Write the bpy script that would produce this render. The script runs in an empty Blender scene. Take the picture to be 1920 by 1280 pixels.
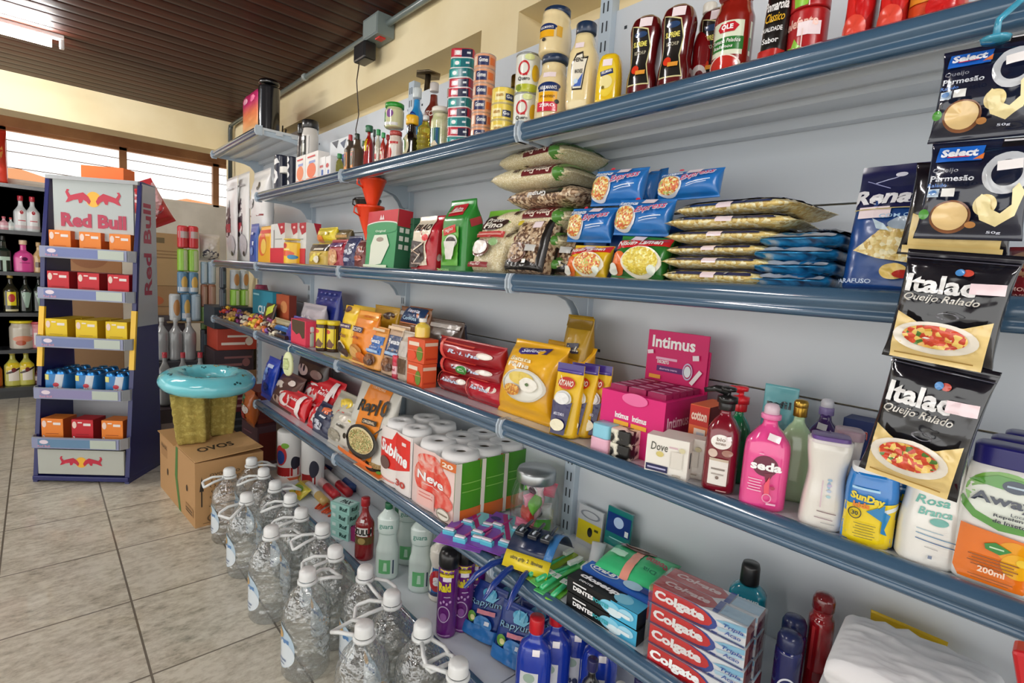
import bpy, bmesh, math, random
from math import pi, sin, cos, radians, sqrt
from mathutils import Vector, Matrix, noise
from mathutils.geometry import tessellate_polygon
random.seed(7)
S = bpy.context.scene
COL = S.collection
# ---------------------------------------------------------------- camera
CAMH = 1.22
FPX = 971.861
RC = Matrix(((0.73166796, -0.66393324, 0.06271617), (-0.03015381, -0.12501798, -0.99152596), (0.66614769, 0.72357664, -0.1137671)))
cam = bpy.data.objects.new('camera', bpy.data.cameras.new('camera'))
COL.objects.link(cam)
cam.data.sensor_width = 36
cam.data.lens = FPX / 1920 * 36
cam.data.clip_start = 0.02
m = Matrix((RC[0], -RC[1], -RC[2])).transposed()
cam.matrix_world = Matrix.Translation((0, 0, CAMH)) @ m.to_4x4()
S.camera = cam
# ---------------------------------------------------------------- daylight and exposure
S.view_settings.view_transform = 'Standard'
S.view_settings.look = 'None'
S.view_settings.gamma = 1
S.view_settings.exposure = 0.92
W = bpy.data.worlds.new('daylight')
S.world = W
W.use_nodes = True
bgn = W.node_tree.nodes['Background']
bgn.inputs[0].default_value = (1.0, 0.985, 0.95, 1)
bgn.inputs[1].default_value = 1.15

# ---------------------------------------------------------------- pixels to places
def ray(px, py): return RC.transposed() @ Vector(((px - 960) / FPX, (py - 640) / FPX, 1))
def onX(px, py, X):
    d = ray(px, py); d = d * (X / d.x); return Vector((d.x, d.y, d.z + CAMH))
def onZ(px, py, z):
    d = ray(px, py); d = d * ((z - CAMH) / d.z); return Vector((d.x, d.y, z))
def onY(px, py, Y):
    d = ray(px, py); d = d * (Y / d.y); return Vector((d.x, d.y, d.z + CAMH))
def yAt(px, X, z):
    k = (px - 960) / FPX; r = [RC[0][i] - k * RC[2][i] for i in range(3)]
    return -(r[0] * X + r[2] * (z - CAMH)) / r[1]
def zAt(py, X, Y):
    k = (py - 640) / FPX; r = [RC[1][i] - k * RC[2][i] for i in range(3)]
    return CAMH - (r[0] * X + r[1] * Y) / r[2]
def dcam(X, Y, z): return RC[2][0] * X + RC[2][1] * Y + RC[2][2] * (z - CAMH)

# ---------------------------------------------------------------- materials
def lin(h):
    if len(h) == 3: h = ''.join(c * 2 for c in h)
    r = []
    for i in (0, 2, 4):
        c = int(h[i:i + 2], 16) / 255
        r.append(c / 12.92 if c <= 0.04045 else ((c + 0.055) / 1.055) ** 2.4)
    return (*r, 1)
FIN = {'p': (.3, 0, .2), 'f': (.3, 0, .3), 'c': (.5, 0, 0), 'w': (.75, 0, 0), 'm': (.3, .9, 0), 's': (.12, 0, .8), 'k': (.9, 0, 0)}
MC = {}
def mat(tok, fin='p'):
    key = (tok, fin)
    if key in MC: return MC[key]
    M = bpy.data.materials.new('print_' + str(len(MC)))
    M.use_nodes = True
    nt = M.node_tree; b = nt.nodes['Principled BSDF']
    ro, me, co = FIN.get(fin[0], FIN['p'])
    b.inputs['Roughness'].default_value = ro
    b.inputs['Metallic'].default_value = me
    b.inputs['Coat Weight'].default_value = co
    b.inputs['Coat Roughness'].default_value = .12
    if fin[0] == 'l':      # clear liquid or gel
        b.inputs['Transmission Weight'].default_value = .75; b.inputs['Roughness'].default_value = .1; b.inputs['IOR'].default_value = 1.2
    if ':' in tok:         # V:cells  N:noise  Z:vertical gradient   colours then scale
        p = tok.split(':'); k = p[0]; cs = [lin(c) for c in p[1:-1]]; sc = float(p[-1])
        tc = nt.nodes.new('ShaderNodeTexCoord'); rp = nt.nodes.new('ShaderNodeValToRGB')
        L = nt.links.new
        if k == 'Z':
            sx = nt.nodes.new('ShaderNodeSeparateXYZ'); L(tc.outputs['Generated'], sx.inputs[0]); L(sx.outputs[2], rp.inputs[0])
        elif k == 'V':
            t = nt.nodes.new('ShaderNodeTexVoronoi'); t.inputs['Scale'].default_value = sc
            L(tc.outputs['Object'], t.inputs['Vector']); L(t.outputs['Color'], rp.inputs[0])
            bp = nt.nodes.new('ShaderNodeBump'); bp.inputs['Strength'].default_value = .6; bp.inputs['Distance'].default_value = .002
            L(t.outputs['Distance'], bp.inputs['Height']); bp.invert = True; L(bp.outputs[0], b.inputs['Normal'])
        else:
            t = nt.nodes.new('ShaderNodeTexNoise'); t.inputs['Scale'].default_value = sc; t.inputs['Detail'].default_value = 4
            t.inputs['Distortion'].default_value = .6
            L(tc.outputs['Object'], t.inputs['Vector']); L(t.outputs['Fac'], rp.inputs[0])
        r = rp.color_ramp
        while len(r.elements) < len(cs): r.elements.new(.5)
        for i, c in enumerate(cs):
            f = i / max(1, len(cs) - 1)
            r.elements[i].position = f if k != 'N' else .36 + .28 * f
            r.elements[i].color = c
        if k == 'V': r.interpolation = 'CONSTANT'; [setattr(r.elements[i], 'position', i / len(cs)) for i in range(len(cs))]
        L(rp.outputs[0], b.inputs['Base Color'])
    else:
        b.inputs['Base Color'].default_value = lin(tok)
    MC[key] = M
    return M
def clearmat(name, tint=(.93, .95, .95), gl=.14, rough=.04, scale=45, bump=.4, haze=.0, dist=.004):
    """thin clear plastic film or wall: lets light straight through, shines at grazing angles"""
    M = bpy.data.materials.new(name); M.use_nodes = True; nt = M.node_tree; nt.nodes.clear(); N = nt.nodes.new; L = nt.links.new
    o = N('ShaderNodeOutputMaterial'); mx = N('ShaderNodeMixShader'); t = N('ShaderNodeBsdfTransparent'); g = N('ShaderNodeBsdfGlossy')
    t.inputs[0].default_value = (*tint, 1); g.inputs['Roughness'].default_value = rough
    fr = N('ShaderNodeLayerWeight'); fr.inputs[0].default_value = .35
    tc = N('ShaderNodeTexCoord'); ns = N('ShaderNodeTexNoise'); ns.inputs['Scale'].default_value = scale
    bp = N('ShaderNodeBump'); bp.inputs['Strength'].default_value = bump; bp.inputs['Distance'].default_value = dist
    L(tc.outputs['Object'], ns.inputs['Vector']); L(ns.outputs['Fac'], bp.inputs['Height']); L(bp.outputs[0], fr.inputs['Normal']); L(bp.outputs[0], g.inputs['Normal'])
    mp = N('ShaderNodeMapRange'); mp.inputs[3].default_value = gl; mp.inputs[4].default_value = .9
    L(fr.outputs['Facing'], mp.inputs[0]); pw = N('ShaderNodeMath'); pw.operation = 'POWER'; pw.inputs[1].default_value = 1.6
    df = N('ShaderNodeBsdfDiffuse'); df.inputs[0].default_value = (.9, .92, .93, 1); m2 = N('ShaderNodeMixShader'); m2.inputs[0].default_value = haze; L(t.outputs[0], m2.inputs[1]); L(df.outputs[0], m2.inputs[2])
    L(mp.outputs[0], pw.inputs[0]); L(pw.outputs[0], mx.inputs[0]); L(m2.outputs[0], mx.inputs[1]); L(g.outputs[0], mx.inputs[2]); L(mx.outputs[0], o.inputs[0])
    return M
CLEAR = clearmat('clear_pet', (.93, .95, .95), .3, .07, 42, 1.0, .05, .012)
FILM = clearmat('clear_film', (.95, .95, .95), .12, .1, 30, .8)

# ---------------------------------------------------------------- object helpers
def tag(o, label=None, cat=None, group=None, kind=None):
    if label: o['label'] = label
    if cat: o['category'] = cat
    if group: o['group'] = group
    if kind: o['kind'] = kind
    return o
def empty(name, loc=(0, 0, 0), rz=0):
    o = bpy.data.objects.new(name, None); COL.objects.link(o); o.location = loc; o.rotation_euler = (0, 0, rz); o.empty_display_size = .05
    return o
class MB:
    """collects geometry with materials and links it as one mesh"""
    def __init__(s): s.v = []; s.f = []; s.m = []; s.ms = []; s.sm = []
    def mi(s, M):
        if M not in s.ms: s.ms.append(M)
        return s.ms.index(M)
    def add(s, vs, fs, M, smooth=False, xf=None):
        n = len(s.v); s.v += [tuple(xf @ Vector(q)) if xf else tuple(q) for q in vs]
        k = s.mi(M)
        for f in fs: s.f.append(tuple(i + n for i in f)); s.m.append(k); s.sm.append(smooth)
        return s
    def box(s, a, b, M, xf=None):
        x0, y0, z0 = a; x1, y1, z1 = b
        return s.add([(x0, y0, z0), (x1, y0, z0), (x1, y1, z0), (x0, y1, z0), (x0, y0, z1), (x1, y0, z1), (x1, y1, z1), (x0, y1, z1)],
                     [(3, 2, 1, 0), (4, 5, 6, 7), (0, 1, 5, 4), (1, 2, 6, 5), (2, 3, 7, 6), (3, 0, 4, 7)], M, xf=xf)
    def tube(s, pts, r, M, n=10, caps=True, rs=None):
        pts = [Vector(p) for p in pts]; vs = []; fs = []; up = None
        for i, p in enumerate(pts):
            d = (pts[min(i + 1, len(pts) - 1)] - pts[max(i - 1, 0)]).normalized()
            if up is None: up = d.orthogonal().normalized()
            up = (up - d * up.dot(d)).normalized(); sd = d.cross(up); q = rs[i] if rs else r
            vs += [tuple(p + (up * cos(2 * pi * k / n) + sd * sin(2 * pi * k / n)) * q) for k in range(n)]
        for i in range(len(pts) - 1):
            for k in range(n): fs.append((i * n + k, i * n + (k + 1) % n, (i + 1) * n + (k + 1) % n, (i + 1) * n + k))
        if caps: fs += [tuple(range(n))[::-1], tuple(range((len(pts) - 1) * n, len(pts) * n))]
        return s.add(vs, fs, M, True)
    def lathe(s, prof, M, n=24, c=(0, 0, 0), caps=True, sy=1, xf=None):
        vs = [(c[0] + r * cos(2 * pi * k / n), c[1] + sy * r * sin(2 * pi * k / n), c[2] + z) for r, z in prof for k in range(n)]
        fs = [(i * n + k, i * n + (k + 1) % n, (i + 1) * n + (k + 1) % n, (i + 1) * n + k) for i in range(len(prof) - 1) for k in range(n)]
        if caps: fs += [tuple(range(n))[::-1], tuple(range((len(prof) - 1) * n, len(prof) * n))]
        return s.add(vs, fs, M, True, xf=xf)
    def prism(s, poly, d0, d1, M, plane='xz', xf=None):
        n = len(poly); P = {'xz': lambda a, b, d: (a, d, b), 'xy': lambda a, b, d: (a, b, d), 'yz': lambda a, b, d: (d, a, b)}[plane]
        vs = [P(a, b, d0) for a, b in poly] + [P(a, b, d1) for a, b in poly]
        tri = tessellate_polygon([[Vector((a, b, 0)) for a, b in poly]])
        fs = [tuple(t) for t in tri] + [tuple(i + n for i in t)[::-1] for t in tri] + [(i, (i + 1) % n, (i + 1) % n + n, i + n) for i in range(n)]
        return s.add(vs, fs, M, xf=xf)
    def build(s, name, parent=None, bevel=0, xf=None, loc=None):
        me = bpy.data.meshes.new(name)
        me.from_pydata([tuple(xf @ Vector(q)) for q in s.v] if xf else s.v, [], s.f); me.validate()
        for M in s.ms: me.materials.append(M)
        if len(me.polygons) == len(s.f):
            me.polygons.foreach_set('material_index', s.m); me.polygons.foreach_set('use_smooth', s.sm)
        me.update()
        o = bpy.data.objects.new(name, me); COL.objects.link(o)
        if parent: o.parent = parent
        if loc: o.location = loc
        if bevel:
            bv = o.modifiers.new('bevel', 'BEVEL'); bv.width = bevel; bv.segments = 2; bv.limit_method = 'ANGLE'; bv.angle_limit = radians(50)
        return o
def copy_tree(o, parent=None):
    c = o.copy(); COL.objects.link(c); c.parent = parent
    for ch in list(o.children): copy_tree(ch, c)
    return c
def strip_ms(prefix): pass

# ---------------------------------------------------------------- printed graphics (2-D shapes laid on a surface)
TXT = {}
def text2d(s, bold=.0, shear=0):
    k = (s, bold, shear)
    if k not in TXT:
        c = bpy.data.curves.new('t', 'FONT'); c.body = s; c.offset = bold; c.shear = shear; c.resolution_u = 2
        o = bpy.data.objects.new('t', c); COL.objects.link(o)
        dg = bpy.context.evaluated_depsgraph_get(); dg.update()
        me = bpy.data.meshes.new_from_object(o.evaluated_get(dg))
        v = [(q.co.x, q.co.y) for q in me.vertices]; f = [tuple(p.vertices) for p in me.polygons]
        bpy.data.objects.remove(o); bpy.data.curves.remove(c); bpy.data.meshes.remove(me)
        xs = [a for a, _ in v] or [0, 1]; ys = [b for _, b in v] or [0, 1]
        x0, x1, y0, y1 = min(xs), max(xs), min(ys), max(ys)
        w = (x1 - x0) or 1; h = (y1 - y0) or 1
        TXT[k] = ([((a - x0) / w - .5, (b - y0) / h - .5) for a, b in v], f)
    return TXT[k]
def subdiv(v, f, cell):
    bm = bmesh.new(); vs = [bm.verts.new((a, b, 0)) for a, b in v]
    for t in f:
        try: bm.faces.new([vs[i] for i in t])
        except ValueError: pass
    for _ in range(5):
        es = [e for e in bm.edges if e.calc_length() > cell]
        if not es: break
        bmesh.ops.subdivide_edges(bm, edges=es, cuts=1); bmesh.ops.triangulate(bm, faces=[q for q in bm.faces if len(q.verts) > 4])
    bm.verts.index_update()
    r = ([(q.co.x, q.co.y) for q in bm.verts], [tuple(w.index for w in q.verts) for q in bm.faces]); bm.free()
    return r
def shape2d(L, W_, H_, cell):
    """graphics item -> (verts, faces, colour) in metres; x centred, y from the bottom"""
    k = L[0]
    if k == 'R':
        _, x, y, w, h, c = L[:6]; w *= W_; h *= H_; nx = max(1, int(w / cell + .99)); ny = max(1, int(h / cell + .99)); nx = min(nx, 24); ny = min(ny, 24)
        v = [(x * W_ + w * (i / nx - .5), y * H_ + h * (j / ny - .5)) for j in range(ny + 1) for i in range(nx + 1)]
        f = [(j * (nx + 1) + i, j * (nx + 1) + i + 1, (j + 1) * (nx + 1) + i + 1, (j + 1) * (nx + 1) + i) for j in range(ny) for i in range(nx)]
        rot = L[6] if len(L) > 6 else 0
    elif k in 'EO':
        _, x, y, rx, ry, c = L[:6]; rx *= W_; ry *= H_; n = 28; nr = max(1, min(5, int(max(rx, ry) / cell + .9))); v = []; f = []
        r0 = L[6] if k == 'O' else 0
        rr = [r0 + (1 - r0) * i / nr for i in range(0 if k == 'O' else 1, nr + 1)]
        for q in rr: v += [(x * W_ + rx * q * cos(2 * pi * i / n), y * H_ + ry * q * sin(2 * pi * i / n)) for i in range(n)]
        for j in range(len(rr) - 1): f += [(j * n + i, (j + 1) * n + i, (j + 1) * n + (i + 1) % n, j * n + (i + 1) % n) for i in range(n)]
        if k == 'E': v.append((x * W_, y * H_)); f += [(len(v) - 1, i, (i + 1) % n) for i in range(n)]
        rot = 0
    elif k == 'T':
        _, x, y, w, h, s, c = L[:7]; bold = L[7] if len(L) > 7 else .02; sh = L[8] if len(L) > 8 else 0; rot = L[9] if len(L) > 9 else 0
        v, f = text2d(s, bold, sh); v = [(a * w * W_, b * h * H_) for a, b in v]
        if rot:
            cr, sr = cos(radians(rot)), sin(radians(rot)); v = [(a * cr - b * sr, a * sr + b * cr) for a, b in v]
        v = [(a + x * W_, b + y * H_) for a, b in v]; rot = 0
        if cell < .5: v, f = subdiv(v, f, cell)
    elif k == 'P':
        _, pts, c = L[:3]; v = [(a * W_, b * H_) for a, b in pts]; f = [tuple(t) for t in tessellate_polygon([[Vector((a, b, 0)) for a, b in v]])]; rot = 0
        if cell < .5: v, f = subdiv(v, f, cell)
    if rot:
        cx = L[1] * W_; cy = L[2] * H_; cr, sr = cos(radians(rot)), sin(radians(rot))
        v = [(cx + (a - cx) * cr - (b - cy) * sr, cy + (a - cx) * sr + (b - cy) * cr) for a, b in v]
    return v, f, c
# ---------------------------------------------------------------- the one body builder: stacked rounded sections
def ctab(prof):
    """prof: list of (v, a, b) -> smooth interpolating functions"""
    P = sorted(prof)
    def ev(v, k):
        if v <= P[0][0]: return P[0][k]
        if v >= P[-1][0]: return P[-1][k]
        for i in range(len(P) - 1):
            if P[i][0] <= v <= P[i + 1][0]: break
        v0, v1 = P[i][0], P[i + 1][0]; h = v1 - v0
        if h < 1e-6: return P[i + 1][k]
        t = (v - v0) / h; d = (P[i + 1][k] - P[i][k]) / h
        def tan(j):
            if j == 0 or j == len(P) - 1: return None
            a = (P[j][k] - P[j - 1][k]) / max(1e-6, P[j][0] - P[j - 1][0]); b = (P[j + 1][k] - P[j][k]) / max(1e-6, P[j + 1][0] - P[j][0])
            return 0 if a * b <= 0 else 2 * a * b / (a + b)
        m0 = tan(i); m1 = tan(i + 1); m0 = d if m0 is None else m0; m1 = d if m1 is None else m1
        return (2 * t**3 - 3 * t**2 + 1) * P[i][k] + (t**3 - 2 * t**2 + t) * h * m0 + (3 * t**2 - 2 * t**3) * P[i + 1][k] + (t**3 - t**2) * h * m1
    return ev
# profiles: fractions of width/2 and depth/2
PR = {
 'box': ([(0, 1, 1), (1, 1, 1)], 24),
 'can': ([(0, .95, .95), (.02, 1, 1), (.98, 1, 1), (1, .95, .95)], 2),
 'pillow': ([(0, 1, .02), (.05, .99, .04), (.15, .96, .55), (.32, .94, .9), (.5, .93, 1), (.68, .94, .9), (.85, .96, .55), (.95, .99, .04), (1, 1, .02)], 2.6),
 'bag': ([(0, .97, .8), (.04, 1, 1), (.4, .98, 1), (.7, .96, .75), (.88, .98, .3), (.95, 1, .05), (1, 1, .03)], 4),
 'brick': ([(0, .98, .95), (.03, 1, 1), (.7, .98, .95), (.82, .95, .6), (.92, .97, .15), (1, .97, .08)], 8),
 'stand': ([(0, .98, 1), (.05, 1, .98), (.5, 1, .7), (.85, 1, .22), (.93, 1, .05), (1, 1, .04)], 3),
 'flatcard': ([(0, 1, 1), (1, 1, 1)], 30),
 'pump': ([(0, .9, .9), (.03, 1, 1), (.6, 1, 1), (.72, .96, .95), (.85, .62, .75), (.93, .34, .45), (1, .3, .4)], 3.2),
 'shampoo': ([(0, .86, .9), (.04, .97, 1), (.5, 1, 1), (.85, .9, .95), (1, .78, .9)], 3),
 'flask': ([(0, .95, .95), (.03, 1, 1), (.6, 1, 1), (.78, .8, .8), (.9, .36, .36), (1, .33, .33)], 2),
 'jar': ([(0, .9, .9), (.04, 1, 1), (.8, 1, 1), (.92, .85, .85), (1, .8, .8)], 2),
 'aerosol': ([(0, .94, .94), (.02, 1, 1), (.95, 1, 1), (1, .85, .85)], 2),
 'squeeze': ([(0, .78, .8), (.04, .84, .9), (.25, .96, 1), (.45, .8, .85), (.6, .84, .9), (.8, 1, 1), (.93, .8, .8), (1, .4, .5)], 3),
 'waist': ([(0, .9, .9), (.05, 1, 1), (.35, 1, 1), (.55, .8, .8), (.72, 1, 1), (.84, .98, .98), (.93, .5, .5), (1, .34, .34)], 2),
}
def body(mb, W_, H_, D_, kind, base, fin='p', front=(), side=(), top=(), back=(), wr=0, seed=0, n=None, N=40, rings=None, sx=1):
    prof, ex = PR[kind] if isinstance(kind, str) else kind
    if n: ex = n
    ev = ctab(prof); A = lambda z: max(1e-4, ev(z / H_, 1) * W_ / 2); B = lambda z: max(3e-4, ev(z / H_, 2) * D_ / 2)
    flat = ex > 12 and not wr
    def wrk(s, z, sd):
        if not wr: return 0
        a = A(z); e = max(0, 1 - (abs(s) / a) ** 4); bb = min(1, B(z) / (D_ * .5) * 1.5)
        q = 5 / max(W_, .06); w1 = noise.noise(Vector((s * q, z * q, seed + sd * 3.7))); w2 = noise.noise(Vector((s * q * 1.7 + z * q * .6, z * q * 1.9, seed + 9 + sd)))
        return wr * (w1 * .6 + .55 * (.5 - abs(w2) * 2)) * e * (.25 + .75 * bb)
    def surf(s, z, off, sd=-1):
        a = A(z); t = min(.995, abs(s) / a); s = math.copysign(min(abs(s), .995 * a), s)
        return (s, sd * (B(z) * (1 if flat else (1 - t ** ex) ** (1 / ex)) + wrk(s, z, sd) + off), z)
    def surfside(s, z, off, sd=1):   # s runs along depth on the +x / -x side
        b = B(z); t = min(.995, abs(s) / b); s = math.copysign(min(abs(s), .995 * b), s)
        return (sd * (A(z) * (1 if flat else (1 - t ** ex) ** (1 / ex)) + off), s * sd, z)
    if flat: zs = [0, H_]
    else:
        k = rings or (30 if wr else 22); zs = sorted({round(i / k, 4) for i in range(k + 1)} | {p[0] for p in prof}); zs = [z * H_ for z in zs]
    if flat: N = 4
    vs = []; r = min(W_, D_) * .02
    for z in zs:
        a, b = A(z), B(z)
        if flat: vs += [(-a, -b, z), (a, -b, z), (a, b, z), (-a, b, z)]; continue
        for i in range(N):
            t = 2 * pi * i / N; c, q = cos(t), sin(t)
            x = a * c; y = math.copysign(b * max(0, 1 - abs(c) ** ex) ** (1 / ex), q) if abs(q) > 1e-6 else 0
            if wr and abs(q) > 1e-3: y += math.copysign(wrk(x, z, math.copysign(1, q)), q) * min(1, abs(q) * 2)
            vs.append((x, y, z))
    fs = [(i * N + k, i * N + (k + 1) % N, (i + 1) * N + (k + 1) % N, (i + 1) * N + k) for i in range(len(zs) - 1) for k in range(N)]
    fs += [tuple(range(N))[::-1], tuple(range((len(zs) - 1) * N, len(zs) * N))]
    mb.add(vs, fs, mat(base, fin), not flat)
    cell = 9 if flat else max(W_, H_) / (26 if wr else 16)
    lay = (.0003 if max(W_, H_) < .05 else .0017 if wr else .0005)
    if wr: N = 56
    def put(items, fn, W2):
        for i, L in enumerate(items):
            fl = fin
            v, f, c = shape2d(L, W2, H_, cell)
            if isinstance(c, tuple): c, fl = c
            mb.add([fn(a, b, lay * (i + 1.5)) for a, b in v], f, mat(c, fl), not flat)
    put(front, lambda s, z, o: surf(s, z, o, -1), W_)
    put(back, lambda s, z, o: surf(-s, z, o, 1), W_)
    put(side, lambda s, z, o: surfside(s, z, o, 1), D_)
    put([(*L[:0], *L) for L in (side if sx == 2 else ())], lambda s, z, o: surfside(s, z, o, -1), D_)
    if top:
        for i, L in enumerate(top):
            v, f, c = shape2d(L, W_, D_, 9)
            fl = fin
            if isinstance(c, tuple): c, fl = c
            mb.add([(a, b - D_ / 2, H_ + lay * (i + 1.5)) for a, b in v], f, mat(c, fl))
    return mb
# ================================================================ THE ROOM
def nodemat(name, rough=.6, coat=0):
    M = bpy.data.materials.new(name); M.use_nodes = True; nt = M.node_tree; b = nt.nodes['Principled BSDF']
    b.inputs['Roughness'].default_value = rough; b.inputs['Coat Weight'].default_value = coat
    return M, nt, b, nt.nodes.new, nt.links.new
def mth(nt, op, a, b=None, c=None):
    n = nt.nodes.new('ShaderNodeMath'); n.operation = op
    for i, q in enumerate((a, b, c)):
        if q is None: continue
        if isinstance(q, (int, float)): n.inputs[i].default_value = q
        else: nt.links.new(q, n.inputs[i])
    return n.outputs[0]
def tile_floor():
    M, nt, b, N, L = nodemat('speckled_stone_tile', .28, .25)
    g = N('ShaderNodeNewGeometry'); sx = N('ShaderNodeSeparateXYZ'); L(g.outputs['Position'], sx.inputs[0])
    def dist(o, off, per):
        q = mth(nt, 'DIVIDE', mth(nt, 'SUBTRACT', o, off), per); fr = mth(nt, 'FRACT', q)
        return mth(nt, 'MULTIPLY', mth(nt, 'MINIMUM', fr, mth(nt, 'SUBTRACT', 1.0, fr)), per), mth(nt, 'FLOOR', q)
    dx, ix = dist(sx.outputs[0], .2147, .3555); dy, iy = dist(sx.outputs[1], 1.714, .4425)
    d = mth(nt, 'MINIMUM', dx, dy); gr = mth(nt, 'LESS_THAN', d, .0032)
    n1 = N('ShaderNodeTexNoise'); n1.inputs['Scale'].default_value = 5; n1.inputs['Detail'].default_value = 9; n1.inputs['Roughness'].default_value = .72
    n2 = N('ShaderNodeTexNoise'); n2.inputs['Scale'].default_value = 26; n2.inputs['Detail'].default_value = 6; n2.inputs['Roughness'].default_value = .7
    cb = N('ShaderNodeCombineXYZ'); L(ix, cb.inputs[0]); L(iy, cb.inputs[1]); va = N('ShaderNodeVectorMath'); va.operation = 'MULTIPLY_ADD'
    va.inputs[1].default_value = (3.7, 5.1, 1); L(cb.outputs[0], va.inputs[0]); L(g.outputs['Position'], va.inputs[2])
    st = N('ShaderNodeVectorMath'); st.operation = 'MULTIPLY'; st.inputs[1].default_value = (1, 1.7, 1); L(va.outputs[0], st.inputs[0])
    L(st.outputs[0], n1.inputs['Vector']); L(st.outputs[0], n2.inputs['Vector'])
    mix = mth(nt, 'ADD', mth(nt, 'MULTIPLY', n1.outputs['Fac'], .5), mth(nt, 'MULTIPLY', n2.outputs['Fac'], .5))
    r = N('ShaderNodeValToRGB'); L(mix, r.inputs[0]); e = r.color_ramp.elements
    e[0].position = .36; e[0].color = lin('8a8474'); e[1].position = .56; e[1].color = lin('d6d1c1'); k = e.new(.46); k.color = lin('bdb6a4')
    mc = N('ShaderNodeMix'); mc.data_type = 'RGBA'; L(gr, mc.inputs[0]); L(r.outputs[0], mc.inputs[6]); mc.inputs[7].default_value = lin('6f675a')
    L(mc.outputs[2], b.inputs['Base Color'])
    bp = N('ShaderNodeBump'); bp.inputs['Strength'].default_value = .5; bp.inputs['Distance'].default_value = .003
    L(mth(nt, 'SUBTRACT', mth(nt, 'MULTIPLY', n2.outputs['Fac'], .25), gr), bp.inputs['Height']); L(bp.outputs[0], b.inputs['Normal'])
    return M
def board_ceiling():
    M, nt, b, N, L = nodemat('varnished_board', .5, .05)
    g = N('ShaderNodeNewGeometry'); sx = N('ShaderNodeSeparateXYZ'); L(g.outputs['Position'], sx.inputs[0])
    q = mth(nt, 'DIVIDE', sx.outputs[1], .098); fr = mth(nt, 'FRACT', q); d = mth(nt, 'MINIMUM', fr, mth(nt, 'SUBTRACT', 1.0, fr)); gr = mth(nt, 'LESS_THAN', d, .055)
    wn = N('ShaderNodeTexWhiteNoise'); wn.noise_dimensions = '1D'; L(mth(nt, 'FLOOR', q), wn.inputs['W'])
    v = N('ShaderNodeVectorMath'); v.operation = 'MULTIPLY'; v.inputs[1].default_value = (1.2, 22, 1); L(g.outputs['Position'], v.inputs[0])
    n = N('ShaderNodeTexNoise'); n.inputs['Scale'].default_value = 2.2; n.inputs['Detail'].default_value = 5; L(v.outputs[0], n.inputs['Vector'])
    r = N('ShaderNodeValToRGB'); L(mth(nt, 'ADD', mth(nt, 'MULTIPLY', n.outputs['Fac'], .7), mth(nt, 'MULTIPLY', wn.outputs['Value'], .3)), r.inputs[0])
    e = r.color_ramp.elements; e[0].position = .25; e[0].color = lin('2a0e07'); e[1].position = .75; e[1].color = lin('562413')
    mc = N('ShaderNodeMix'); mc.data_type = 'RGBA'; L(gr, mc.inputs[0]); L(r.outputs[0], mc.inputs[6]); mc.inputs[7].default_value = lin('1c0d09')
    L(mc.outputs[2], b.inputs['Base Color']); b.inputs['Specular IOR Level'].default_value = .22
    bp = N('ShaderNodeBump'); bp.inputs['Strength'].default_value = .9; bp.inputs['Distance'].default_value = .01; bp.invert = True
    L(mth(nt, 'POWER', mth(nt, 'SUBTRACT', 1.0, d), 14.0), bp.inputs['Height']); L(bp.outputs[0], b.inputs['Normal'])
    return M
def plaster(name, c, c2, rough=.85):
    M, nt, b, N, L = nodemat(name, rough)
    g = N('ShaderNodeNewGeometry'); n = N('ShaderNodeTexNoise'); n.inputs['Scale'].default_value = 3; n.inputs['Detail'].default_value = 8; L(g.outputs['Position'], n.inputs['Vector'])
    r = N('ShaderNodeValToRGB'); L(n.outputs['Fac'], r.inputs[0]); r.color_ramp.elements[0].position = .3; r.color_ramp.elements[0].color = lin(c2); r.color_ramp.elements[1].position = .6; r.color_ramp.elements[1].color = lin(c)
    L(r.outputs[0], b.inputs['Base Color'])
    bp = N('ShaderNodeBump'); bp.inputs['Strength'].default_value = .25; bp.inputs['Distance'].default_value = .002; L(n.outputs['Fac'], bp.inputs['Height']); L(bp.outputs[0], b.inputs['Normal'])
    return M
def struct(mb, name, parent=None, **k): return tag(mb.build(name, parent, **k), kind='structure')
CREAM = plaster('cream_paint', 'f3e4bd', 'e9d7ab'); WHITEW = plaster('far_wall_paint', 'ece6d8', 'cfc8b8'); WOOD = plaster('window_wood', 'cf9a68', 'a06a44', .5)
ZC, ZB = 2.335, 2.102           # ceiling, underside of the beam and of the niches
XW = 1.195                      # plastered wall behind the shelving
struct(MB().box((-4.5, -3.2, -.05), (2.6, 6.4, 0), tile_floor()), 'floor')
struct(MB().box((-4.5, -3.2, ZC), (1.45, 4.95, ZC + .05), board_ceiling()), 'ceiling')
w = MB()
w.box((XW, -3.2, 0), (XW + .2, 4.95, 1.6), CREAM).box((XW, -3.2, ZB), (XW + .2, 4.95, ZC), CREAM).box((XW, 3.614, 1.6), (XW + .2, 4.95, ZB), CREAM)
w.box((XW, 1.366, 1.6), (XW + .2, 1.56, ZB), CREAM).box((XW, -3.2, 1.6), (XW + .2, -.5, ZB), CREAM).box((XW + .15, -3.2, 1.6), (XW + .2, 4.95, ZB), CREAM)
struct(w, 'wall_right')
struct(MB().box((-4.5, 4.72, ZB), (1.45, 4.95, ZC), CREAM), 'trim_1')
sh = MB().box((-4.5, 4.95, 2.33), (2.6, 6.4, 2.36), plaster('porch_boards', '6b3b28', '512b1c', .6)); struct(sh, 'ceiling_2')
w = MB().box((-4.5, 6.1, 0), (2.6, 6.22, 1.79), WHITEW)
struct(w, 'wall_back')
struct(MB().box((2.4, 4.95, 0), (2.5, 6.1, 2.33), WHITEW).box((1.395, 4.9, 0), (2.5, 4.95, 2.33), WHITEW), 'wall_far_right')
struct(MB().box((-4.5, 6.06, 2.22), (2.6, 6.2, 2.34), WOOD), 'trim_2')
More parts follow.
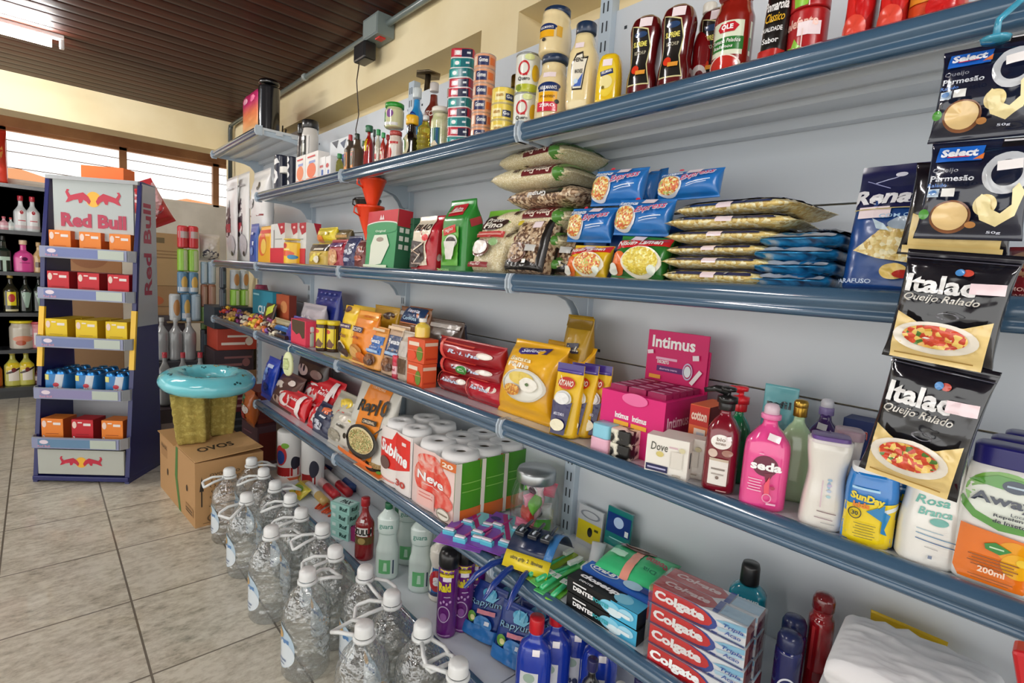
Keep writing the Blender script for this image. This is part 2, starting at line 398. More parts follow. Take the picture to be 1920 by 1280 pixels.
FG = clearmat('window_glass', (.97, .98, .98), .06, .02, 5, .05)
for i, (a, b) in enumerate(((-1.5, -.19), (-.19, .61), (.61, 1.37), (1.37, 2.13), (2.13, 2.6))):
    r = empty('window_%d' % (i + 1), (0, 0, 0)); tag(r, kind='structure')
    f = MB().box((a, 6.1, 1.79), (a + .035, 6.16, 2.22), WOOD).box((b - .02, 6.1, 1.79), (b, 6.16, 2.22), WOOD).box((a, 6.1, 2.195), (b, 6.16, 2.22), WOOD).box((a, 6.1, 1.79), (b, 6.18, 1.81), mat('e8e0d0', 'w'))
    tag(f.build('window_frame', r), kind='structure')
    bars = MB()
    for z in (1.9, 2.03, 2.12): bars.box((a + .03, 6.13, z), (b - .02, 6.138, z + .006), mat('8d6a52', 'w'))
    tag(bars.build('window_bar', r), kind='structure')
    tag(MB().box((a + .03, 6.145, 1.81), (b - .02, 6.149, 2.2), FG).build('window_pane', r), kind='structure')
# neighbour's tiled roof seen low through the windows
struct(MB().prism([(-3, 2.0), (-.1, 2.13), (.9, 1.86), (1.5, 2.05), (3.5, 1.9), (3.5, 1.0), (-3, 1.0)], 8.2, 8.5, mat('c98c62', 'w')), 'trim_3')

# ---------------------------------------------------------------- conduit, wire, lamp
CG = mat('74807f', 'p')
cd = empty('electrical_conduit', (1.16, 0, 2.30)); tag(cd, 'grey plastic electrical conduit along the top of the shelving wall', 'conduit')
MB().tube([(0, -1.2, 0), (0, 4.68, 0)], .0135, CG).build('pipe', cd)
MB().tube([(0, 4.67, .0), (0.0, 4.69, -.03), (0, 4.69, -.5)], .016, mat('3d4547')).build('downpipe', cd)
jb = MB().box((-.05, 2.18, -.055), (.03, 2.32, .035), CG).box((-.052, 2.19, -.045), (-.05, 2.31, .025), mat('8b9694')).box((-.03, 2.2, -.06), (.0, 2.24, -.054), mat('c22')); jb.build('junction_box', cd, bevel=.006)
for y in (3.12, 3.95, 1.3): MB().tube([(-.003, y, 0), (-.003, y + .02, 0)], .019, mat('a5aeac')).build('pipe_clip', cd)
pa = empty('power_adapter', (1.13, 2.34, 2.205)); tag(pa, 'black power adapter plugged in under the grey junction box', 'adapter')
MB().box((-.03, -.06, -.035), (.03, .05, .04), mat('1a1a1c')).build('adapter_body', pa, bevel=.008)
MB().tube([(0, .05, -.03), (0, .07, -.1), (.01, .06, -.25), (.0, .065, -.32), (.012, .06, -.41)], .0025, mat('3a2b20')).build('wire', pa)
MB().box((.02, .0, .0), (.05, .08, .07), mat('e9e4d4')).build('wall_socket', pa)
hk = empty('metal_wall_bracket', (1.215, 1.93, 2.0)); tag(hk, 'tarnished metal plate bracket in the wall niche above the shelving', 'bracket')
MB().lathe([(.0, .005), (.055, 0), (.055, .006), (.02, .012), (0, .012)], mat('7c6f5c', 'm'), 6, c=(0, 0, .04), caps=False).tube([(0, 0, .045), (0, .01, -.05), (.02, .01, -.09)], .012, mat('6d6354', 'm')).build('plate', hk)
def tube_lamp(x0, x1, y, label, pw=60):
    r = empty('tube_light', ((x0 + x1) / 2, y, ZC)); tag(r, label, 'light')
    h = (x1 - x0) / 2
    MB().box((-h, -.02, -.022), (h, .02, 0), mat('eee', 'p')).build('lamp_housing', r, bevel=.004)
    e = bpy.data.materials.new('lit_tube'); e.use_nodes = True; b = e.node_tree.nodes['Principled BSDF']
    b.inputs['Base Color'].default_value = (1, 1, 1, 1); b.inputs['Emission Color'].default_value = (1, .98, .95, 1); b.inputs['Emission Strength'].default_value = pw
    MB().tube([(-h + .05, 0, -.05), (h - .05, 0, -.05)], .018, e, 12).build('lit_tube', r)
    for s in (-1, 1): MB().box((s * h - .02 * (s > 0), -.016, -.066), (s * h + .02 * (s < 0), .016, -.0), mat('ddd')).build('end_socket', r, bevel=.006)
tube_lamp(-1.1, .14, 3.72, 'lit white fluorescent tube on the dark board ceiling')
tube_lamp(-1.5, -.3, 1.2, 'white fluorescent tube on the ceiling over the camera', 52)
tube_lamp(-.9, .3, -1.2, 'white fluorescent tube on the ceiling behind the camera', 52)

# ================================================================ THE SHELVING
def shelfsteel():
    M, nt, b, N, L = nodemat('shelf_paint', .32, .2)
    g = N('ShaderNodeNewGeometry'); n = N('ShaderNodeTexNoise'); n.inputs['Scale'].default_value = 1.5; L(g.outputs['Position'], n.inputs['Vector'])
    bp = N('ShaderNodeBump'); bp.inputs['Strength'].default_value = .12; bp.inputs['Distance'].default_value = .02; L(n.outputs['Fac'], bp.inputs['Height']); L(bp.outputs[0], b.inputs['Normal'])
    b.inputs['Base Color'].default_value = lin('d3d9df'); return M
STEEL = shelfsteel(); LIP = mat('3f5c76', 's'); SLOT = mat('2a3038', 'w'); LT = mat('bccad6')
XL, XR = .866, 1.165
ZS = {'T': 1.595, 'M': 1.235, 'F': .868, 'V': .487, 'B': .112}
YB = [-1.04, -.04, .955, 1.94, 2.975, 3.905]
ORD = ['nearest', 'second nearest', 'middle', 'fourth', 'farthest']
def shelf_board(a, b, z, zn, bay, depth=0):
    r = empty('shelf_board', (XL + depth, (a + b) / 2, z)); h = (b - a) / 2 - .002
    tag(r, 'blue-lipped steel %s shelf in the %s bay of the wall shelving' % (zn, bay), 'shelf', 'steel shelves')
    D_ = XR - XL - depth
    t = MB().box((.012, -h, -.012), (D_ - .004, h, 0), STEEL).box((.012, -h, -.034), (.03, h, -.012), STEEL).box((D_ - .03, -h, -.034), (D_ - .004, h, -.012), STEEL)
    for x in (.09, .17): t.box((x, -h, -.024), (x + .035, h, -.012), STEEL)
    t.build('tray', r)
    pr = [(.014, .003), (.012, .006), (.006, .0075), (.0, .006), (-.005, .002), (-.009, -.004), (-.011, -.011), (-.010, -.017), (-.006, -.021), (-.0045, -.0235), (-.0055, -.026), (-.007, -.029), (-.007, -.033), (-.004, -.037), (.004, -.0385), (.014, -.038)]
    l2 = MB(); n_ = len(pr); l2.add([(x, s * h, q) for s in (-1, 1) for x, q in pr], [(k, k + 1, k + 1 + n_, k + n_) for k in range(n_ - 1)], LIP, True)
    o = l2.build('front_lip', r)
    for s in (-1, 1):
        MB().prism([(.02, .008), (-.011, .006), (-.017, -.01), (-.016, -.03), (-.008, -.042), (.02, -.042)], s * h - .006, s * h + .006, LT).build('lip_end_cap', r)
        MB().prism([(.03, -.036), (.12, -.038), (.18, -.044), (.218, -.056), (.24, -.078), (.252, -.1), (D_ - .002, -.104), (D_ - .002, -.012), (.03, -.012)], s * (h - .012) - .002, s * (h - .012) + .002, LT).build('bracket', r)
    return r
for i in range(5):
    a, b = YB[i], YB[i + 1]
    for k, zn in (('T', 'top'), ('M', 'third'), ('F', 'fourth from top'), ('V', 'second lowest'), ('B', 'lowest')):
        if i == 4 and k in 'TVB': continue
        shelf_board(a, b, ZS[k], {'M': 'second', 'F': 'third'}.get(k, zn), ORD[i])
shelf_board(YB[4], YB[5], 1.935, 'raised', 'farthest')
for i in range(5):
    a, b = YB[i], YB[i + 1]; top = 1.955 if i < 4 else 2.03
    p = MB().box((XR, a + .001, .06), (XR + .012, b - .001, 1.02), STEEL).box((XR, a + .001, 1.024), (XR + .012, b - .001, 1.41), STEEL).box((XR, a + .001, 1.414), (XR + .012, b - .001, top), STEEL)
    for z in (1.39, 1.04, .7, 1.9): p.box((XR - .001, a + .05, z), (XR, a + .058, z + .008), SLOT).box((XR - .001, b - .058, z), (XR, b - .05, z + .008), SLOT)
    tag(p.build('back_panel'), 'pale blue-grey steel back panel of the %s shelving bay' % ORD[i], 'panel', 'shelving back panels')
    if i == 4: continue
    q = MB().box((XL + .03, a, 0), (XL + .05, b, .074), mat('2b3a4c')).build('plinth_board'); tag(q, 'dark kick board under the lowest shelf of the %s bay' % ORD[i], 'kick board', 'kick boards')
for i, y in enumerate(YB):
    r = empty('slotted_upright', (XR, y, 0)); tag(r, 'slotted pale steel upright post, number %s along the shelving from the near end' % ('first', 'second', 'third', 'fourth', 'fifth', 'last')[i], 'post', 'slotted uprights')
    MB().box((-.022, -.02, .0), (.01, .02, 2.0), LT).build('post', r, bevel=.002)
    s = MB(); z = .1
    while z < 1.97:
        for d in (-.009, .005): s.box((-.0228, d, z), (-.0222, d + .004, z + .026), SLOT)
        z += .05
    s.build('slot_pattern', r)
# ================================================================ GOODS: how they are made and set down
CAPS = {  # stacked (radius / half width, height fraction from the body top to the very top)
 'screw': [(.96, 0), (1, .05), (1, .9), (.93, 1)],
 'dome': [(.9, 0), (1, .1), (1, .6), (.8, .9), (.3, 1)],
 'tip': [(1, 0), (1, .3), (.62, .36), (.5, .95), (.35, 1)],
 'flip': [(1, 0), (1.02, .1), (.98, .8), (.85, 1)],
}
OPEN = {}; RW = [1.1]
def item(name, label, cat, sh, X, xl, xr, yt, D, kind, base, fin='p', front=(), side=(), top=(), back=(), cap=None, yaw=0, lean=0, roll=0,
         z0=0, yb=None, H=None, Wd=None, wr=0, group=None, rnd=None, price=None, bn=None, bf=None, seed=None, loc=None, pitch=None, sx=1, n=None, extra=None, rings=None, Y=None):
    """builds one product standing with its front X metres out, between pixels xl..xr, up to pixel row yt"""
    xc = (xl + xr) / 2
    if rnd is None: rnd = kind in ('can', 'flask', 'jar', 'aerosol', 'waist', 'pump', 'squeeze')
    Xc = X + D / 2
    if loc: p = Vector(loc)
    elif yb is not None: p = onX(xc, yb, Xc if rnd else X)
    else:
        z = ZS[sh] + z0; p = Vector((X, yAt(xc, Xc if rnd else X, z), z))
    if Y is not None: p.y = Y
    p.x = Xc if not loc else p.x
    if Wd is None:
        if rnd or yaw: Wd = (xr - xl) * dcam(Xc, p.y, p.z) / FPX * RW[0]
        else: Wd = yAt(xl, X, p.z) - yAt(xr, X, p.z)
    HT = H or max(.01, zAt(yt, Xc if rnd else X, p.y) - p.z)
    if kind in ('can', 'flask', 'jar', 'aerosol', 'waist') and not loc: D = Wd; p.x = Xc
    if bf is None: bf = .86 if cap else 1
    seed = seed if seed is not None else (len(label) * 1.7 + Wd * 100)
    HB = HT * bf
    xf = Matrix.Rotation(-radians(lean), 4, 'X') @ Matrix.Rotation(radians(roll), 4, 'Y')
    b = MB(); body(b, Wd, HB, D, kind, base, fin, front, side, top, back, wr=wr, seed=seed, sx=sx, n=n, rings=rings)
    zs = [(xf @ Vector(q)).z for q in b.v]
    xf = Matrix.Translation((0, 0, -min(zs))) @ xf
    rz = -pi / 2 + radians(yaw)
    parts = []
    if cap:
        for cn, ck, cr, cc, cf, z0_, z1_ in (cap if isinstance(cap, list) else [cap]):
            c = MB(); h0, h1 = HT * z0_, HT * z1_
            if ck == 'pump':
                w = Wd * cr / 2
                c.lathe([(w, h0), (w, h0 + (h1 - h0) * .4), (w * .5, h0 + (h1 - h0) * .45), (w * .28, h0 + (h1 - h0) * .5), (w * .28, h0 + (h1 - h0) * .72), (w * .75, h0 + (h1 - h0) * .74), (w * .8, h1 - .002), (w * .6, h1)], mat(cc, cf), 20)
                c.tube([(0, 0, h1 - .008), (-w * 1.2, 0, h1 - .006), (-w * 2.3, 0, h1 - .012)], w * .3, mat(cc, cf), 10, rs=[w * .5, w * .35, w * .25])
            elif ck == 'block':
                c2 = body(MB(), Wd * cr, h1 - h0, D * cr, ([(0, 1, 1), (.9, 1, 1), (1, .9, .9)], 4), cc, cf); c = c2
                c.v = [(a, q, e + h0) for a, q, e in c.v]
            else: c.lathe([(r * Wd * cr / 2, h0 + t * (h1 - h0)) for r, t in CAPS[ck]], mat(cc, cf), 22)
            parts.append((cn, c))
    if price:
        q = MB(); u, v, w, h = price[:4]
        prof, ex = PR[kind] if isinstance(kind, str) else kind
        ev = ctab(prof); n_ = n or ex
        vv = []
        for (du, dv) in ((-1, -1), (0, -1), (1, -1), (1, 1), (0, 1), (-1, 1)):
            s = u * Wd + du * w / 2; z = v * HB + dv * h / 2; a = ev(z / HB, 1) * Wd / 2; bb = max(3e-4, ev(z / HB, 2) * D / 2); t = min(.99, abs(s) / a)
            vv.append((s, -(bb * (1 - t ** n_) ** (1 / n_) + .0022 + wr * .5), z))
        q.add(vv, [(0, 1, 4, 5), (1, 2, 3, 4)], mat('f6e6ea', 'c')); parts.append(('price_tag', q))
    if extra: parts += extra(Wd, HB, D)
    if parts:
        r = empty(name, p, rz); b.build(bn or ('bottle_body' if cap else 'wrapper'), r, xf=xf, bevel=0)
        for pn, q in parts: q.build(pn, r, xf=xf)
    else:
        r = b.build(name, xf=xf, bevel=.0012 if kind == 'box' else 0); r.location = p; r.rotation_euler = (0, 0, rz)
    tag(r, label, cat, group)
    OPEN['W'], OPEN['H'], OPEN['D'] = Wd, HT, D
    ext = [q for q in b.v]
    OPEN['T'] = max((xf @ Vector(q)).z for q in ext)
    return r
def rep(o, label, dx=0, dy=0, dz=0, rz=0, scale=None):
    c = copy_tree(o); c.location = Vector(o.location) + Vector((dx, dy, dz)); c.rotation_euler.z += radians(rz)
    c['label'] = label
    return c
def lines(x, y, w, n, gap, h, c): return [('R', x, y - i * gap, w * (1 - .17 * (i % 2)), h, c) for i in range(n)]
SC = ('screw',)
# ================================================================ TOP SHELF, far to near
# raised shelf of the farthest bay
zR = 1.935
ZS['R'] = zR
item('shrink_wrapped_pack', 'tall pink to orange shrink wrapped pack on the raised far shelf', 'pack', 'R', .90, 451, 484, 158, .08, ([(0, 1, 1), (.05, 1, 1), (.88, 1, 1), (.97, .9, .8), (1, .5, .3)], 5), 'Z:5f7d5a:f0a060:f08050:d02070:b81a5c:1', 'f', wr=.006, H=.24,
     front=[('E', -.2, .82, .12, .07, 'f8b0c8'), ('E', .2, .8, .12, .07, 'f070a0')])
item('black_canister', 'glossy black canister beside the pink pack on the raised far shelf', 'canister', 'R', .905, 487, 521, 146, .1, 'can', '17181c', 's', front=[('R', .25, .5, .05, .8, '5a5f66')], cap=('lid', 'dome', .96, '0e0f12', 's', .9, 1))
for k, (px, t, lb) in enumerate(((528, 218, 'thin dark stick leaning at the left end behind the top shelf goods'), (534, 222, 'shorter thin dark stick beside another at the left end of the top shelf'))):
    p = onX(px, 246, 1.13); tag(MB().tube([(0, 0, 0), (.0, -.02, .12 - .03 * k)], .004, mat('2b2622')).build('incense_stick', loc=(p.x, p.y, 1.955)), lb, 'stick')
# farthest low part of the top shelf
S_ = [('P', [(-.05, .86), (.3, .9), (.42, .78), (.2, .74), (-.05, .7), (-.05, .62), (.3, .52), (.36, .36), (.15, .2), (-.3, .2), (-.38, .34), (-.1, .3), (.1, .36), (.1, .44), (-.25, .56), (-.34, .7)], 'eee')]
item('snack_canister', 'navy canister with a big white curl on the far end of the top shelf', 'canister', 'T', .88, 516, 538, 290, .06, 'can', '131a33', 'p', front=S_ + [('R', -.3, .14, .3, .14, 'd89a40')])
item('snack_canister', 'navy canister with stacked white dots beside the one with the big curl', 'canister', 'T', .9, 540, 554, 292, .06, 'can', '131a33', 'p', front=[('E', 0, y, .3, .09, 'e8e8e8') for y in (.2, .45, .7, .9)])
item('white_tin', 'round white tin lying on top of the navy canisters', 'tin', 'T', .9, 527, 554, 272, .06, 'can', 'ece9e2', 'p', z0=.083, H=.03)
item('black_label_jar', 'black lidded jar with black label standing high on the white cartons', 'jar', 'T', .93, 567, 594, 224, .07, 'jar', 'd9d4ce', 'p', z0=.085, cap=('lid', 'screw', 1, '1d1c1c', 'p', .84, 1), front=[('R', 0, .5, .9, .55, '3c3c3a'), ('R', 0, .5, .5, .2, '9a9a90'), ('R', -.05, .72, .6, .08, 'ddd')])
item('black_label_jar', 'dark jar half hidden behind the black lidded jar', 'jar', 'T', .985, 557, 571, 230, .06, 'jar', '3a2f2b', 'p', z0=.0, cap=('lid', 'screw', 1, '151414', 'p', .86, 1))
for k, (a, b, t, c, lb) in enumerate(((554, 571, 290, 'f08a5c', 'white carton with an orange picture beside the navy canisters'), (572, 595, 283, 'f0764a', 'white carton with an orange and blue picture, second in the far row'))):
    item('milk_carton', lb, 'carton', 'T', .89, a, b, t, .05, 'box', 'f1ede8', 'c', group='small white cartons on the top shelf', front=[('E', 0, .4, .36, .25, c), ('R', .05, .68, .5, .08, '9aa4d8'), ('R', 0, .1, .8, .1, c), ('R', 0, .86, .6, .05, 'd44')])
item('milk_carton', 'small white carton with blue stripes, third in the far row', 'carton', 'T', .90, 597, 609, 292, .05, 'box', 'efeeee', 'c', group='small white cartons on the top shelf', front=[('R', .1, .3, .3, .3, '3a62b0'), ('R', -.1, .6, .6, .1, 'c66')])
item('milk_carton', 'small white carton with a red dot nearest the seasoning bottles', 'carton', 'T', .90, 610, 619, 290, .05, 'box', 'efeeee', 'c', group='small white cartons on the top shelf', front=[('R', .1, .3, .3, .2, '3a62b0'), ('E', -.1, .6, .3, .1, 'c44')])
item('powder_box', 'white box with dark triangles behind a green capped bottle', 'box', 'T', .97, 617, 650, 258, .06, 'box', 'dfe3e6', 'c', front=[('P', [(-.4, .98), (-.1, .8), (.0, .98)], '2a3040'), ('P', [(.1, .9), (.3, .75), (.42, .95)], '28385a'), ('R', 0, .5, .9, .25, '3d5fa8')])
item('oil_bottle', 'tiny oil bottle with a green cap in front of the white box', 'bottle', 'T', .89, 630, 642, 286, .04, 'flask', 'b7b45a', 'l', cap=('cap', 'screw', .7, '2d8a4a', 'p', .8, 1), bn='bottle')
for k, (a, b, t, c, lb) in enumerate(((650, 661, 250, 'b92430', 'spice bottle with a red cap in an orange sleeve'), (661, 675, 248, '26352a', 'spice bottle with a dark green cap in an orange sleeve'))):
    item('spice_bottle', lb, 'bottle', 'T', .88, a, b, t, .04, ([(0, 1, 1), (.68, 1, 1), (.8, .55, .6), (1, .5, .5)], 8), '57483a', 'p', cap=('cap', 'screw', .62, c, 'p', .84, 1), rnd=True,
         front=[('R', 0, .3, 1.5, .6, 'e8913a'), ('R', 0, .38, .7, .4, '4a423c'), ('E', 0, .5, .16, .05, 'c33')], group='spice bottles on the top shelf')
RB = dict(group='sauce bottles on the top shelf')
def sauce(a, b, t, X, capc, bodyc, lab, lb, bf=.86):
    return item('sauce_bottle', lb, 'bottle', 'T', X, a, b, t, .05, 'flask', bodyc, 's', cap=('cap', 'screw', .42 * 1.6, capc, 'p', .86, 1), front=[('R', 0, .34, 1.7, .4, lab), ('R', 0, .36, .6, .16, 'b22')], **RB)
sauce(676, 687, 262, .92, '2f6b40', 'a3201c', 'd8d0c0', 'short sauce bottle left of the red sauce bottle with yellow tag')
item('sauce_bottle', 'tall red sauce bottle with green cap and yellow neck tag', 'bottle', 'T', .9, 682, 698, 233, .05, 'flask', '9c1512', 's', cap=('cap', 'screw', .8, '2c6a48', 'p', .87, 1), front=[('R', .0, .66, .9, .3, 'f2d22a'), ('R', 0, .3, 1.7, .28, 'a82420'), ('R', .0, .7, .3, .12, 'a80')])
sauce(696, 703, 240, .97, '233b2c', '5a2018', 'b8a890', 'dark sauce bottle just behind the tall red sauce bottle')
sauce(702, 713, 240, .9, '2b9150', 'c8c4b0', 'dfd6c4', 'first of the two bright green capped sauce bottles')
sauce(712, 722, 246, .9, '2f9a55', 'b3362a', 'd8c8a4', 'second bright green capped bottle, shorter, by the red capped one')
sauce(721, 730, 250, .92, 'c22a30', 'c63a30', 'e6dccb', 'narrow bottle with a red cap left of the stacked jars')
item('tomato_jar', 'small jar with a white and red label under the green lidded jar', 'jar', 'T', .9, 729, 752, 244, .06, 'jar', 'e9d9cc', 'p', cap=('lid', 'screw', .9, 'ba4a44', 'p', .88, 1), front=[('R', 0, .4, 1.6, .5, 'f2ece4'), ('E', 0, .4, .25, .2, 'd0403a'), ('R', 0, .75, 1.2, .08, 'c33')])
zj = OPEN['H']
item('olive_jar', 'jar of pale olives with a bright green lid on a smaller jar', 'jar', 'T', .9, 723, 755, 192, .07, 'jar', 'd6d8a8', 's', z0=zj * 1.13, cap=('lid', 'screw', 1, '27962f', 'p', .82, 1), front=[('E', -.2, .45, .22, .3, '3aa03a'), ('E', .25, .62, .16, .2, '8a5a9a'), ('R', 0, .14, 1.2, .14, 'eee')])
item('soy_sauce_bottle', 'black soy sauce bottle with cream label and yellow cap', 'bottle', 'T', .885, 758, 783, 215, .055, ([(0, .95, .95), (.05, 1, 1), (.5, 1, 1), (.72, .5, .5), (1, .42, .42)], 2), '120d0b', 's', rnd=True, cap=('cap', 'screw', .86, 'f0b91c', 'p', .8, 1), front=[('E', -.1, .33, .45, .34, 'd9cfa6'), ('E', -.1, .33, .3, .22, '6d8a5a')])
item('vinegar_bottle', 'clear capped bottle with bright blue wrap behind the soy sauce', 'bottle', 'T', 1.0, 762, 792, 162, .07, 'flask', '2f9be0', 's', z0=.01, cap=('cap', 'screw', .5, 'd5dee0', 'p', .88, 1), front=[('E', .0, .7, .4, .12, '2743a0'), ('E', .1, .5, .3, .1, 'c8ecff')])
item('oil_bottle', 'ridged bottle of yellow oil in front of the vinegar', 'bottle', 'T', .9, 784, 808, 214, .06, ([(0, .95, .95), (.05, 1, 1)] + [(.1 + .07 * i, .9 + .1 * (i % 2), .9 + .1 * (i % 2)) for i in range(9)] + [(.8, .9, .9), (.93, .4, .4), (1, .35, .35)], 2), 'd4cf52', 'l', rnd=True, cap=('cap', 'screw', .45, 'ddd', 'p', .9, 1))
item('vinegar_bottle', 'large brown red vinegar bottle with a clear cap', 'bottle', 'T', .99, 790, 826, 152, .08, 'flask', '7d3226', 's', cap=('cap', 'screw', .42, 'cfc8c4', 'p', .9, 1), front=[('T', .05, .72, .7, .08, 'TINTO', 'f0e4dc', .03), ('R', 0, .5, 1.6, .22, 'b8402c'), ('E', .0, .5, .3, .08, 'f3e8e0')])
item('vinegar_bottle', 'dark brown bottle showing over the palm heart jar', 'bottle', 'T', 1.06, 826, 848, 163, .06, 'flask', '4e2a1e', 's', cap=('cap', 'screw', .45, 'b7a89a', 'p', .9, 1), front=[('E', 0, .6, .4, .14, 'c8a060')])
item('palm_heart_jar', 'glass jar of palm hearts with a white lid and striped label', 'jar', 'T', .89, 807, 841, 200, .08, 'jar', 'N:e6e3b4:cdd3a0:f2efd0:30', 's', cap=('lid', 'screw', .96, 'e9e7dc', 'p', .9, 1), front=[('R', -.02, .34, 1.5, .56, '3f7a6c'), ('R', -.32, .34, .14, .56, 'dde'), ('R', -.14, .34, .06, .56, '244a8a'), ('R', .14, .34, .08, .56, 'b8d0b8'), ('R', .32, .34, .1, .56, '2b5c86'), ('R', .2, .2, .3, .16, 'e7d9bb', 30)])
# the three towers of flat tins
def tower(name, cat, X, xl, xr, yt, n, cols, names, group, fr, fin='m', D=None):
    z = ZS['T']; Y = yAt((xl + xr) / 2, X + .04, z); Wd = (xr - xl) * dcam(X + .04, Y, z) / FPX * 1.13; Ht = zAt(yt, X + .04, Y) - z; h = Ht / n; cache = {}
    for i in range(n):
        c = cols[i % len(cols)] if len(cols) < n else cols[i]
        lb = names(i)
        if c in cache: o = copy_tree(cache[c]); o.location.z = z + i * h; o['label'] = lb
        else:
            r = empty(name, (X + .04, Y, z + i * h), -pi / 2 + radians(38)); tag(r, lb, cat, group)
            body(MB(), Wd, h * .995, Wd, ([(0, .97, .97), (.05, 1, 1), (.95, 1, 1), (1, .97, .97)], 2 if D is None else D), c, 'p', front=fr(c)).build('tin_body', r)
            rr = MB()
            for q in (.03, .955): rr.lathe([(Wd / 2 * .98, h * q), (Wd / 2 * 1.012, h * (q + .015)), (Wd / 2 * 1.012, h * (q + .035)), (Wd / 2 * .9, h * (q + .04))], mat('c9ccce', 'm'), 28, caps=False)
            if D is None: rr.build('rim', r)
            else: body(MB(), Wd * 1.01, h * .1, Wd * 1.01, ([(0, 1, 1), (1, 1, 1)], D), 'e8e8e8', 'p').build('rim', r)
            cache[c] = o = r
        o.rotation_euler.z += radians(random.uniform(-9, 9)); o.location.x += random.uniform(-.001, .001)
ordn = ['bottom', 'second', 'third', 'fourth', 'fifth', 'sixth', 'seventh', 'eighth', 'ninth', 'top']
tower('fish_tin', 'tin', .885, 843, 882, 95, 10, ['138d8a', 'c8283c', '138d8a', 'c8283d', '138d8a', 'c8283c', 'c8283d', '138d8a', '138d8a', 'c8283c'],
      lambda i: '%s tin, %s from the bottom of the tall teal and red tower' % (['teal', 'red', 'teal', 'red', 'teal', 'red', 'red', 'teal', 'teal', 'red'][i], ordn[i]) if i else 'teal tin at the bottom of the tall teal and red tower',
      'teal and red fish tins', lambda c: [('R', .25, .5, .5, .8, '1f2547' if c[0] == 'c' else '0f6f78'), ('R', -.15, .5, .3, .5, 'f2c9cf' if c[0] == 'c' else '4fb7b2'), ('E', -.15, .5, .1, .2, 'fff'), ('R', .3, .5, .15, .2, 'dfe6ea')], D=5)
TUNA = lambda c: [('R', -.05, .5, .5, .62, '2a3260'), ('T', -.05, .55, .4, .3, 'Gomes', 'f2f2f2', .03), ('R', .36, .5, .2, .5, 'e9742c'), ('R', -.4, .5, .12, .6, 'f6d9c4')]
tower('tuna_tin', 'tin', .885, 884, 920, 103, 6, ['e8a57c'], lambda i: 'orange and navy tuna tin, %s from the bottom of its stack of six' % ordn[i] if i else 'orange and navy tuna tin at the bottom of its stack of six', 'orange tuna tins', TUNA)
tower('sweetcorn_tin', 'tin', .885, 921, 960, 166, 3, ['f0d455'], lambda i: 'yellow flat tin, %s in the stack of three beside the tuna' % ['bottom', 'middle', 'top'][i], 'yellow flat tins', lambda c: [('R', -.1, .45, .4, .5, 'f8ecae'), ('R', .3, .4, .3, .4, '26305a'), ('T', .3, .42, .22, .22, 'Go', 'f2f2f2', .03), ('T', -.1, .5, .3, .2, 'atum', 'c08a20', .02)])
item('gold_cap_bottle', 'dark bottle with a gold cap behind the yellow flat tins', 'bottle', 'T', 1.0, 951, 973, 138, .06, 'flask', '3a3a20', 's', cap=('cap', 'screw', .95, '8a7330', 'm', .84, 1))
Q = [('O', -.12, .62, .24, .2, 'c2242a', .72), ('R', -.02, .46, .12, .05, 'c2242a', -35), ('T', -.1, .34, .5, .12, 'Quero', '2c2c2c', .02), ('R', 0, .1, 1.9, .2, 'b9bf2a'), ('E', .36, .5, .14, .22, 'e9b81e'), ('E', .1, .9, .2, .08, 'dfe8a0'), ('E', -.3, .1, .1, .08, '7a8f22')]
o = item('corn_can', 'lower corn can with a red C, left of the mayonnaise', 'can', 'T', .885, 962, 1003, 178, .08, 'can', 'e6e8de', 'p', front=Q, yaw=42, rnd=True, group='corn cans', extra=lambda w, h, d: [('rim', MB().lathe([(w / 2 * .99, 0), (w / 2 * 1.02, .001), (w / 2 * 1.02, .004), (w / 2 * .97, .004)], mat('b9bcbe', 'm'), 28, caps=False).lathe([(w / 2 * .97, h), (w / 2 * 1.02, h), (w / 2 * 1.02, h + .003), (w / 2 * .9, h + .003), (w / 2 * .88, h + .001)], mat('b9bcbe', 'm'), 28))], bn='can_body')
rep(o, 'upper corn can with a red C, stacked on its twin', dz=OPEN['H'] + .003)
HEL = [('E', 0, .58, .34, .075, '20346a'), ('R', 0, .55, .6, .09, '20346a'), ('T', 0, .56, .5, .06, "HELLMANN'S", 'f4f4f4', .02), ('R', 0, .41, .55, .16, 'f2b21c'), ('T', 0, .42, .44, .06, 'maionese', '8a5a10', .02)]
MY = [('R', 0, .25, .6, .15, 'd8344a'), ('T', 0, .27, .46, .05, 'ZERO', 'fff', .03), ('E', .28, .33, .06, .035, '2a3c4a')]
mj = item('mayonnaise_jar', 'lower mayonnaise jar with a navy lid and red band, near the middle bracket', 'jar', 'T', .88, 1004, 1061, 104, .1, ([(0, .93, .93), (.05, 1, 1), (.55, .98, .98), (.78, .86, .86), (.9, .72, .72), (1, .72, .72)], 2.2), 'f0dcab', 's', rnd=True, yaw=30, group='mayonnaise jars', front=HEL + MY, price=(.0, .78, .03, .012), cap=('lid', 'screw', .78, '1c3354', 'p', .9, 1), bn='jar_body')
h0 = OPEN['H']
m2 = item('mayonnaise_jar', 'upper mayonnaise jar standing on the lid of its twin', 'jar', 'T', .885, 1016, 1064, 15, .1, ([(0, .93, .93), (.05, 1, 1), (.55, .98, .98), (.78, .92, .92), (.9, .86, .86), (1, .86, .86)], 2.2), 'f0dcab', 's', z0=h0, rnd=True, yaw=16, group='mayonnaise jars', front=HEL[:4] + [('E', -.05, .27, .08, .04, '3a3a3a'), ('R', .4, .48, .1, .25, 'e8b23a')], cap=('lid', 'screw', .95, '1c3354', 'p', .86, 1), bn='jar_body')
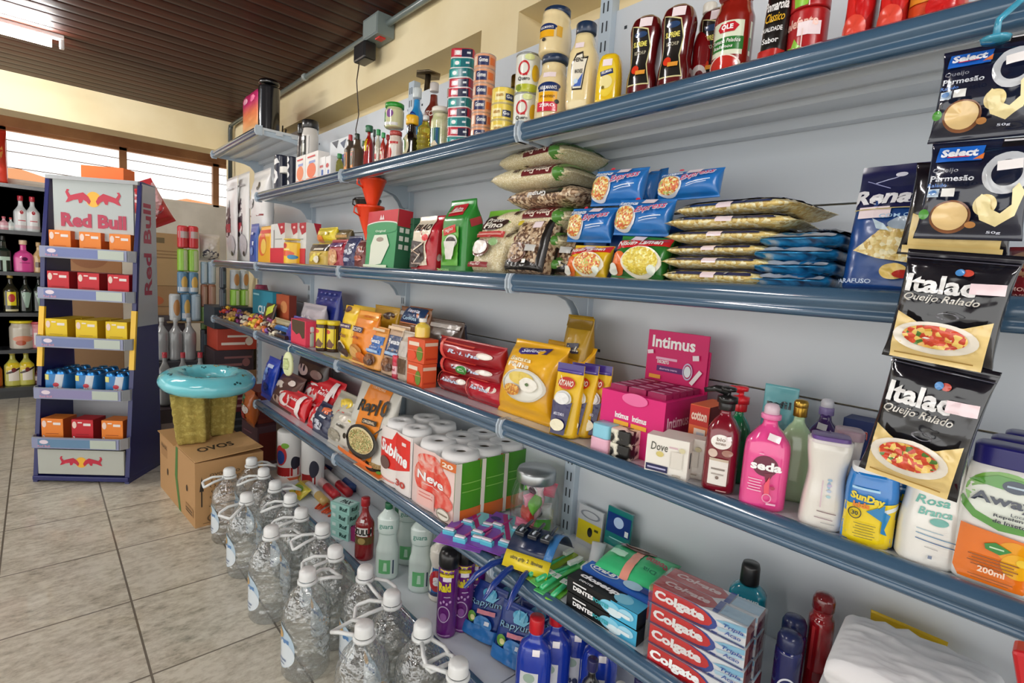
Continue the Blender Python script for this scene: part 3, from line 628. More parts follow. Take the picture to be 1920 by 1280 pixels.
KEY = [('P', [(-.28, .62), (-.12, .74), (.1, .76), (.12, .7), (.28, .7), (.22, .58), (.14, .3), (-.2, .3), (-.26, .45)], '33312e'), ('P', [(-.24, .61), (-.1, .71), (.08, .73), (.1, .67), (.24, .67), (.19, .58), (.11, .32), (-.17, .32), (-.22, .45)], 'f2ecd9'), ('T', -.02, .66, .3, .05, 'HEINZ', '222', .03), ('T', 0, .52, .26, .05, 'MAIONESE', '444', .02), ('P', [(-.16, .34), (.1, .34), (.15, .5), (.02, .42)], '4a6cc0'), ('E', -.07, .4, .07, .03, 'cfe3f2')]
item('mayonnaise_squeeze_bottle', 'upside down mayonnaise squeeze bottle with a keystone label and blue base cap', 'bottle', 'T', .885, 1062, 1113, 41, .075, ([(0, .6, .7), (.08, .9, .9), (.2, 1, 1), (.5, 1.02, 1), (.78, .92, .95), (.9, .66, .8), (1, .6, .75)], 2.8), 'efdca6', 's', rnd=True, yaw=26, front=KEY, cap=[('top_lid', 'screw', .68, '1e3350', 'p', .89, 1), ('base_cap', 'block', .8, '2a2f92', 'p', 0, .09)], price=(-.05, .84, .02, .012))
mu = item('mustard_bottle', 'bright yellow mustard bottle on a blue cap, front one', 'bottle', 'T', .885, 1117, 1160, 82, .05, ([(0, .85, .8), (.15, 1, 1), (.5, 1, 1), (.85, .88, .85), (.96, .7, .7), (1, .5, .5)], 3), 'f2c81c', 's', rnd=True, yaw=22, group='mustard bottles', front=[('E', 0, .55, .36, .36, 'f7d845'), ('R', 0, .62, .5, .09, '24386e', 12), ('E', 0, .45, .25, .12, 'f6e7a0'), ('T', 0, .63, .4, .05, 'HELLMANN', 'fff', .02, 0, 12), ('E', -.1, .35, .06, .03, '7a6a20')], cap=('base_cap', 'block', .92, '24466e', 'p', 0, .16), price=(0, .8, .02, .014))
rep(mu, 'yellow mustard bottle tucked behind the front mustard', dx=.05, dy=-.045)
KET = [('P', [(-.32, .86), (.2, .8), (.3, .6), (.22, .4), (.34, .16), (-.36, .16), (-.3, .5)], 'e0d8a0'), ('P', [(-.3, .845), (.18, .785), (.27, .6), (.19, .4), (.31, .175), (-.34, .175), (-.28, .5)], '1c1a16'), ('E', -.02, .74, .2, .035, '22406a'), ('T', -.02, .63, .42, .06, 'SUPREME', 'e8dc6a', .03), ('T', 0, .53, .36, .04, 'KETCHUP', 'b9b29a', .02), ('E', -.12, .34, .12, .05, 'd8381c'), ('R', .06, .3, .3, .05, 'e39a3a')]
kt = item('ketchup_bottle', 'dark red ketchup squeeze bottle with black curvy label, front one', 'bottle', 'T', .885, 1176, 1230, 29, .06, ([(0, .92, .9), (.06, 1, 1), (.25, .98, 1), (.42, .84, .9), (.62, .9, .95), (.82, 1, 1), (.94, .85, .85), (1, .5, .5)], 2.6), '5c0f12', 's', rnd=True, yaw=14, group='dark red ketchup bottles', front=KET, price=(.1, .88, .024, .018))
rep(kt, 'dark red ketchup bottle second in line behind the front one', dx=.005, dy=-.068)
rep(kt, 'third dark red ketchup bottle, half hidden in the shade', dx=.06, dy=-.115)
item('ketchup_bottle', 'red ketchup bottle with a white cap left of the pickle jar', 'bottle', 'T', .93, 1292, 1338, 2, .07, 'flask', '8a1015', 's', yaw=10, front=[('R', 0, .22, 1.4, .3, 'b02228'), ('E', -.05, .25, .3, .12, 'e8e0dc'), ('E', 0, .24, .15, .06, '6a1a1c'), ('R', .1, .1, .6, .05, 'f0e6d0')], cap=('cap', 'screw', .5, 'e8e4d8', 'p', .9, 1))
item('peeled_tomato_jar', 'tall glass jar with green and white label of peeled tomatoes', 'jar', 'T', .88, 1334, 1398, -60, .09, 'jar', '8a1c12', 's', yaw=6, H=.155, cap=('lid', 'screw', .9, 'c0241c', 'p', .93, 1), bn='jar_body', front=[('R', 0, .5, 1.7, .42, 'e3ead0'), ('R', 0, .43, 1.7, .16, '2f7a34'), ('P', [(-.22, .62), (-.14, .68), (.18, .69), (.3, .64), (.2, .57), (-.16, .57)], 'c4202c'), ('T', .02, .63, .3, .06, 'OLE', 'fff', .04), ('T', .0, .46, .7, .05, 'Tomates Pelados', 'f6f6f0', .01, .2), ('T', -.05, .39, .5, .04, 'Italianos', 'f6f6f0', .01, .2), ('E', 0, .16, .4, .13, 'c62c22'), ('O', 0, .16, .4, .13, 'f0e0d0', .88)])
item('tomato_sauce_pouch', 'black tomato sauce pouch with yellow script beside the peeled tomato jar', 'pouch', 'T', .89, 1413, 1462, -30, .06, 'stand', '171412', 'f', wr=.002, H=.15, front=[('T', 0, .66, .9, .12, 'Pomarola', 'f2f2f0', .03, .1), ('T', .05, .52, .7, .1, 'Classico', 'e8b42a', .01, .3), ('T', 0, .38, .8, .06, 'QUALIDADE', 'eee', .02), ('T', .05, .26, .6, .06, 'Sabor', 'eee', .02), ('R', 0, .08, 1, .16, 'b8231c'), ('E', .1, .84, .4, .1, 'd8b020')])
ce = item('tomato_extract_can', 'red tomato extract can with green leaf, standing on the shelf', 'can', 'T', .885, 1477, 1538, 22, .08, 'can', 'b01a1e', 'p', yaw=4, rnd=True, group='red tomato extract cans', bn='can_body', price=(.15, .6, .03, .02), front=[('T', -.05, .74, .8, .2, 'elefante', 'f4c0b0', .03), ('P', [(-.34, .02), (-.38, .3), (-.25, .28), (-.18, .44), (-.06, .3), (.06, .24), (-.02, .02)], '8cc63a'), ('E', -.18, .2, .06, .06, 'f0f0e0'), ('R', .02, .3, .03, .6, 'f0d8d0')])
rep(ce, 'red tomato extract can stacked on top of the lower one', dz=OPEN['H'] + .002, rz=10)
TP = [('E', -.12, .5, .3, .3, 'd8201a'), ('E', .24, .4, .26, .24, 'c8181a'), ('E', .0, .12, .4, .14, 'e04a38'), ('E', -.2, .6, .06, .1, 'f6a090'), ('P', [(-.2, .8), (-.12, .7), (0, .8), (-.05, .68), (.06, .62), (-.12, .64), (-.26, .66)], '6a8a2a'), ('P', [(.2, .62), (.26, .56), (.36, .6), (.3, .54), (.2, .54)], '6a8a2a')]
tp = item('tomato_pulp_pouch', 'red pouch with big tomatoes printed on it, nearer the extract cans', 'pouch', 'T', .885, 1570, 1625, -30, .06, 'stand', 'a81818', 'f', wr=.003, H=.14, front=TP, group='red tomato pouches')
tp2 = rep(tp, 'second red tomato print pouch, nearer the frame edge', dy=0); tp2.location.y = yAt(1664, .885, ZS['T'])
item('tomato_sauce_pouch', 'orange and red pouch with white lettering at the near end of the top shelf', 'pouch', 'T', .885, 1688, 1800, -40, .06, 'stand', 'd8481c', 'f', wr=.003, H=.14, front=[('R', 0, .35, 1, .3, 'e8902a'), ('T', -.22, .36, .4, .16, 'TRAD', 'f6e8d8', .04, .1), ('E', .2, .12, .3, .14, 'c81c1c'), ('E', .25, .7, .2, .2, 'a8201c')])
# ================================================================ SECOND SHELF, far to near
RW[0] = 1.03
# hanging bags at the far end
for k, (a, b, t, yb_, c, lb) in enumerate(((420, 440, 330, 484, 'e6e3e4', 'clear bag with dark print hanging at the far end of the second shelf'), (441, 462, 322, 486, 'ecebe9', 'clear bag with a maroon and navy print at the far end of the second shelf'))):
    item('hanging_bag', lb, 'bag', 'M', .90 + .03 * k, a, b, t, .03, 'pillow', c, 'f', wr=.006, front=[('P', [(-.35, .3), (-.25, .62), (0, .74), (.15, .5), (.1, .28)], '3a2030'), ('R', -.05, .4, .4, .1, 'b03040'), ('E', .15, .2, .3, .12, 'c9c5cc'), ('E', .2, .1, .07, .03, '222'), ('R', 0, .86, .6, .02, 'b9b5b8')])
item('white_bundle', 'bundle of white wrapped goods hanging from the raised far shelf', 'bundle', 'M', .93, 462, 492, 315, .08, 'pillow', 'e9e7e6', 'f', wr=.012, z0=.06, front=[('R', 0, .45, .8, .02, '8a2a30'), ('E', .1, .8, .1, .05, '222'), ('E', -.2, .6, .2, .06, 'cfcdd0')])
item('blue_packet', 'narrow blue packet left of the yellow and orange packet', 'packet', 'M', .885, 466, 480, 418, .03, 'bag', '3658a8', 'f', wr=.002, front=[('R', .1, .5, .2, .1, 'dfe6f4'), ('E', 0, .3, .2, .1, '7c9ad8'), ('R', 0, .75, .3, .06, 'cfd8ee')])
item('flour_packet', 'yellow and orange cereal packet at the far end of the second shelf', 'packet', 'M', .885, 482, 506, 422, .04, 'brick', 'f0b432', 'f', front=[('E', -.1, .5, .3, .3, 'e8683c'), ('E', 0, .45, .2, .2, 'f8d060'), ('R', 0, .85, .8, .1, 'e8402c')])
bo = item('sweets_box', 'dark red open top box behind the small white boxes', 'box', 'M', 1.0, 520, 574, 400, .12, 'box', '9a1a24', 'c', z0=.07, H=.07, front=[('P', [(-.2, .2), (0, .6), (.3, .2)], '7a1018'), ('R', 0, .9, .9, .08, '5a1a14')])
item('sweets_box', 'brown and cream box on top of the dark red box', 'box', 'M', 1.0, 518, 556, 380, .1, 'box', '3e1c14', 'c', z0=.142, H=.05, front=[('R', -.33, .5, .34, 1, 'd9c07a')])
bo.location.z -= 0
item('support_box', 'plain red box under the dark red sweets box', 'box', 'M', 1.0, 520, 574, 430, .12, 'box', '8c1c22', 'c', H=.069)
WB = [('P', [(.0, 1), (.5, 1), (.5, .78), (.25, .72)], 'b01c2c'), ('E', .3, .9, .08, .03, 'e8c0c0'), ('R', -.25, .55, .06, .6, 'b0a8a8'), ('R', .1, .62, .5, .02, '9aa09a'), ('R', 0, .2, 1, .4, 'd0283a')]
wb = item('tea_box', 'white box with red top corner and red base behind the yellow tin', 'box', 'M', .89, 507, 533, 418, .07, 'box', 'dcdcd8', 'c', front=WB, side=WB[:1], group='white and red boxes')
rep(wb, 'second white and red box, showing over the yellow tin', dx=.03, dy=-.083)
rep(wb, 'third white and red box, right of the yellow tin top', dx=.04, dy=-.165)
item('cocoa_tin', 'round yellow tin with blue oval and red crest', 'tin', 'M', .885, 534, 573, 448, .08, 'can', 'f2c41e', 'p', rnd=True, yaw=30, bn='tin_body', cap=('lid', 'screw', 1.02, 'e8c838', 'p', .95, 1), front=[('E', -.2, .84, .14, .12, 'c8342a'), ('E', -.05, .5, .35, .12, 'e05a2a'), ('E', .2, .35, .22, .1, '1f86b8'), ('R', -.1, .68, .4, .05, 'f8ecb0')])
item('snack_pouch', 'yellow snack pouch lying on top of the banana snack pouches', 'pouch', 'M', .92, 588, 622, 430, .05, 'pillow', 'e8d22a', 'f', z0=.1, wr=.006, H=.07, front=[('E', -.2, .3, .2, .25, 'e88030'), ('R', .1, .6, .4, .2, 'c8b010')])
item('banana_snack_pouch', 'gold and black pouch with a banana picture next to the yellow tin', 'pouch', 'M', .885, 575, 609, 455, .05, 'bag', 'c8a83c', 'f', wr=.004, front=[('R', 0, .82, 1, .3, '3a2a1c'), ('P', [(-.35, .25), (-.1, .55), (.3, .6), (.1, .38), (-.2, .2)], 'f0dc5a'), ('R', .1, .75, .5, .08, 'e8e0d0'), ('E', .1, .3, .14, .16, 'f4eed8')])
item('snack_pouch', 'brown and green pouch over the red snack pouch', 'pouch', 'M', .94, 620, 650, 430, .05, 'pillow', '6a5a34', 'f', z0=.1, wr=.008, H=.06, front=[('R', 0, .5, .8, .2, 'b88a3a')])
item('bread_snack_pouch', 'red and purple pouch with toast picture left of the navy pouch', 'pouch', 'M', .885, 611, 640, 447, .05, 'bag', 'a8283c', 'f', wr=.006, front=[('E', -.1, .35, .35, .3, 'd89a64'), ('E', 0, .3, .2, .16, 'e8c090'), ('R', 0, .8, .8, .15, '5a2a6a')])
item('toast_pouch', 'crumpled navy pouch left of the orange funnels', 'pouch', 'M', .885, 640, 664, 440, .06, 'bag', '27305e', 'f', wr=.01, front=[('E', 0, .5, .3, .1, 'c8ccd8'), ('E', -.1, .25, .3, .06, 'b0b8cc'), ('R', .2, .7, .3, .05, 'e0e0ea')])
item('chocolate_pouch', 'dark red pouch in front of the lower orange funnel', 'pouch', 'M', .885, 661, 682, 448, .05, 'bag', '6a2420', 'f', wr=.006, front=[('R', 0, .7, .5, .14, 'd8b8a0'), ('E', 0, .35, .3, .1, 'b8604a')])
# funnels
def funnel(label, X, px, py0, py1, w, c, group=None, nm='funnel', tilt=0):
    P0 = onX(px, py0, X); h = zAt(py1, X, P0.y) - P0.z; r = empty(nm, P0); tag(r, label, 'funnel', group)
    M1 = mat(c, 'p')
    MB().lathe([(.012, 0), (w * .12, h * .12), (w / 2, h * .93), (w / 2 + .003, h * .94), (w / 2 + .003, h), (w / 2 - .002, h), (w / 2 - .003, h * .92), (w * .1, h * .14), (.009, .002)], M1, 32, caps=False).build('cone', r)
    MB().tube([(-w / 2, 0, h * .97), (-w / 2 - .012, 0, h * .93), (-w / 2 - .014, 0, h * .8), (-w / 2 + .012, 0, h * .72)], .003, M1, 8).build('handle', r)
    r.rotation_euler = (radians(tilt), 0, 0); return r
funnel('lower orange plastic funnel, wide end up, beside the coffee filter box', .93, 692, 462, 385, .10, 'f0421a', 'orange funnels')
MB_ = MB().lathe([(.03, 0), (.045, .004), (.045, .075), (.04, .078)], mat('8a1c1c'), 24); o = MB_.build('red_tin'); P0 = onX(692, 497, .93); o.location = (.93, P0.y, ZS['M']); tag(o, 'low dark red tin carrying the orange funnels', 'tin')
funnel('upper orange plastic funnel standing inside the lower one', .93, 697, 404, 334, .095, 'f0421a', 'orange funnels')
funnel('black plastic funnel leaning behind the orange funnels', .985, 688, 440, 372, .10, '26201f')
gd = onX(765, 400, 1.05); r = empty('green_strainer', (1.05, gd.y - .02, ZS['M'] + .0)); tag(r, 'green plastic bowl shaped strainer behind the coffee filter box', 'strainer')
MB().lathe([(.02, .155), (.045, .16), (.068, .185), (.072, .192), (.067, .192), (.042, .166), (.01, .161)], mat('3fa57c'), 28, caps=False).build('bowl', r)
MB().lathe([(.03, 0), (.02, .02), (.02, .14), (.03, .158)], mat('3fa57c'), 16).build('stem', r)
item('herb_packet', 'small printed packet with herbs lying on the green strainer', 'packet', 'M', 1.03, 724, 752, 370, .02, 'pillow', 'c8a050', 'f', z0=.16, H=.04, wr=.006, front=[('E', 0, .5, .3, .3, '6a3a1a'), ('E', .2, .3, .2, .2, '5a8a2a')])
# coffee shelf
FB = [('R', 0, .86, 1, .28, 'cc2434'), ('E', 0, .72, .6, .1, 'e8e4dc'), ('E', 0, .7, .6, .1, '3f9a62'), ('P', [(-.08, .84), (-.04, .93), (0, .86), (.04, .93), (.08, .84)], 'f0d8d8'), ('P', [(-.3, .4), (-.2, .58), (.2, .58), (.32, .4), (.1, .08), (-.3, .04)], 'e4ead8'), ('E', 0, .5, .12, .04, 'a8988a'), ('T', 0, .64, .34, .05, 'Original', 'd8ecd8', .02), ('R', -.1, .03, .8, .06, 'e0eed0')]
item('coffee_filter_box', 'green and white coffee filter box with red top leaning back', 'box', 'M', .89, 681, 736, 394, .055, 'box', '3f9a62', 'c', lean=4, front=FB, side=[('R', 0, .86, 1, .28, 'a81c2a'), ('R', 0, .36, 1, .72, '2a6a48')] + [('R', -.2 + .4 * (i % 2), .66 - .14 * (i // 2), .28, .08, 'd8e0d4') for i in range(6)], price=None)
for k in range(2):
    item('coffee_filter_box', ('green filter box second behind the front filter box', 'dark green filter box third in the filter box row')[k], 'box', 'M', .95 + .03 * k, 752 + 9 * k, 772 + 9 * k, 408, .07, 'box', '2f6a4c', 'c', side=[('R', 0, .1 + .13 * i, .9, .015, '18402c') for i in range(7)], front=[('R', 0, .1 + .13 * i, .9, .015, '18402c') for i in range(7)])
PIL = [('P', [(-.5, 1), (.2, 1), (.28, .7), (.1, .45), (.25, .1), (-.5, .06)], 'e9dcc4'), ('T', -.08, .78, .62, .13, 'PILAO', '2a1a16', .03, .25), ('P', [(-.5, .55), (.05, .5), (.12, .2), (-.1, .05), (-.5, .05)], '2c1412'), ('R', -.15, .42, .5, .03, 'e8d8c0', 25), ('R', -.2, .32, .4, .02, 'c8a890', -20), ('R', -.1, .22, .3, .025, 'e0d0c0', 40), ('T', -.1, .12, .4, .03, 'TRADICIONAL', 'e8d0c0', .02), ('E', .2, .58, .12, .06, 'e01828')]
pc = item('coffee_packet', 'red and black ground coffee packet, front one of its pair', 'packet', 'M', .885, 766, 812, 402, .06, 'brick', 'b8162a', 'f', wr=.003, front=PIL, lean=3, group='red coffee packets')
rep(pc, 'red coffee packet half hidden behind the front red one', dx=.07, dy=-.02, rz=-6)
MEL = [('R', .0, .85, .56, .16, 'c01c2a', 3), ('T', 0, .86, .38, .07, 'Melitta', 'f6e0e0', .03, .3), ('R', 0, .82, .56, .012, 'e8d8c0', 3), ('P', [(-.32, .1), (-.36, .58), (.3, .62), (.34, .1)], '5fae3a'), ('R', -.04, .57, .5, .1, 'd42a24', 10), ('T', -.04, .57, .34, .06, 'regiao', 'f4dcd0', .02, .2, 10), ('E', .08, .42, .24, .09, 'e8e8e0'), ('E', .08, .425, .18, .055, '2a1410'), ('P', [(-.16, .42), (.3, .42), (.2, .18), (-.06, .18)], 'e4e2da'), ('E', -.3, .2, .1, .05, '4a2a18'), ('T', -.1, .04, .5, .03, 'TRADICIONAL', '9ad080', .02)]
item('coffee_packet', 'tall green ground coffee packet with a white cup picture', 'packet', 'M', .885, 822, 868, 369, .07, 'brick', '2d8a34', 'f', wr=.003, front=MEL, side=[('R', 0, .7, .6, .1, 'b8404a', 20), ('E', 0, .4, .2, .04, '54a04a')], yaw=0)
RICE = 'V:f0e6c4:e3d6ae:d8c898:f6efd6:420'
BEAN = 'V:9a7a5c:c8ac8c:6a4c38:e0cdb0:150'
PF = [('R', 0, .9, 1, .24, '72b236'), ('E', -.1, .78, .5, .14, '3a1e18'), ('T', -.02, .82, .55, .08, 'Prato', 'f2ece0', .02, .2), ('T', .02, .72, .62, .1, 'Fino', 'f2ece0', .03, .2), ('R', 0, .56, .9, .1, 'c23a38'), ('R', 0, .56, .8, .03, 'e09a90'), ('E', -.12, .33, .3, .14, '6a3a28'), ('E', -.12, .34, .26, .11, 'efe8e0'), ('E', .3, .42, .12, .06, '8fb87a'), ('R', -.06, .06, .7, .08, '8a1c24'), ('T', -.1, .06, .3, .04, 'Prato Fino', 'f0d8d0', .02)]
item('rice_bag', 'standing clear rice bag with green top and cooked rice picture', 'bag', 'M', .885, 876, 930, 390, .07, 'bag', RICE, 'f', wr=.004, lean=12, front=PF, price=(.25, .85, .02, .014), seed=4)
BG = [('R', 0, .93, 1, .14, '17130f'), ('T', 0, .86, .86, .1, 'Grupal', 'f0ede4', .04, .15), ('R', .44, .5, .12, 1, '17130f'), ('E', -.2, .26, .3, .16, '6a4030'), ('E', -.2, .27, .26, .12, BEAN), ('P', [(-.5, .0), (-.5, .16), (-.1, .1), (.2, .14), (.5, .06), (.5, 0)], '17130f'), ('E', -.3, .75, .08, .05, 'e8d23a'), ('R', .15, .12, .12, .06, 'e8e8e0'), ('R', .25, .32, .24, .1, 'c8c8c4')]
bb = item('bean_bag', 'clear bag of brown beans with black trim, front one beside the rice', 'bag', 'M', .885, 940, 1006, 388, .07, 'bag', BEAN, 'f', wr=.004, lean=14, front=BG, price=(.15, .72, .03, .018), seed=5, group='bags of beans', side=[('R', .3, .5, .4, 1, '17130f')])
rep(bb, 'bag of beans standing behind the front bean bag', dx=.06, dy=-.055, rz=6)
# lying bags above
def lying(name, lb, cat, X, Y, z, Wd, L, T, base, front, wr=.006, rz=0, seed=1, fin='f', kind='pillow', n=None, group=None, sh='M', price=None, along=False, side=()):
    """a bag lying on its back: width Wd along the shelf, length L towards the wall"""
    if along:
        r = item(name, lb, cat, sh, X, 0, 0, 0, T, kind, base, fin, loc=(X + L / 2, Y - Wd / 2, z), Wd=L, H=Wd, lean=90, wr=wr, front=front, side=side, sx=2, seed=seed, yaw=90 + rz, n=n, group=group)
        return r
    r = item(name, lb, cat, sh, X, 0, 0, 0, T, kind, base, fin, loc=(X, Y, z), Wd=Wd, H=L, lean=90, wr=wr, front=front, seed=seed, yaw=rz, n=n, group=group, price=price)
    return r
y0 = onX(985, 400, .93).y
LR = [('R', 0, .36, .9, .34, '6e1c20'), ('R', 0, .12, .9, .08, '4f8a34'), ('R', 0, .6, .9, .03, '4a2a20')]
LRS = [('R', .22, .36, .5, .34, '6e1c20'), ('T', .2, .36, 1.4, .07, 'Prato Fino', 'f0e0d0', .02, 0, 90), ('R', .1, .12, .8, .1, '4f8a34'), ('R', .3, .6, .3, .05, '4a2a20')]
LK = dict(along=True, side=LRS, n=2.6, kind=([(0, .8, .03), (.03, .85, .06), (.1, .97, .6), (.25, 1, .95), (.75, 1, .95), (.9, .97, .6), (.97, .85, .06), (1, .8, .03)], 2.6))
z = ZS['M']
for i in range(3):
    lying('rice_bag', 'rice bag lying flat %s behind the standing bags' % ('at the bottom of the pile', 'second in the pile', 'third in the pile')[i], 'bag', .93, y0 + .02 * (i % 2), z + i * .058, .30, .19, .064, RICE, LR, seed=i + 2, group='lying rice bags', **LK, rz=(-4, 5, 0)[i])
za = onX(1000, 385, .93).z
zz = z + 3 * .058
LB = dict(LK); LB['side'] = [('R', .25, .35, .4, .3, '1a1612'), ('T', .1, .5, 1.2, .06, 'Grupal', 'eee', .03, 0, 90)]
lying('bean_bag', 'bean bag lying on the rice pile near the noodle packets', 'bag', .92, y0 - .05, zz, .27, .18, .052, BEAN, [('R', 0, .35, .9, .3, '1a1612')], seed=8, **LB)
for i in range(2):
    lying('rice_bag', ('rice bag lying above the bean bag, one below the top', 'topmost rice bag of the pile, under the top shelf')[i], 'bag', .935, y0 + .015 + .01 * i, zz + .05 + i * .054, .29, .18, .06, RICE, LR, seed=i + 12, **LK, group='lying rice bags upper', rz=(4, -5)[i])
# noodles
NOOD = 'V:f0d878:e8a850:d8683c:f6ecb0:b8c860:260'
def EXPR(w): return [('E', -.26, .42, .23, .36, 'e8eaf0'), ('E', -.26, .43, .2, .31, NOOD), ('T', -.22, .82, .36, .13, 'Renata', 'f2f4fa', .03), ('T', .2, .66, .5, .24, 'Express', 'e8f0ff', .05, .45, 12), ('T', .2, .66, .49, .22, 'Express', 'c8456a', .01, .45, 12), ('R', .24, .42, .34, .025, 'e0e8f4', 10), ('R', .22, .34, .3, .02, 'c0d0ec', 10), ('E', -.1, .95, .04, .04, 'd0304a')]
def noodle(lb, a, b, yt, yb_, X, c='1f73c0', fr=None, grp='blue instant noodle packets', wr=.004, roll=0, lean=10):
    return item('noodle_packet', lb, 'packet', 'M', X, a, b, yt, .045, 'pillow', c, 'f', yb=yb_, wr=wr, roll=roll, lean=lean, front=fr or EXPR(1), n=3, group=grp, price=(0.1, .9, .03, .012))
noodle('blue noodle packet with bowl picture, lower left of the blue ones', 1048, 1132, 385, 455, .91, roll=2)
noodle('blue noodle packet with bowl picture, lower right under the top right one', 1134, 1240, 369, 444, .905, roll=3)
noodle('blue noodle packet at the upper left, against the bracket', 1092, 1190, 310, 386, .93, roll=2)
noodle('blue noodle packet at the upper right of the noodle pile', 1217, 1336, 311, 372, .93, roll=0)
x_ = noodle('blue noodle packet seen edge on behind the upper left one', 1150, 1212, 315, 386, 1.0, fr=[('R', 0, .5, .6, .2, '1a4a98')], roll=3)
noodle('blue noodle packet leaning behind, between the upper two', 1180, 1235, 312, 380, 1.03, fr=[('R', 0, .5, .6, .2, '3b7fc8')], roll=-4)
for k, (a, b, t, yb_, X) in enumerate(((1060, 1130, 388, 505, .985), (1135, 1235, 372, 515, .98), (1225, 1320, 372, 520, 1.0))):
    item('noodle_carton', 'plain blue carton hidden behind the noodle packets, %s' % ('left one', 'middle one', 'right one')[k], 'carton', 'M', X, a, b, t, .06, 'box', '1c4f98', 'f', H=(.125, .13, .135)[k])
LAM = lambda bg, rb: [('P', [(-.5, .82), (.5, .98), (.5, .78), (-.5, .6)], rb), ('T', -.02, .8, .8, .13, 'Nissin Lamen', 'f6f0ea', .03, .2, 6), ('E', -.32, .3, .17, .26, 'e8702c'), ('E', .12, .36, .34, .34, 'f2ecd8'), ('E', .12, .38, .3, .29, NOOD if bg else 'V:f0e070:e8d048:d8bc38:f6f0a0:240'), ('E', -.38, .15, .1, .12, 'f0f0e4'), ('E', .36, .2, .07, .1, 'e8efe0')]
item('noodle_packet', 'yellow and red instant noodle packet standing at the shelf edge', 'packet', 'M', .885, 1048, 1122, 455, .045, 'pillow', 'f0c422', 'f', wr=.004, lean=16, roll=2, n=3, front=LAM(1, 'd8262c'), price=(-.05, .88, .03, .012))
item('noodle_packet', 'green and red instant noodle packet standing at the shelf edge', 'packet', 'M', .88, 1128, 1228, 440, .05, 'pillow', '2a7a2c', 'f', wr=.004, lean=14, roll=4, n=3, front=LAM(0, 'd8262c'), price=(-.1, .92, .03, .012))
item('noodle_packet', 'dark green noodle packet tucked behind the green and red one', 'packet', 'M', .93, 1222, 1256, 432, .05, 'pillow', '24602a', 'f', wr=.004, lean=8, roll=-5, n=3, front=[('R', 0, .4, .3, .06, 'e8e8e0'), ('E', .1, .2, .2, .1, 'd8d060')])
# stack of navy and clear pasta packs
PAST = 'V:efdc98:e0c477:f6ecc0:caa95a:170'
yc = (yAt(1262, .9, ZS['M']) + yAt(1412, .9, ZS['M'])) / 2
zt = ZS['M']; tot = zAt(372, .89, yc) - zt; hs = [q * tot / .276 for q in (.05, .043, .042, .043, .046, .052)]
for i in range(6):
    PB = [('R', 0, .5, .9, .8, '1d2a66'), ('E', 0, .6, .3, .16, 'c8a85a'), ('T', 0, .4, .5, .06, 'Renata', 'eee', .03)]
    PS = [('R', .26, .55, .34, .8, '1d2a66'), ('R', .1, .5, .34, .12, 'f2dfe4')] + [('R', .32, .35, .3, .02, 'c8ccd8')]
    Lp = .215 + (.02 if i > 3 else 0)
    lying('pasta_pack', '%s pack in the pile of navy and clear pasta packs' % ['bottom', 'second lowest', 'third lowest', 'fourth lowest', 'second highest', 'topmost'][i], 'pack', .885 + random.uniform(-.004, .006), yc + (.0, .004, .002, -.002, -.01, -.018)[i], zt, Lp, .2, hs[i] * 1.12, PAST, PB, seed=20 + i, wr=.005, n=2.6, group='pasta packs', rz=(0, 3, -4, 3, 7, -5)[i], along=True, side=PS, kind=LK['kind'])
    zt += hs[i]
ys = (yAt(1424, .9, ZS['M']) + yAt(1520, .9, ZS['M'])) / 2; zt = ZS['M']; t4 = (zAt(438, .89, ys) - zt) / 4
for i in range(4):
    lying('wafer_pack', '%s of the four light blue and navy packs' % ['bottom one', 'second', 'third', 'top one'][i], 'pack', .885, ys - .003 * i, zt, .125, .2, t4 * 1.06, 'N:16284e:1c78b0:2f9ad4:c8d4dc:24', [('R', 0, .05, .9, .08, 'b8bcc4'), ('R', 0, .62, 1, .75, '16284e'), ('R', .38, .5, .2, .8, '13203e'), ('T', 0, .3, .5, .06, 'Renata', 'b8c4d8', .02)], seed=40 + i, wr=.008, group='light blue packs', n=4, kind=LK['kind'], rz=(2, -3, 3, -2)[i])
    zt += t4
REN = [('R', 0, .9, 1, .22, '1a1c4a'), ('R', 0, .72, 1, .18, '191c48'), ('T', -.06, .725, .86, .12, 'Renata', 'f0f0f4', .04, .15), ('R', 0, .625, .9, .008, 'c8b87a'), ('T', .1, .565, .5, .028, 'COM OVOS', 'a8d0f0', .01), ('P', [(-.3, .33), (-.1, .46), (.15, .52), (.42, .48), (.5, .3), (.3, .2), (-.1, .24), (-.36, .3)], PAST), ('E', .12, .5, .16, .05, 'a8b8c8'), ('P', [(-.2, .54), (-.08, .5), (.0, .44), (-.14, .46)], 'd8ecf8'), ('E', .1, .14, .14, .06, 'e8c86a'), ('E', .2, .12, .1, .03, 'c8342a'), ('T', -.3, .06, .4, .035, 'PARAFUSO', 'c8d8f0', .02), ('E', .3, .9, .16, .06, 'd87a6a'), ('R', -.1, .85, .3, .008, 'c8ccea', 20), ('R', -.2, .8, .3, .006, 'a8acd8', -25), ('E', 0, .88, .06, .02, 'e8e8f4')]
item('pasta_bag', 'large dark blue bag of screw shaped pasta behind the hanging cheese packets', 'bag', 'M', .89, 1562, 1745, 294, .09, 'bag', '14468c', 'f', wr=.006, lean=4, front=REN, price=(-.22, .6, .04, .017), seed=3)
item('pasta_bag', 'dark red pack with brown print at the right edge of the second shelf', 'bag', 'M', .90, 1868, 1990, 455, .08, 'bag', '6a1f24', 'f', wr=.006, front=[('E', -.2, .6, .3, .3, 'a07a5a'), ('R', 0, .28, 1, .3, '7a1a22'), ('T', -.2, .22, .5, .07, 'SEMOLA', 'd8a8a0', .02), ('T', -.2, .1, .5, .07, 'GRANO DURO', 'd8a8a0', .02)], seed=9)
# ================================================================ THIRD SHELF (z 0.868), far to near
RW[0] = 1.03
zF = ZS['F']
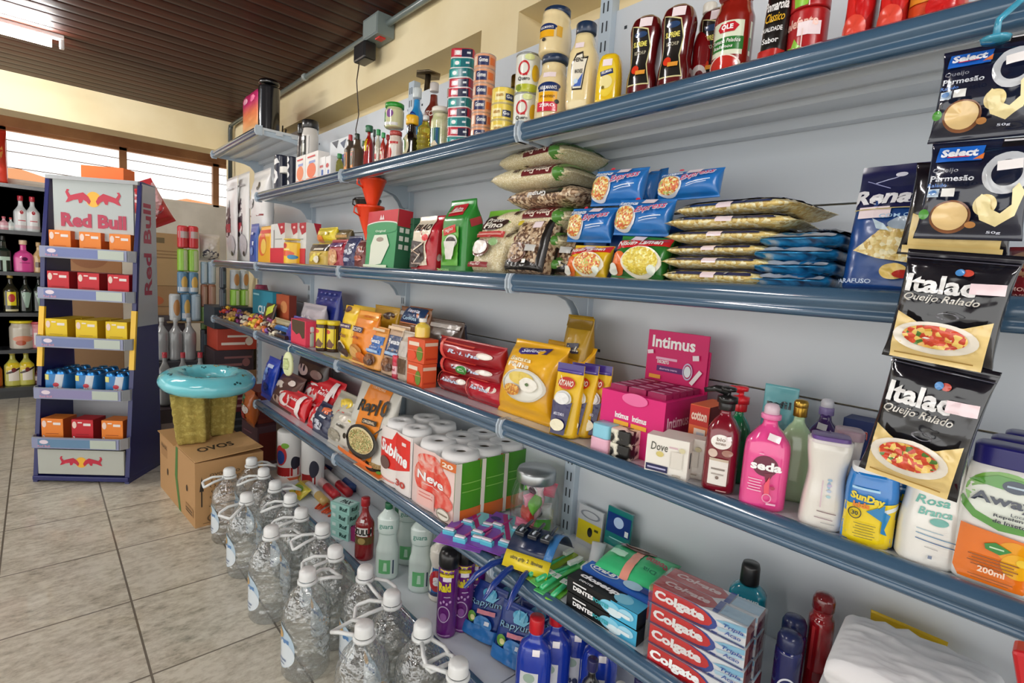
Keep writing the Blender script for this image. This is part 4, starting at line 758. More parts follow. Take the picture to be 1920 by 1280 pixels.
# loose wrapped sweets at the far end, each one its own twist-wrapped sweet
def sweet(p, c, rz, lb, L=.058):
    m = MB(); C_ = mat(c, 'f')
    m.lathe([(.004, -L / 2), (.012, -L / 2), (.003, -L * .3), (.013, -L * .2), (.0155, 0), (.013, L * .2), (.003, L * .3), (.014, L / 2), (.004, L / 2)], C_, 10)
    m.v = [(z, y, x + .015) for x, y, z in m.v]
    o = m.build('wrapped_sweet', loc=p); o.rotation_euler = (0, random.uniform(-.5, .5), rz); tag(o, lb, 'sweet', 'loose wrapped sweets'); return o
cols = ['d8402c', 'e87a2a', '8a2a6a', 'c8b8d0', 'f0c83a', '5a2a1c', 'e8dcc0', 'b0308a', '3a1c14', 'd0a060', '7a4a9a', 'c84a2a']
names_ = {'d8402c': 'red', 'e87a2a': 'orange', '8a2a6a': 'plum', 'c8b8d0': 'lilac', 'f0c83a': 'yellow', '5a2a1c': 'brown', 'e8dcc0': 'cream', 'b0308a': 'magenta', '3a1c14': 'dark chocolate', 'd0a060': 'gold', '7a4a9a': 'purple', 'c84a2a': 'brick red'}
rs_ = random.Random(3)
for i in range(42):
    px = 421 + (i % 14) * 7.4 + rs_.uniform(-2, 2); lay_ = i // 14; c = cols[rs_.randrange(12)]; X = .895 + .035 * lay_ + rs_.uniform(-.005, .005)
    p = Vector((X, yAt(px, X, zF), zF + .0 + (.02 if lay_ == 1 else .034 if lay_ == 2 else 0)))
    sweet(p, c, rs_.uniform(0, 3), '%s wrapped sweet in the %s row of the heap on the far shelf end' % (names_[c], ('front', 'middle', 'back')[lay_]))
for a, b, X, c, lb in ((422, 465, .93, '6a5248', 'low tray under the middle sweets'), (425, 520, .975, '54403a', 'low tray under the back sweets')):
    item('sweet_tray', lb, 'tray', 'F', X, a, b, 0, .034, 'box', c, 'c', H=.018 if X < .95 else .033)
item('chocolate_box', 'teal box with white capital lettering behind the sweets', 'box', 'F', 1.0, 473, 510, 545, .05, 'box', '1d86a0', 'c', z0=.03, front=[('T', .1, .35, .6, .28, 'CLUB', 'e8f2f4', .04), ('R', -.3, .85, .3, .06, '9ad0dc')])
item('chocolate_bar', 'lime and black chocolate bar standing in the sweets', 'bar', 'F', .95, 486, 505, 568, .02, 'pillow', '3a2418', 'f', z0=.018, wr=.003, front=[('R', .1, .7, .5, .4, 'c8d83a', 20), ('E', 0, .2, .3, .1, 'e8d8a0')], lean=15)
item('biscuit_box', 'orange brown biscuit box behind the sweets', 'box', 'F', 1.02, 511, 541, 552, .04, 'box', 'b0502c', 'c', z0=.03, side=[('R', 0, .5, 1, 1, '7a2a1c')], front=[('E', .2, .6, .2, .2, 'd8905a')])
item('chocolate_bar', 'flat dark chocolate bar lying at the shelf edge', 'bar', 'F', .885, 505, 533, 610, .04, 'box', '3b1f16', 'f', H=.02)
item('chocolate_bar', 'bright blue chocolate bar lying over the dark one', 'bar', 'F', .90, 505, 540, 600, .04, 'pillow', '1f6ab8', 'f', wr=.003, z0=.02, H=.03, lean=50, front=[('R', .2, .4, .4, .2, '4a9ae0')])
item('snack_bar', 'cream and olive striped snack bar behind the blue bar', 'bar', 'F', .96, 508, 545, 580, .04, 'pillow', 'b8ac84', 'f', wr=.004, z0=.0, H=.075, front=[('R', .1, .6, .9, .12, '5a4a2a'), ('R', 0, .3, .9, .1, '7a8a3a')])
item('pink_round_box', 'small pink domed tub behind the teal box', 'tub', 'F', 1.06, 478, 502, 534, .05, 'jar', 'a8405c', 'p', z0=.035)
item('sweets_bag', 'dark blue bag of sweets standing against the back panel', 'bag', 'F', 1.03, 583, 626, 543, .06, 'bag', '20308c', 'f', wr=.01, front=[('E', -.3 + .2 * (i % 4), .93 - .1 * (i // 4), .04, .015, '8c98d8') for i in range(8)])
item('marshmallow_bag', 'round crumpled silver lilac bag leaning on the blue bag', 'bag', 'F', .97, 555, 597, 570, .07, 'pillow', 'b9b2b8', 'f', wr=.014, front=[('E', -.1, .5, .3, .2, 'e8e2e0'), ('R', -.1, .5, .4, .04, '6a5a6a', 20), ('E', .2, .25, .2, .1, '8a7a8c')])
item('wafer_packet', 'blue and violet packet leaning at the front by the pink display box', 'packet', 'F', .885, 527, 552, 592, .04, 'pillow', '4a44a0', 'f', wr=.008, lean=20, front=[('R', 0, .7, .6, .15, 'b8a8e0'), ('R', -.1, .3, .5, .1, '2838a8')])
item('display_box', 'small hot pink display box with a torn brown opening', 'box', 'F', .885, 545, 572, 600, .06, 'box', 'e8405c', 'c', front=[('P', [(-.45, .98), (-.4, .55), (-.1, .4), (.1, .5), (.3, .3), (.45, .35), (.45, .98)], '54402c')])
item('spread_jar', 'small jar with white lid and green label beside the pink box', 'jar', 'F', .89, 569, 592, 612, .05, 'jar', 'c9d2c0', 'p', cap=('lid', 'screw', 1, 'ecebe6', 'p', .74, 1), front=[('R', -.2, .3, .5, .4, '6fae4a'), ('R', .2, .4, .5, .3, 'd8dcd0'), ('R', 0, .85, 1.4, .2, '4a3024')])
nt_ = item('cocoa_powder_tin', 'brown tin with yellow label and lid, left one of the pair', 'tin', 'F', .89, 593, 616, 600, .06, 'can', '3e2418', 'p', yaw=20, rnd=True, cap=('lid', 'screw', 1, 'e8d02a', 'p', .86, 1), front=[('R', 0, .5, 1.9, .74, 'f2da2c'), ('E', -.1, .75, .25, .08, 'd8402c'), ('P', [(-.4, .2), (.1, .5), (.4, .3), (.3, .15)], '6a3a1c')], group='yellow labelled tins')
rep(nt_, 'brown tin with yellow label and lid, right one of the pair', dx=.03, dy=-.045)
CK = [('R', 0, .93, 1, .12, 'e8b818'), ('E', -.2, .93, .2, .06, '5a2a1c'), ('R', -.05, .62, .8, .09, '4a3060'), ('T', -.05, .62, .7, .06, 'Passatempo', 'f4e8d8', .03), ('T', 0, .45, .5, .08, 'Choco', '8a4a10', .03, .2), ('E', -.1, .2, .32, .14, 'f0e0c0'), ('E', -.1, .2, .26, .11, '3a1c14'), ('E', .2, .14, .2, .08, '4a281c')]
item('cookie_packet', 'yellow cookie packet with a chocolate swirl, left of the orange packet', 'packet', 'F', .89, 627, 652, 573, .05, 'pillow', 'f2cc20', 'f', wr=.005, front=CK, lean=6)
for k, (a, b, X) in enumerate(((650, 690, .99), (690, 735, .995))):
    item('cookie_packet', ('yellow cookie packet standing behind the orange one', 'golden yellow cookie packet behind the blue labelled pouches')[k], 'packet', 'F', X, a, b, 574, .05, 'pillow', ('f0c818', 'c89a1c')[k], 'f', wr=.006, front=[('E', .2, .85, .2, .06, '4a2a18'), ('E', -.2, .8, .15, .05, 'e8a010')])
OR = [('R', 0, .92, .94, .14, 'f6a020'), ('T', .1, .9, .4, .04, 'NOVO', 'e8702c', .02), ('R', -.15, .64, .6, .1, '3a2a5c'), ('T', -.15, .64, .54, .07, 'BISCOITO', 'f8f0e4', .03), ('T', -.1, .5, .4, .07, 'Leve', 'a83a10', .02, .2), ('E', -.05, .22, .3, .15, 'c8823a'), ('E', -.1, .22, .22, .1, 'e8b060'), ('E', .2, .15, .2, .1, 'e07018'), ('R', .0, .04, .9, .04, 'f8c070')]
item('cookie_packet', 'large orange cookie packet at the shelf edge with scalloped print', 'packet', 'F', .88, 645, 684, 583, .06, 'pillow', 'f08a1c', 'f', wr=.005, front=OR, lean=8)
RC_ = lambda c: [('R', 0, .57, .86, .42, c), ('T', 0, .66, .6, .1, 'Renata', 'f0f2f8', .03, .2), ('T', 0, .52, .5, .05, 'Cookies', 'b8d0f0', .02, .2), ('R', 0, .42, .7, .06, 'a8c8e8'), ('E', 0, .2, .34, .14, '6a3e24'), ('E', -.1, .24, .18, .08, '8c5a34'), ('E', .14, .16, .14, .07, '4a281a'), ('R', 0, .93, .9, .06, 'e8c8a0')]
item('cookie_pouch', 'clear cookie pouch with bright blue label, left of the pair', 'pouch', 'F', .885, 676, 706, 615, .05, 'stand', 'e8a04a', 'f', wr=.006, front=RC_('2a6ab8'), lean=8, group='blue label cookie pouches')
item('cookie_pouch', 'clear cookie pouch with navy label, right of the pair', 'pouch', 'F', .885, 708, 742, 612, .05, 'stand', 'c8a88a', 'f', wr=.006, front=RC_('24406e'), lean=8, group='blue label cookie pouches')
item('nut_bag', 'clear bag of brown seeds right of the cookie pouches', 'bag', 'F', .89, 742, 762, 622, .05, 'bag', 'b9aa98', 'f', wr=.004, front=[('R', 0, .3, .7, .3, '5c4028'), ('R', 0, .65, .8, .3, 'c9c2ba'), ('R', -.42, .5, .06, 1, 'e8dcc8')])
for k, (a, b, t, X, c, lb) in enumerate(((735, 790, 577, .99, '8a5a34', 'brown cookie bag propping the navy Renata style packet'), (790, 850, 600, .99, '4a3428', 'dark brown cookie bag behind the juice bottle'), (800, 855, 606, 1.04, '3a4058', 'blue and brown bag at the back near the red packs'))):
    item('cookie_bag', lb.replace('Renata style ', ''), 'bag', 'F', X, a, b, t, .06, 'bag', c, 'f', wr=.012, front=[('R', .2, .5, .4, .5, '2a4a7a'), ('E', -.2, .3, .2, .2, 'b88a5a'), ('R', 0, .9, .9, .06, 'b8b0a8')])
item('cookie_packet', 'navy labelled cookie packet lying tilted on top of the cookie bags', 'packet', 'F', .97, 740, 782, 570, .04, 'pillow', 'c8703a', 'f', yb=607, wr=.003, lean=35, H=.075, front=[('R', 0, .45, .92, .8, '1a3a66'), ('T', .05, .6, .5, .2, 'Renata', 'eef', .03), ('T', 0, .2, .6, .16, 'Cookies', 'b8dcf4', .02)])
item('red_lid_jar', 'tiny pink red jar with a red lid beside the orange boxes', 'jar', 'F', .885, 735, 757, 667, .04, 'jar', 'c8304a', 'p', cap=('lid', 'screw', 1, 'd82a4a', 'p', .72, 1), front=[('R', 0, .45, 1.2, .4, 'e8b8c0'), ('T', 0, .45, .5, .2, 'gel', 'a02038', .03)])
TB = [('R', -.1, .78, .6, .16, 'f0dcc8'), ('E', .25, .4, .18, .3, '6a8a2c'), ('E', -.2, .3, .25, .2, 'e8502a'), ('R', 0, .5, 1, .02, 'f2a080')]
tb = item('tea_box', 'orange tea box with green leaves, lower of two', 'box', 'F', .885, 762, 790, 681, .055, 'box', 'e0582c', 'c', front=TB, side=[('R', 0, .8, .9, .14, 'e8d0b8'), ('R', 0, .2, .8, .08, 'c83a1c')], group='orange tea boxes')
hb = OPEN['H']
rep(tb, 'orange tea box stacked on the other, under the juice bottle', dz=hb + .001, rz=4)
item('juice_bottle', 'small bottle of yellow juice with white cap standing on the orange boxes', 'bottle', 'F', .89, 778, 806, 597, .06, 'flask', 'efcf4e', 's', z0=2 * hb + .002, bn='bottle', cap=('cap', 'screw', .52, 'f0eee8', 'p', .8, 1))
CO = [('T', 0, .55, .5, .16, 'Rainha', 'c8d8ec', .03, .2), ('E', .3, .62, .1, .12, 'f0e4d8'), ('E', .31, .62, .07, .08, 'fffaf2'), ('R', -.35, .5, .05, .9, 'e86058', 15), ('R', -.1, .86, .5, .04, 'e85848')]
for k, (a, b, t, yb_, X, lb) in enumerate(((808, 930, 634, 680, .93, 'glossy dark red biscuit pack on top of the red pile'), (806, 925, 676, 712, .925, 'glossy dark red biscuit pack with green seal in the middle of the pile'), (808, 870, 700, 735, .91, 'crumpled dark red pack at the bottom left of the pile'), (858, 925, 708, 752, .905, 'bright red crumpled pack at the shelf edge below the pile'))):
    fr = CO + ([('E', .02, .5, .09, .2, '2f8a34'), ('T', .02, .5, .1, .14, 'Cal', 'cfe8c8', .02)] if k == 1 else [])
    z_ = zF + (.095, .05, 0, 0)[k]
    Yc = yAt((a + b) / 2, X + .03, z_)
    item('biscuit_pack', lb, 'pack', 'F', X, a, b, 0, .07, 'pillow', ('a01420', '94101c', '8c101c', 'b8142a')[k], 'f', z0=z_ - zF, wr=.009, H=(.075, .062, .07, .075)[k], n=3, front=fr, lean=(-6, 4, 10, 12)[k], seed=50 + k, group='dark red biscuit packs')
item('biscuit_pack', 'dark red pack lying at the back under the others', 'pack', 'F', .985, 825, 930, 0, .1, 'pillow', '7a0e18', 'f', H=.08, wr=.006, group='dark red biscuit packs', n=4)
YEL = [('R', .0, .86, .5, .1, '3a2a80', 8), ('T', 0, .865, .34, .06, 'Select', 'd8dcf4', .03, .1, 8), ('T', -.1, .72, .4, .06, 'Batata', 'f8ecc0', .03), ('T', -.08, .64, .4, .06, 'Palha', 'f8f4e0', .03), ('E', .08, .4, .36, .2, 'eceade'), ('O', .08, .4, .36, .2, 'd8d4c8', .92), ('E', .06, .48, .22, .08, 'e8cc5a'), ('E', .2, .42, .15, .085, 'f4f0e4'), ('E', .2, .42, .03, .02, '4a6a2a'), ('E', -.04, .32, .14, .07, 'V:e8a83a:c87820:f0c860:260')]
yb1 = item('potato_stick_bag', 'large yellow potato stick bag with a bowl picture at the shelf edge', 'bag', 'F', .885, 907, 1004, 640, .09, 'pillow', 'f0b41c', 'f', wr=.006, lean=16, front=YEL, n=3, group='yellow potato stick bags', seed=61)
rep(yb1, 'second yellow potato stick bag right behind the front one', dx=.075, dy=-.03, rz=-8)
GD = [('R', 0, .93, .94, .09, '8a6a14'), ('R', .0, .7, .5, .1, '3a3a50', 6), ('T', .05, .7, .4, .05, 'farofa', 'e8e4d0', .02), ('E', -.05, .4, .14, .07, 'b0301c'), ('T', -.05, .4, .1, .04, 'Z', 'f0d8c0', .03)]
gb = item('gold_bag', 'tall shiny gold bag against the panel behind the yellow bags', 'bag', 'F', 1.06, 1035, 1080, 592, .06, 'bag', 'b8901c', 'f', wr=.008, lean=2, front=GD, seed=71, group='shiny gold bags')
rep(gb, 'shiny gold bag lower and nearer than the tall one', dx=-.055, dy=-.05, dz=0, rz=-4)
KI = [('R', 0, .94, 1.0, .13, '3a2480'), ('R', .0, .9, .9, .01, '7a68b8'), ('E', 0, .74, .32, .085, 'c8301c'), ('T', 0, .74, .54, .08, 'KITANO', 'f4e8d8', .03, .1), ('E', -.0, .52, .32, .12, 'dcdcd8'), ('P', [(-.36, .5), (-.26, .04), (.26, .04), (.38, .5), (.2, .46), (-.2, .46)], '241c54'), ('E', 0, .53, .26, .08, 'eeeeea'), ('T', 0, .32, .4, .04, 'AMIDO DE MILHO', 'd8d8ec', .02), ('E', 0, .17, .26, .08, 'f0e8c8'), ('R', -.1, .8, .02, .1, 'fff', 30)]
ki = item('starch_pouch', 'yellow and navy stand up pouch of starch at the shelf edge', 'pouch', 'F', .885, 1016, 1072, 687, .05, 'stand', 'f0c41c', 'f', wr=.002, lean=4, front=KI, group='starch pouches', yaw=10)
rep(ki, 'yellow and navy starch pouch directly behind the front one', dx=.035, dy=-.014)
rep(ki, 'yellow starch pouch nearest the pink display box', dx=.06, dy=-.034, rz=4)
# the pink display box
def trayb(lb):
    r = item('display_tray', lb, 'box', 'F', .925, 1118, 1234, 742, .17, 'box', 'e01a78', 'c', front=[('R', -.25, .55, .3, .1, 'f8dce8')][:0] + [('T', -.14, .62, .22, .1, 'Intimus', 'fff', .03), ('T', .14, .62, .22, .1, 'Intimus', 'fff', .03), ('R', -.14, .5, .24, .07, 'f0b030'), ('R', .14, .5, .24, .07, 'f0b030'), ('E', .05, .93, .2, .1, 'f070a8'), ('R', 0, .34, .3, .02, 'f080b8')],
             side=[('T', -.2, .66, .5, .18, 'Intimus', 'f4d0e0', .02), ('E', -.35, .4, .05, .05, 'e8b040'), ('R', 0, .5, 1, 1, 'b01460')][::-1])
    return r
tr = trayb('hot pink display box of tampon packs with a tall back card')
W_, H_, D_ = OPEN['W'], OPEN['H'], OPEN['D']
r0 = empty('tampon_display_box', tr.location, -pi / 2); tag(r0, 'hot pink display box of tampon packs with a tall back card', 'display box')
tr.parent = r0; tr.location = (0, 0, 0); tr.rotation_euler = (0, 0, 0); tr.name = 'tray'
for k in ('label', 'category'): del tr[k]
bk = MB(); cc = mat('d8146a', 'c'); hh = .13
bk.prism([(-W_ / 2, H_), (-W_ / 2, H_ + hh * .8), (-W_ * .42, H_ + hh * .85), (-W_ * .42, H_ + hh), (W_ * .36, H_ + hh), (W_ * .38, H_ + hh * .78), (W_ / 2, H_ + hh * .72), (W_ / 2, H_)], D_ / 2 - .004, D_ / 2, cc)
body(bk, W_, hh, .004, 'box', 'd8146a', 'c', front=[('T', -.06, .8, .72, .22, 'Intimus', 'fff', .03), ('R', -.15, .5, .36, .045, 'f0b8d4'), ('T', -.2, .44, .2, .06, 'DISCRETO', 'fff', .03), ('R', -.03, .32, .54, .1, '5a1a6a'), ('T', -.1, .32, .3, .04, 'absorvente interno', 'e8c8e8', .01), ('R', -.32, .16, .2, .07, 'f0a83a'), ('O', .22, .34, .08, .15, 'c8b8d8', .8), ('E', .22, .34, .055, .1, 'dfe8ec'), ('R', .36, .26, .06, .3, 'f2e8ea', -35), ('R', -.42, .6, .1, .07, 'f4e4ec', 10), ('R', .34, .6, .1, .09, 'f4e4ec', 8)])
bk.v = bk.v[:16] + [(x * .96, y + D_ / 2 - .0075, z + H_) for x, y, z in bk.v[16:]]
bk.build('back_card', r0)
iv = MB(); 
for i in range(3):
    for j in range(5): iv.box((-W_ * .44 + i * W_ * .3, -D_ * .4 + j * D_ * .17, H_), (-W_ * .44 + i * W_ * .3 + W_ * .27, -D_ * .4 + j * D_ * .17 + D_ * .14, H_ + .012), mat('9a1450', 'c')); iv.box((-W_ * .42 + i * W_ * .3, -D_ * .38 + j * D_ * .17, H_ + .012), (-W_ * .42 + i * W_ * .3 + W_ * .2, -D_ * .38 + j * D_ * .17 + D_ * .03, H_ + .0125), mat('d8a0bc', 'c'))
o = iv.build('tampon_pack_tops', r0); tag(o, kind='stuff')
# soaps
COW = 'N:f0ecd8:f0ecd8:141210:141210:34'
def soap(lb, a, b, z0, c, X=.885, D=.05, nm='soap_bar'):
    return item(nm, lb, 'soap', 'F', X, a, b, 0, D, 'brick' if 0 else ([(0, .95, .96), (.08, 1, 1), (.92, 1, 1), (1, .95, .96)], 6), c, 'f', H=.03, z0=z0, front=[('R', -.3, .5, .3, .5, c)] if 0 else [], side=[])
b1 = soap('baby blue soap bar on top at the far side of the soap stack', 1107, 1138, .0305, '8fd4ea', D=.06)
b2 = soap('pale pink soap bar under the baby blue one', 1103, 1136, 0, 'f2bcd0', D=.06)
s1 = soap('cow patterned soap bar on top of the soap stack', 1140, 1178, .0305, COW, D=.06)
s2 = soap('cow patterned soap bar at the bottom of the stack', 1138, 1176, 0, COW, D=.06)
rep(b1, 'baby blue soap bar in the second row of the stack', dx=.062); rep(b2, 'pale pink soap bar in the second row of the stack', dx=.062)
rep(s1, 'cow patterned soap bar on top in the second row', dx=.062); rep(s2, 'cow patterned soap bar at the bottom in the second row', dx=.062)
DV = [('T', -.18, .74, .4, .2, 'Dove', '5a5a50', .01, .1), ('R', .15, .78, .2, .04, 'd8b8c0'), ('E', -.15, .56, .09, .07, 'd8c878'), ('R', -.2, .2, .52, .16, '1f2050'), ('R', -.2, .2, .44, .04, 'b8b8d8'), ('R', .25, .5, .26, .4, 'e2ddd2'), ('E', .36, .76, .07, .06, 'd8d0a8'), ('R', .28, .12, .2, .03, 'b0a898')]
dv = item('soap_box', 'cream bar soap carton with script lettering, front one at the shelf edge', 'soap box', 'F', .875, 1203, 1280, 822, .035, 'box', 'f0ece2', 'c', yaw=14, rnd=False, front=DV, side=[('R', -.1, .5, .2, .4, '2a2a34')], group='cream soap cartons')
rep(dv, 'cream bar soap carton tucked behind the front one', dx=.037, dy=-.012)
item('cotton_box', 'orange and red cotton box behind the soap cartons', 'box', 'F', .965, 1283, 1318, 762, .09, 'box', 'e8703a', 'c', front=[('R', 0, .84, 1, .3, 'c8281c'), ('T', 0, .84, .8, .14, 'cotton', 'f8dcc8', .04), ('R', .1, .45, .6, .4, 'f2e0cc'), ('R', .15, .5, .4, .2, 'c8d0d8'), ('E', -.2, .25, .2, .15, 'f0a860')], side=[('R', 0, .5, 1, 1, '7a1a1c')])
# toiletries
BOX = [('E', 0, .62, .3, .085, 'f2efe8'), ('T', 0, .65, .26, .045, 'bio', '7a5a4a', .02), ('T', 0, .6, .3, .03, 'extratus', '8a6a5a', .01), ('E', -.2, .48, .14, .05, 'd8c0b0'), ('E', .22, .5, .16, .04, 'a87a6a'), ('R', 0, .26, .56, .3, 'ece8e0'), ('R', 0, .41, .56, .03, 'c8b8a0'), ('R', 0, .3, .4, .02, '8a8078'), ('R', 0, .24, .36, .015, 'a8a098'), ('E', 0, .2, .05, .02, '7a6a60'), ('R', .15, .05, .3, .012, 'e0b8b0')]
item('shampoo_bottle', 'wine red pump bottle with black pump and white floral label', 'bottle', 'F', .885, 1317, 1374, 726, .055, 'pump', '7a0f22', 's', yaw=18, rnd=True, front=BOX + [('R', .24, .68, .12, .05, 'f4eeee', 12)], bf=.8, cap=[('collar', 'screw', .5, '151515', 'p', .78, .86), ('pump', 'pump', .62, '111', 'p', .85, 1.0)])
item('shampoo_bottle', 'dark green pump bottle with a bright red pump head', 'bottle', 'F', .96, 1350, 1394, 725, .05, 'pump', '117a4c', 's', yaw=18, rnd=True, bf=.76, front=[('R', 0, .4, .6, .4, '1c8f5a')], cap=[('collar', 'screw', .55, 'c81c28', 'p', .74, .84), ('pump', 'pump', .66, 'd81e2c', 'p', .82, 1.0)])
SED = [('E', .0, .5, .27, .115, '6a1238'), ('T', .02, .5, .66, .1, 'seda', 'fff', .04), ('P', [(.0, .42), (.2, .44), (.06, .3)], '7a1a3c')] + lines(-.18, .34, .3, 5, .03, .012, 'f6bcd4') + [('P', [(.02, .3), (.12, .4), (.14, .2), (.04, .18)], 'f0506a'), ('O', .1, .16, .1, .05, 'f0a0c0', .8), ('E', .2, .28, .05, .02, 'b82a5a'), ('R', .2, .1, .2, .02, 'f8c0d8'), ('R', .12, .82, .26, .07, 'fbeef2', -14), ('R', -.1, .64, .1, .008, 'e8a0c0')]
item('shampoo_bottle', 'bright pink pump bottle with a plum circle and white lettering', 'bottle', 'F', .88, 1388, 1464, 757, .06, 'pump', 'ee4d97', 's', yaw=20, rnd=True, bf=.86, front=SED, cap=[('collar', 'screw', .44, 'f080b4', 'p', .85, .9), ('spout', 'dome', .34, 'e0c8d4', 'p', .89, 1)])
item('shampoo_bottle', 'pale green bottle with a gold cap behind the pink one', 'bottle', 'F', .965, 1452, 1508, 750, .05, 'pump', 'b9dcae', 's', yaw=18, rnd=True, bf=.84, cap=[('collar', 'screw', .4, 'b8923a', 'm', .83, .93), ('gold_cap', 'dome', .42, 'c8a24a', 'm', .92, 1)])
item('conditioner_bottle', 'purple bottle with a clear cap behind the white lotion bottle', 'bottle', 'F', 1.03, 1500, 1558, 748, .06, 'pump', '3c1c66', 's', yaw=14, rnd=True, bf=.84, front=[('T', .1, .45, .4, .06, 'fina', 'b8a8d8', .01), ('R', -.05, .86, .26, .07, 'e8e8ec', -8), ('R', 0, .1, .5, .02, '8a70b8')], cap=[('collar', 'screw', .42, '8a7ab0', 'p', .83, .91), ('clear_cap', 'dome', .36, 'dcdce4', 's', .9, 1)])
item('refill_pouch', 'aqua refill pouch behind the pump bottles', 'pouch', 'F', 1.07, 1408, 1470, 726, .04, 'stand', '74c4cc', 'f', wr=.005, front=[('T', 0, .8, .7, .08, 'refil', '2a3a40', .02)])
TR = [('E', .04, .52, .04, .04, '9ac0d8')] + [('E', .05, .58 - .06 * i, .05, .016, ('a8c8e0', 'c8b8d8', 'b8c8e0', 'a8d0d8')[i]) for i in range(4)] + [('R', -.1, .42, .03, .3, 'dcc4cc'), ('R', .05, .22, .42, .008, '6a3a4a', -4), ('R', .0, .15, .4, .008, '9a7a88', -4), ('R', .1, .1, .3, .006, 'aaa', -4)]
item('lotion_bottle', 'white curvy lotion bottle with a slanted purple top', 'bottle', 'F', .885, 1500, 1572, 812, .055, ([(0, .9, .9), (.03, 1, 1), (.3, .94, 1), (.6, .82, .9), (.9, .98, .9), (1, 1.0, .8)], 3), 'f1ede4', 's', yaw=22, rnd=True, bf=.93, front=TR, cap=[('purple_top', 'block', .84, '6a4a96', 'p', .92, .975), ('white_top', 'block', .9, 'e9e2e4', 'p', .9, .935)])
item('lotion_bottle', 'white and mauve lotion bottle just behind the slanted purple top one', 'bottle', 'F', .95, 1548, 1594, 806, .05, ([(0, .9, .9), (.03, 1, 1), (.3, .94, 1), (.6, .82, .9), (1, 1.0, .8)], 3), 'e6dcd4', 's', yaw=22, rnd=True, bf=.93, cap=('mauve_top', 'block', .95, 'a88c98', 'p', .9, 1))
item('cotton_swab_box', 'navy box with red and cream lettering against the panel', 'box', 'F', 1.09, 1562, 1625, 790, .05, 'box', '17306a', 'c', front=[('T', -.1, .84, .7, .12, 'cotton', 'f0d4c8', .04), ('T', -.1, .83, .7, .12, 'cotton', 'c83a34', .01), ('R', 0, .3, .5, .02, 'b8c0d8'), ('R', 0, .2, .5, .02, 'b8c0d8')])
SUN = [('R', 0, .1, 1.9, .2, 'f6d818'), ('R', 0, .3, 1.9, .26, 'f6d818'), ('P', [(-.48, .55), (.48, .66), (.48, .42), (-.48, .42)], 'f6d818'), ('P', [(.05, .5), (.48, .64), (.48, .58), (.1, .46)], 'e8f0f2'), ('T', -.1, .66, .62, .13, 'SunDay', 'f4dc30', .05, 0, -6), ('T', -.2, .57, .3, .08, 'kids', 'f08a2a', .04), ('P', [(-.1, .5), (.1, .58), (.34, .5), (.26, .3), (.32, .22), (.2, .24), (.2, .4), (.02, .46)], '2a86c0'), ('P', [(.1, .56), (.22, .64), (.22, .54)], '2a86c0'), ('O', -.3, .45, .12, .08, '2a2a2a', .85), ('T', -.3, .45, .12, .06, '30', '2a3a2a', .03), ('R', -.15, .8, .5, .03, '9ad0f0')] + lines(-.1, .32, .4, 6, .035, .008, '5a5420')
sd_ = item('sunscreen_bottle', 'blue and yellow sunscreen bottle with a dolphin and white cap', 'bottle', 'F', .885, 1580, 1662, 876, .05, ([(0, .86, .9), (.05, 1, 1), (.4, .96, 1), (.7, .98, 1), (.95, .9, .9), (1, .86, .9)], 3), '1f7fd0', 's', yaw=18, rnd=True, bf=.93, front=SUN, group='sunscreen bottles', cap=('white_cap', 'block', .84, 'eceef0', 'p', .92, 1))
rep(sd_, 'blue and yellow sunscreen bottle behind the front one, mostly hidden', dx=.055, dy=-.03)
HC = [('T', -.1, .62, .5, .08, 'Rosa', '5ab0a0', .02, .2), ('T', -.05, .52, .5, .07, 'Branca', '5ab0a0', .02, .2), ('E', .02, .44, .14, .035, '5aa89c'), ('R', -.1, .35, .4, .006, '9ab8c8', -6), ('R', 0, .3, .6, .008, '6a98b8', -8), ('R', 0, .25, .6, .008, '3a6a9a', -8), ('R', -.05, .2, .2, .006, 'aaa', -8), ('R', -.05, .12, .06, .03, '7a88a0')]
item('lotion_bottle', 'large white lotion bottle with teal script and dark green cap', 'bottle', 'F', .885, 1686, 1782, 818, .06, ([(0, .86, .9), (.04, 1, 1), (.3, 1, 1), (.6, .88, .9), (.85, .8, .85), (1, .7, .8)], 3), 'eeede6', 's', yaw=20, rnd=True, bf=.84, front=HC, cap=('green_cap', 'block', .62, '3a5a54', 'p', .8, 1))
AW = [('E', .0, .78, .44, .19, '7ab84a'), ('E', -.02, .7, .46, .16, 'e9f0e4'), ('P', [(-.5, .66), (-.3, .56), (.0, .5), (.5, .52), (.5, .56), (0, .56), (-.28, .62), (-.46, .72)], '5aa040'), ('P', [(-.42, .86), (-.1, .94), (.42, .92), (.42, .82), (-.1, .84)], '58a43c'), ('E', .1, .87, .14, .05, '1c3450'), ('R', .1, .87, .18, .015, 'b8d0e0'), ('T', .0, .735, .72, .11, 'Away', '1c2c44', .03), ('T', .2, .655, .2, .026, 'Locao', '3a4450', .01), ('T', .12, .62, .4, .03, 'Repelente', '26303c', .03), ('T', .12, .58, .4, .03, 'de Insetos', '26303c', .03),
      ('P', [(-.42, .5), (.42, .46), (.44, .1), (.36, .05), (-.36, .05), (-.44, .12)], 'ee7a1c'), ('E', .22, .36, .2, .09, 'f2a418'), ('E', .26, .26, .18, .1, 'f4b41c'), ('E', .3, .3, .06, .03, 'f8d24a'), ('P', [(-.12, .38), (.0, .41), (.18, .37), (.06, .32), (-.1, .34)], '2f8a3a'), ('R', .02, .365, .16, .012, 'c8e8c0')] + lines(0, .27, .56, 4, .025, .008, '8a4a10') + [('T', .0, .17, .3, .05, '200ml', 'fbe0c8', .03)] + lines(0, .11, .5, 2, .02, .006, '8a4a10')
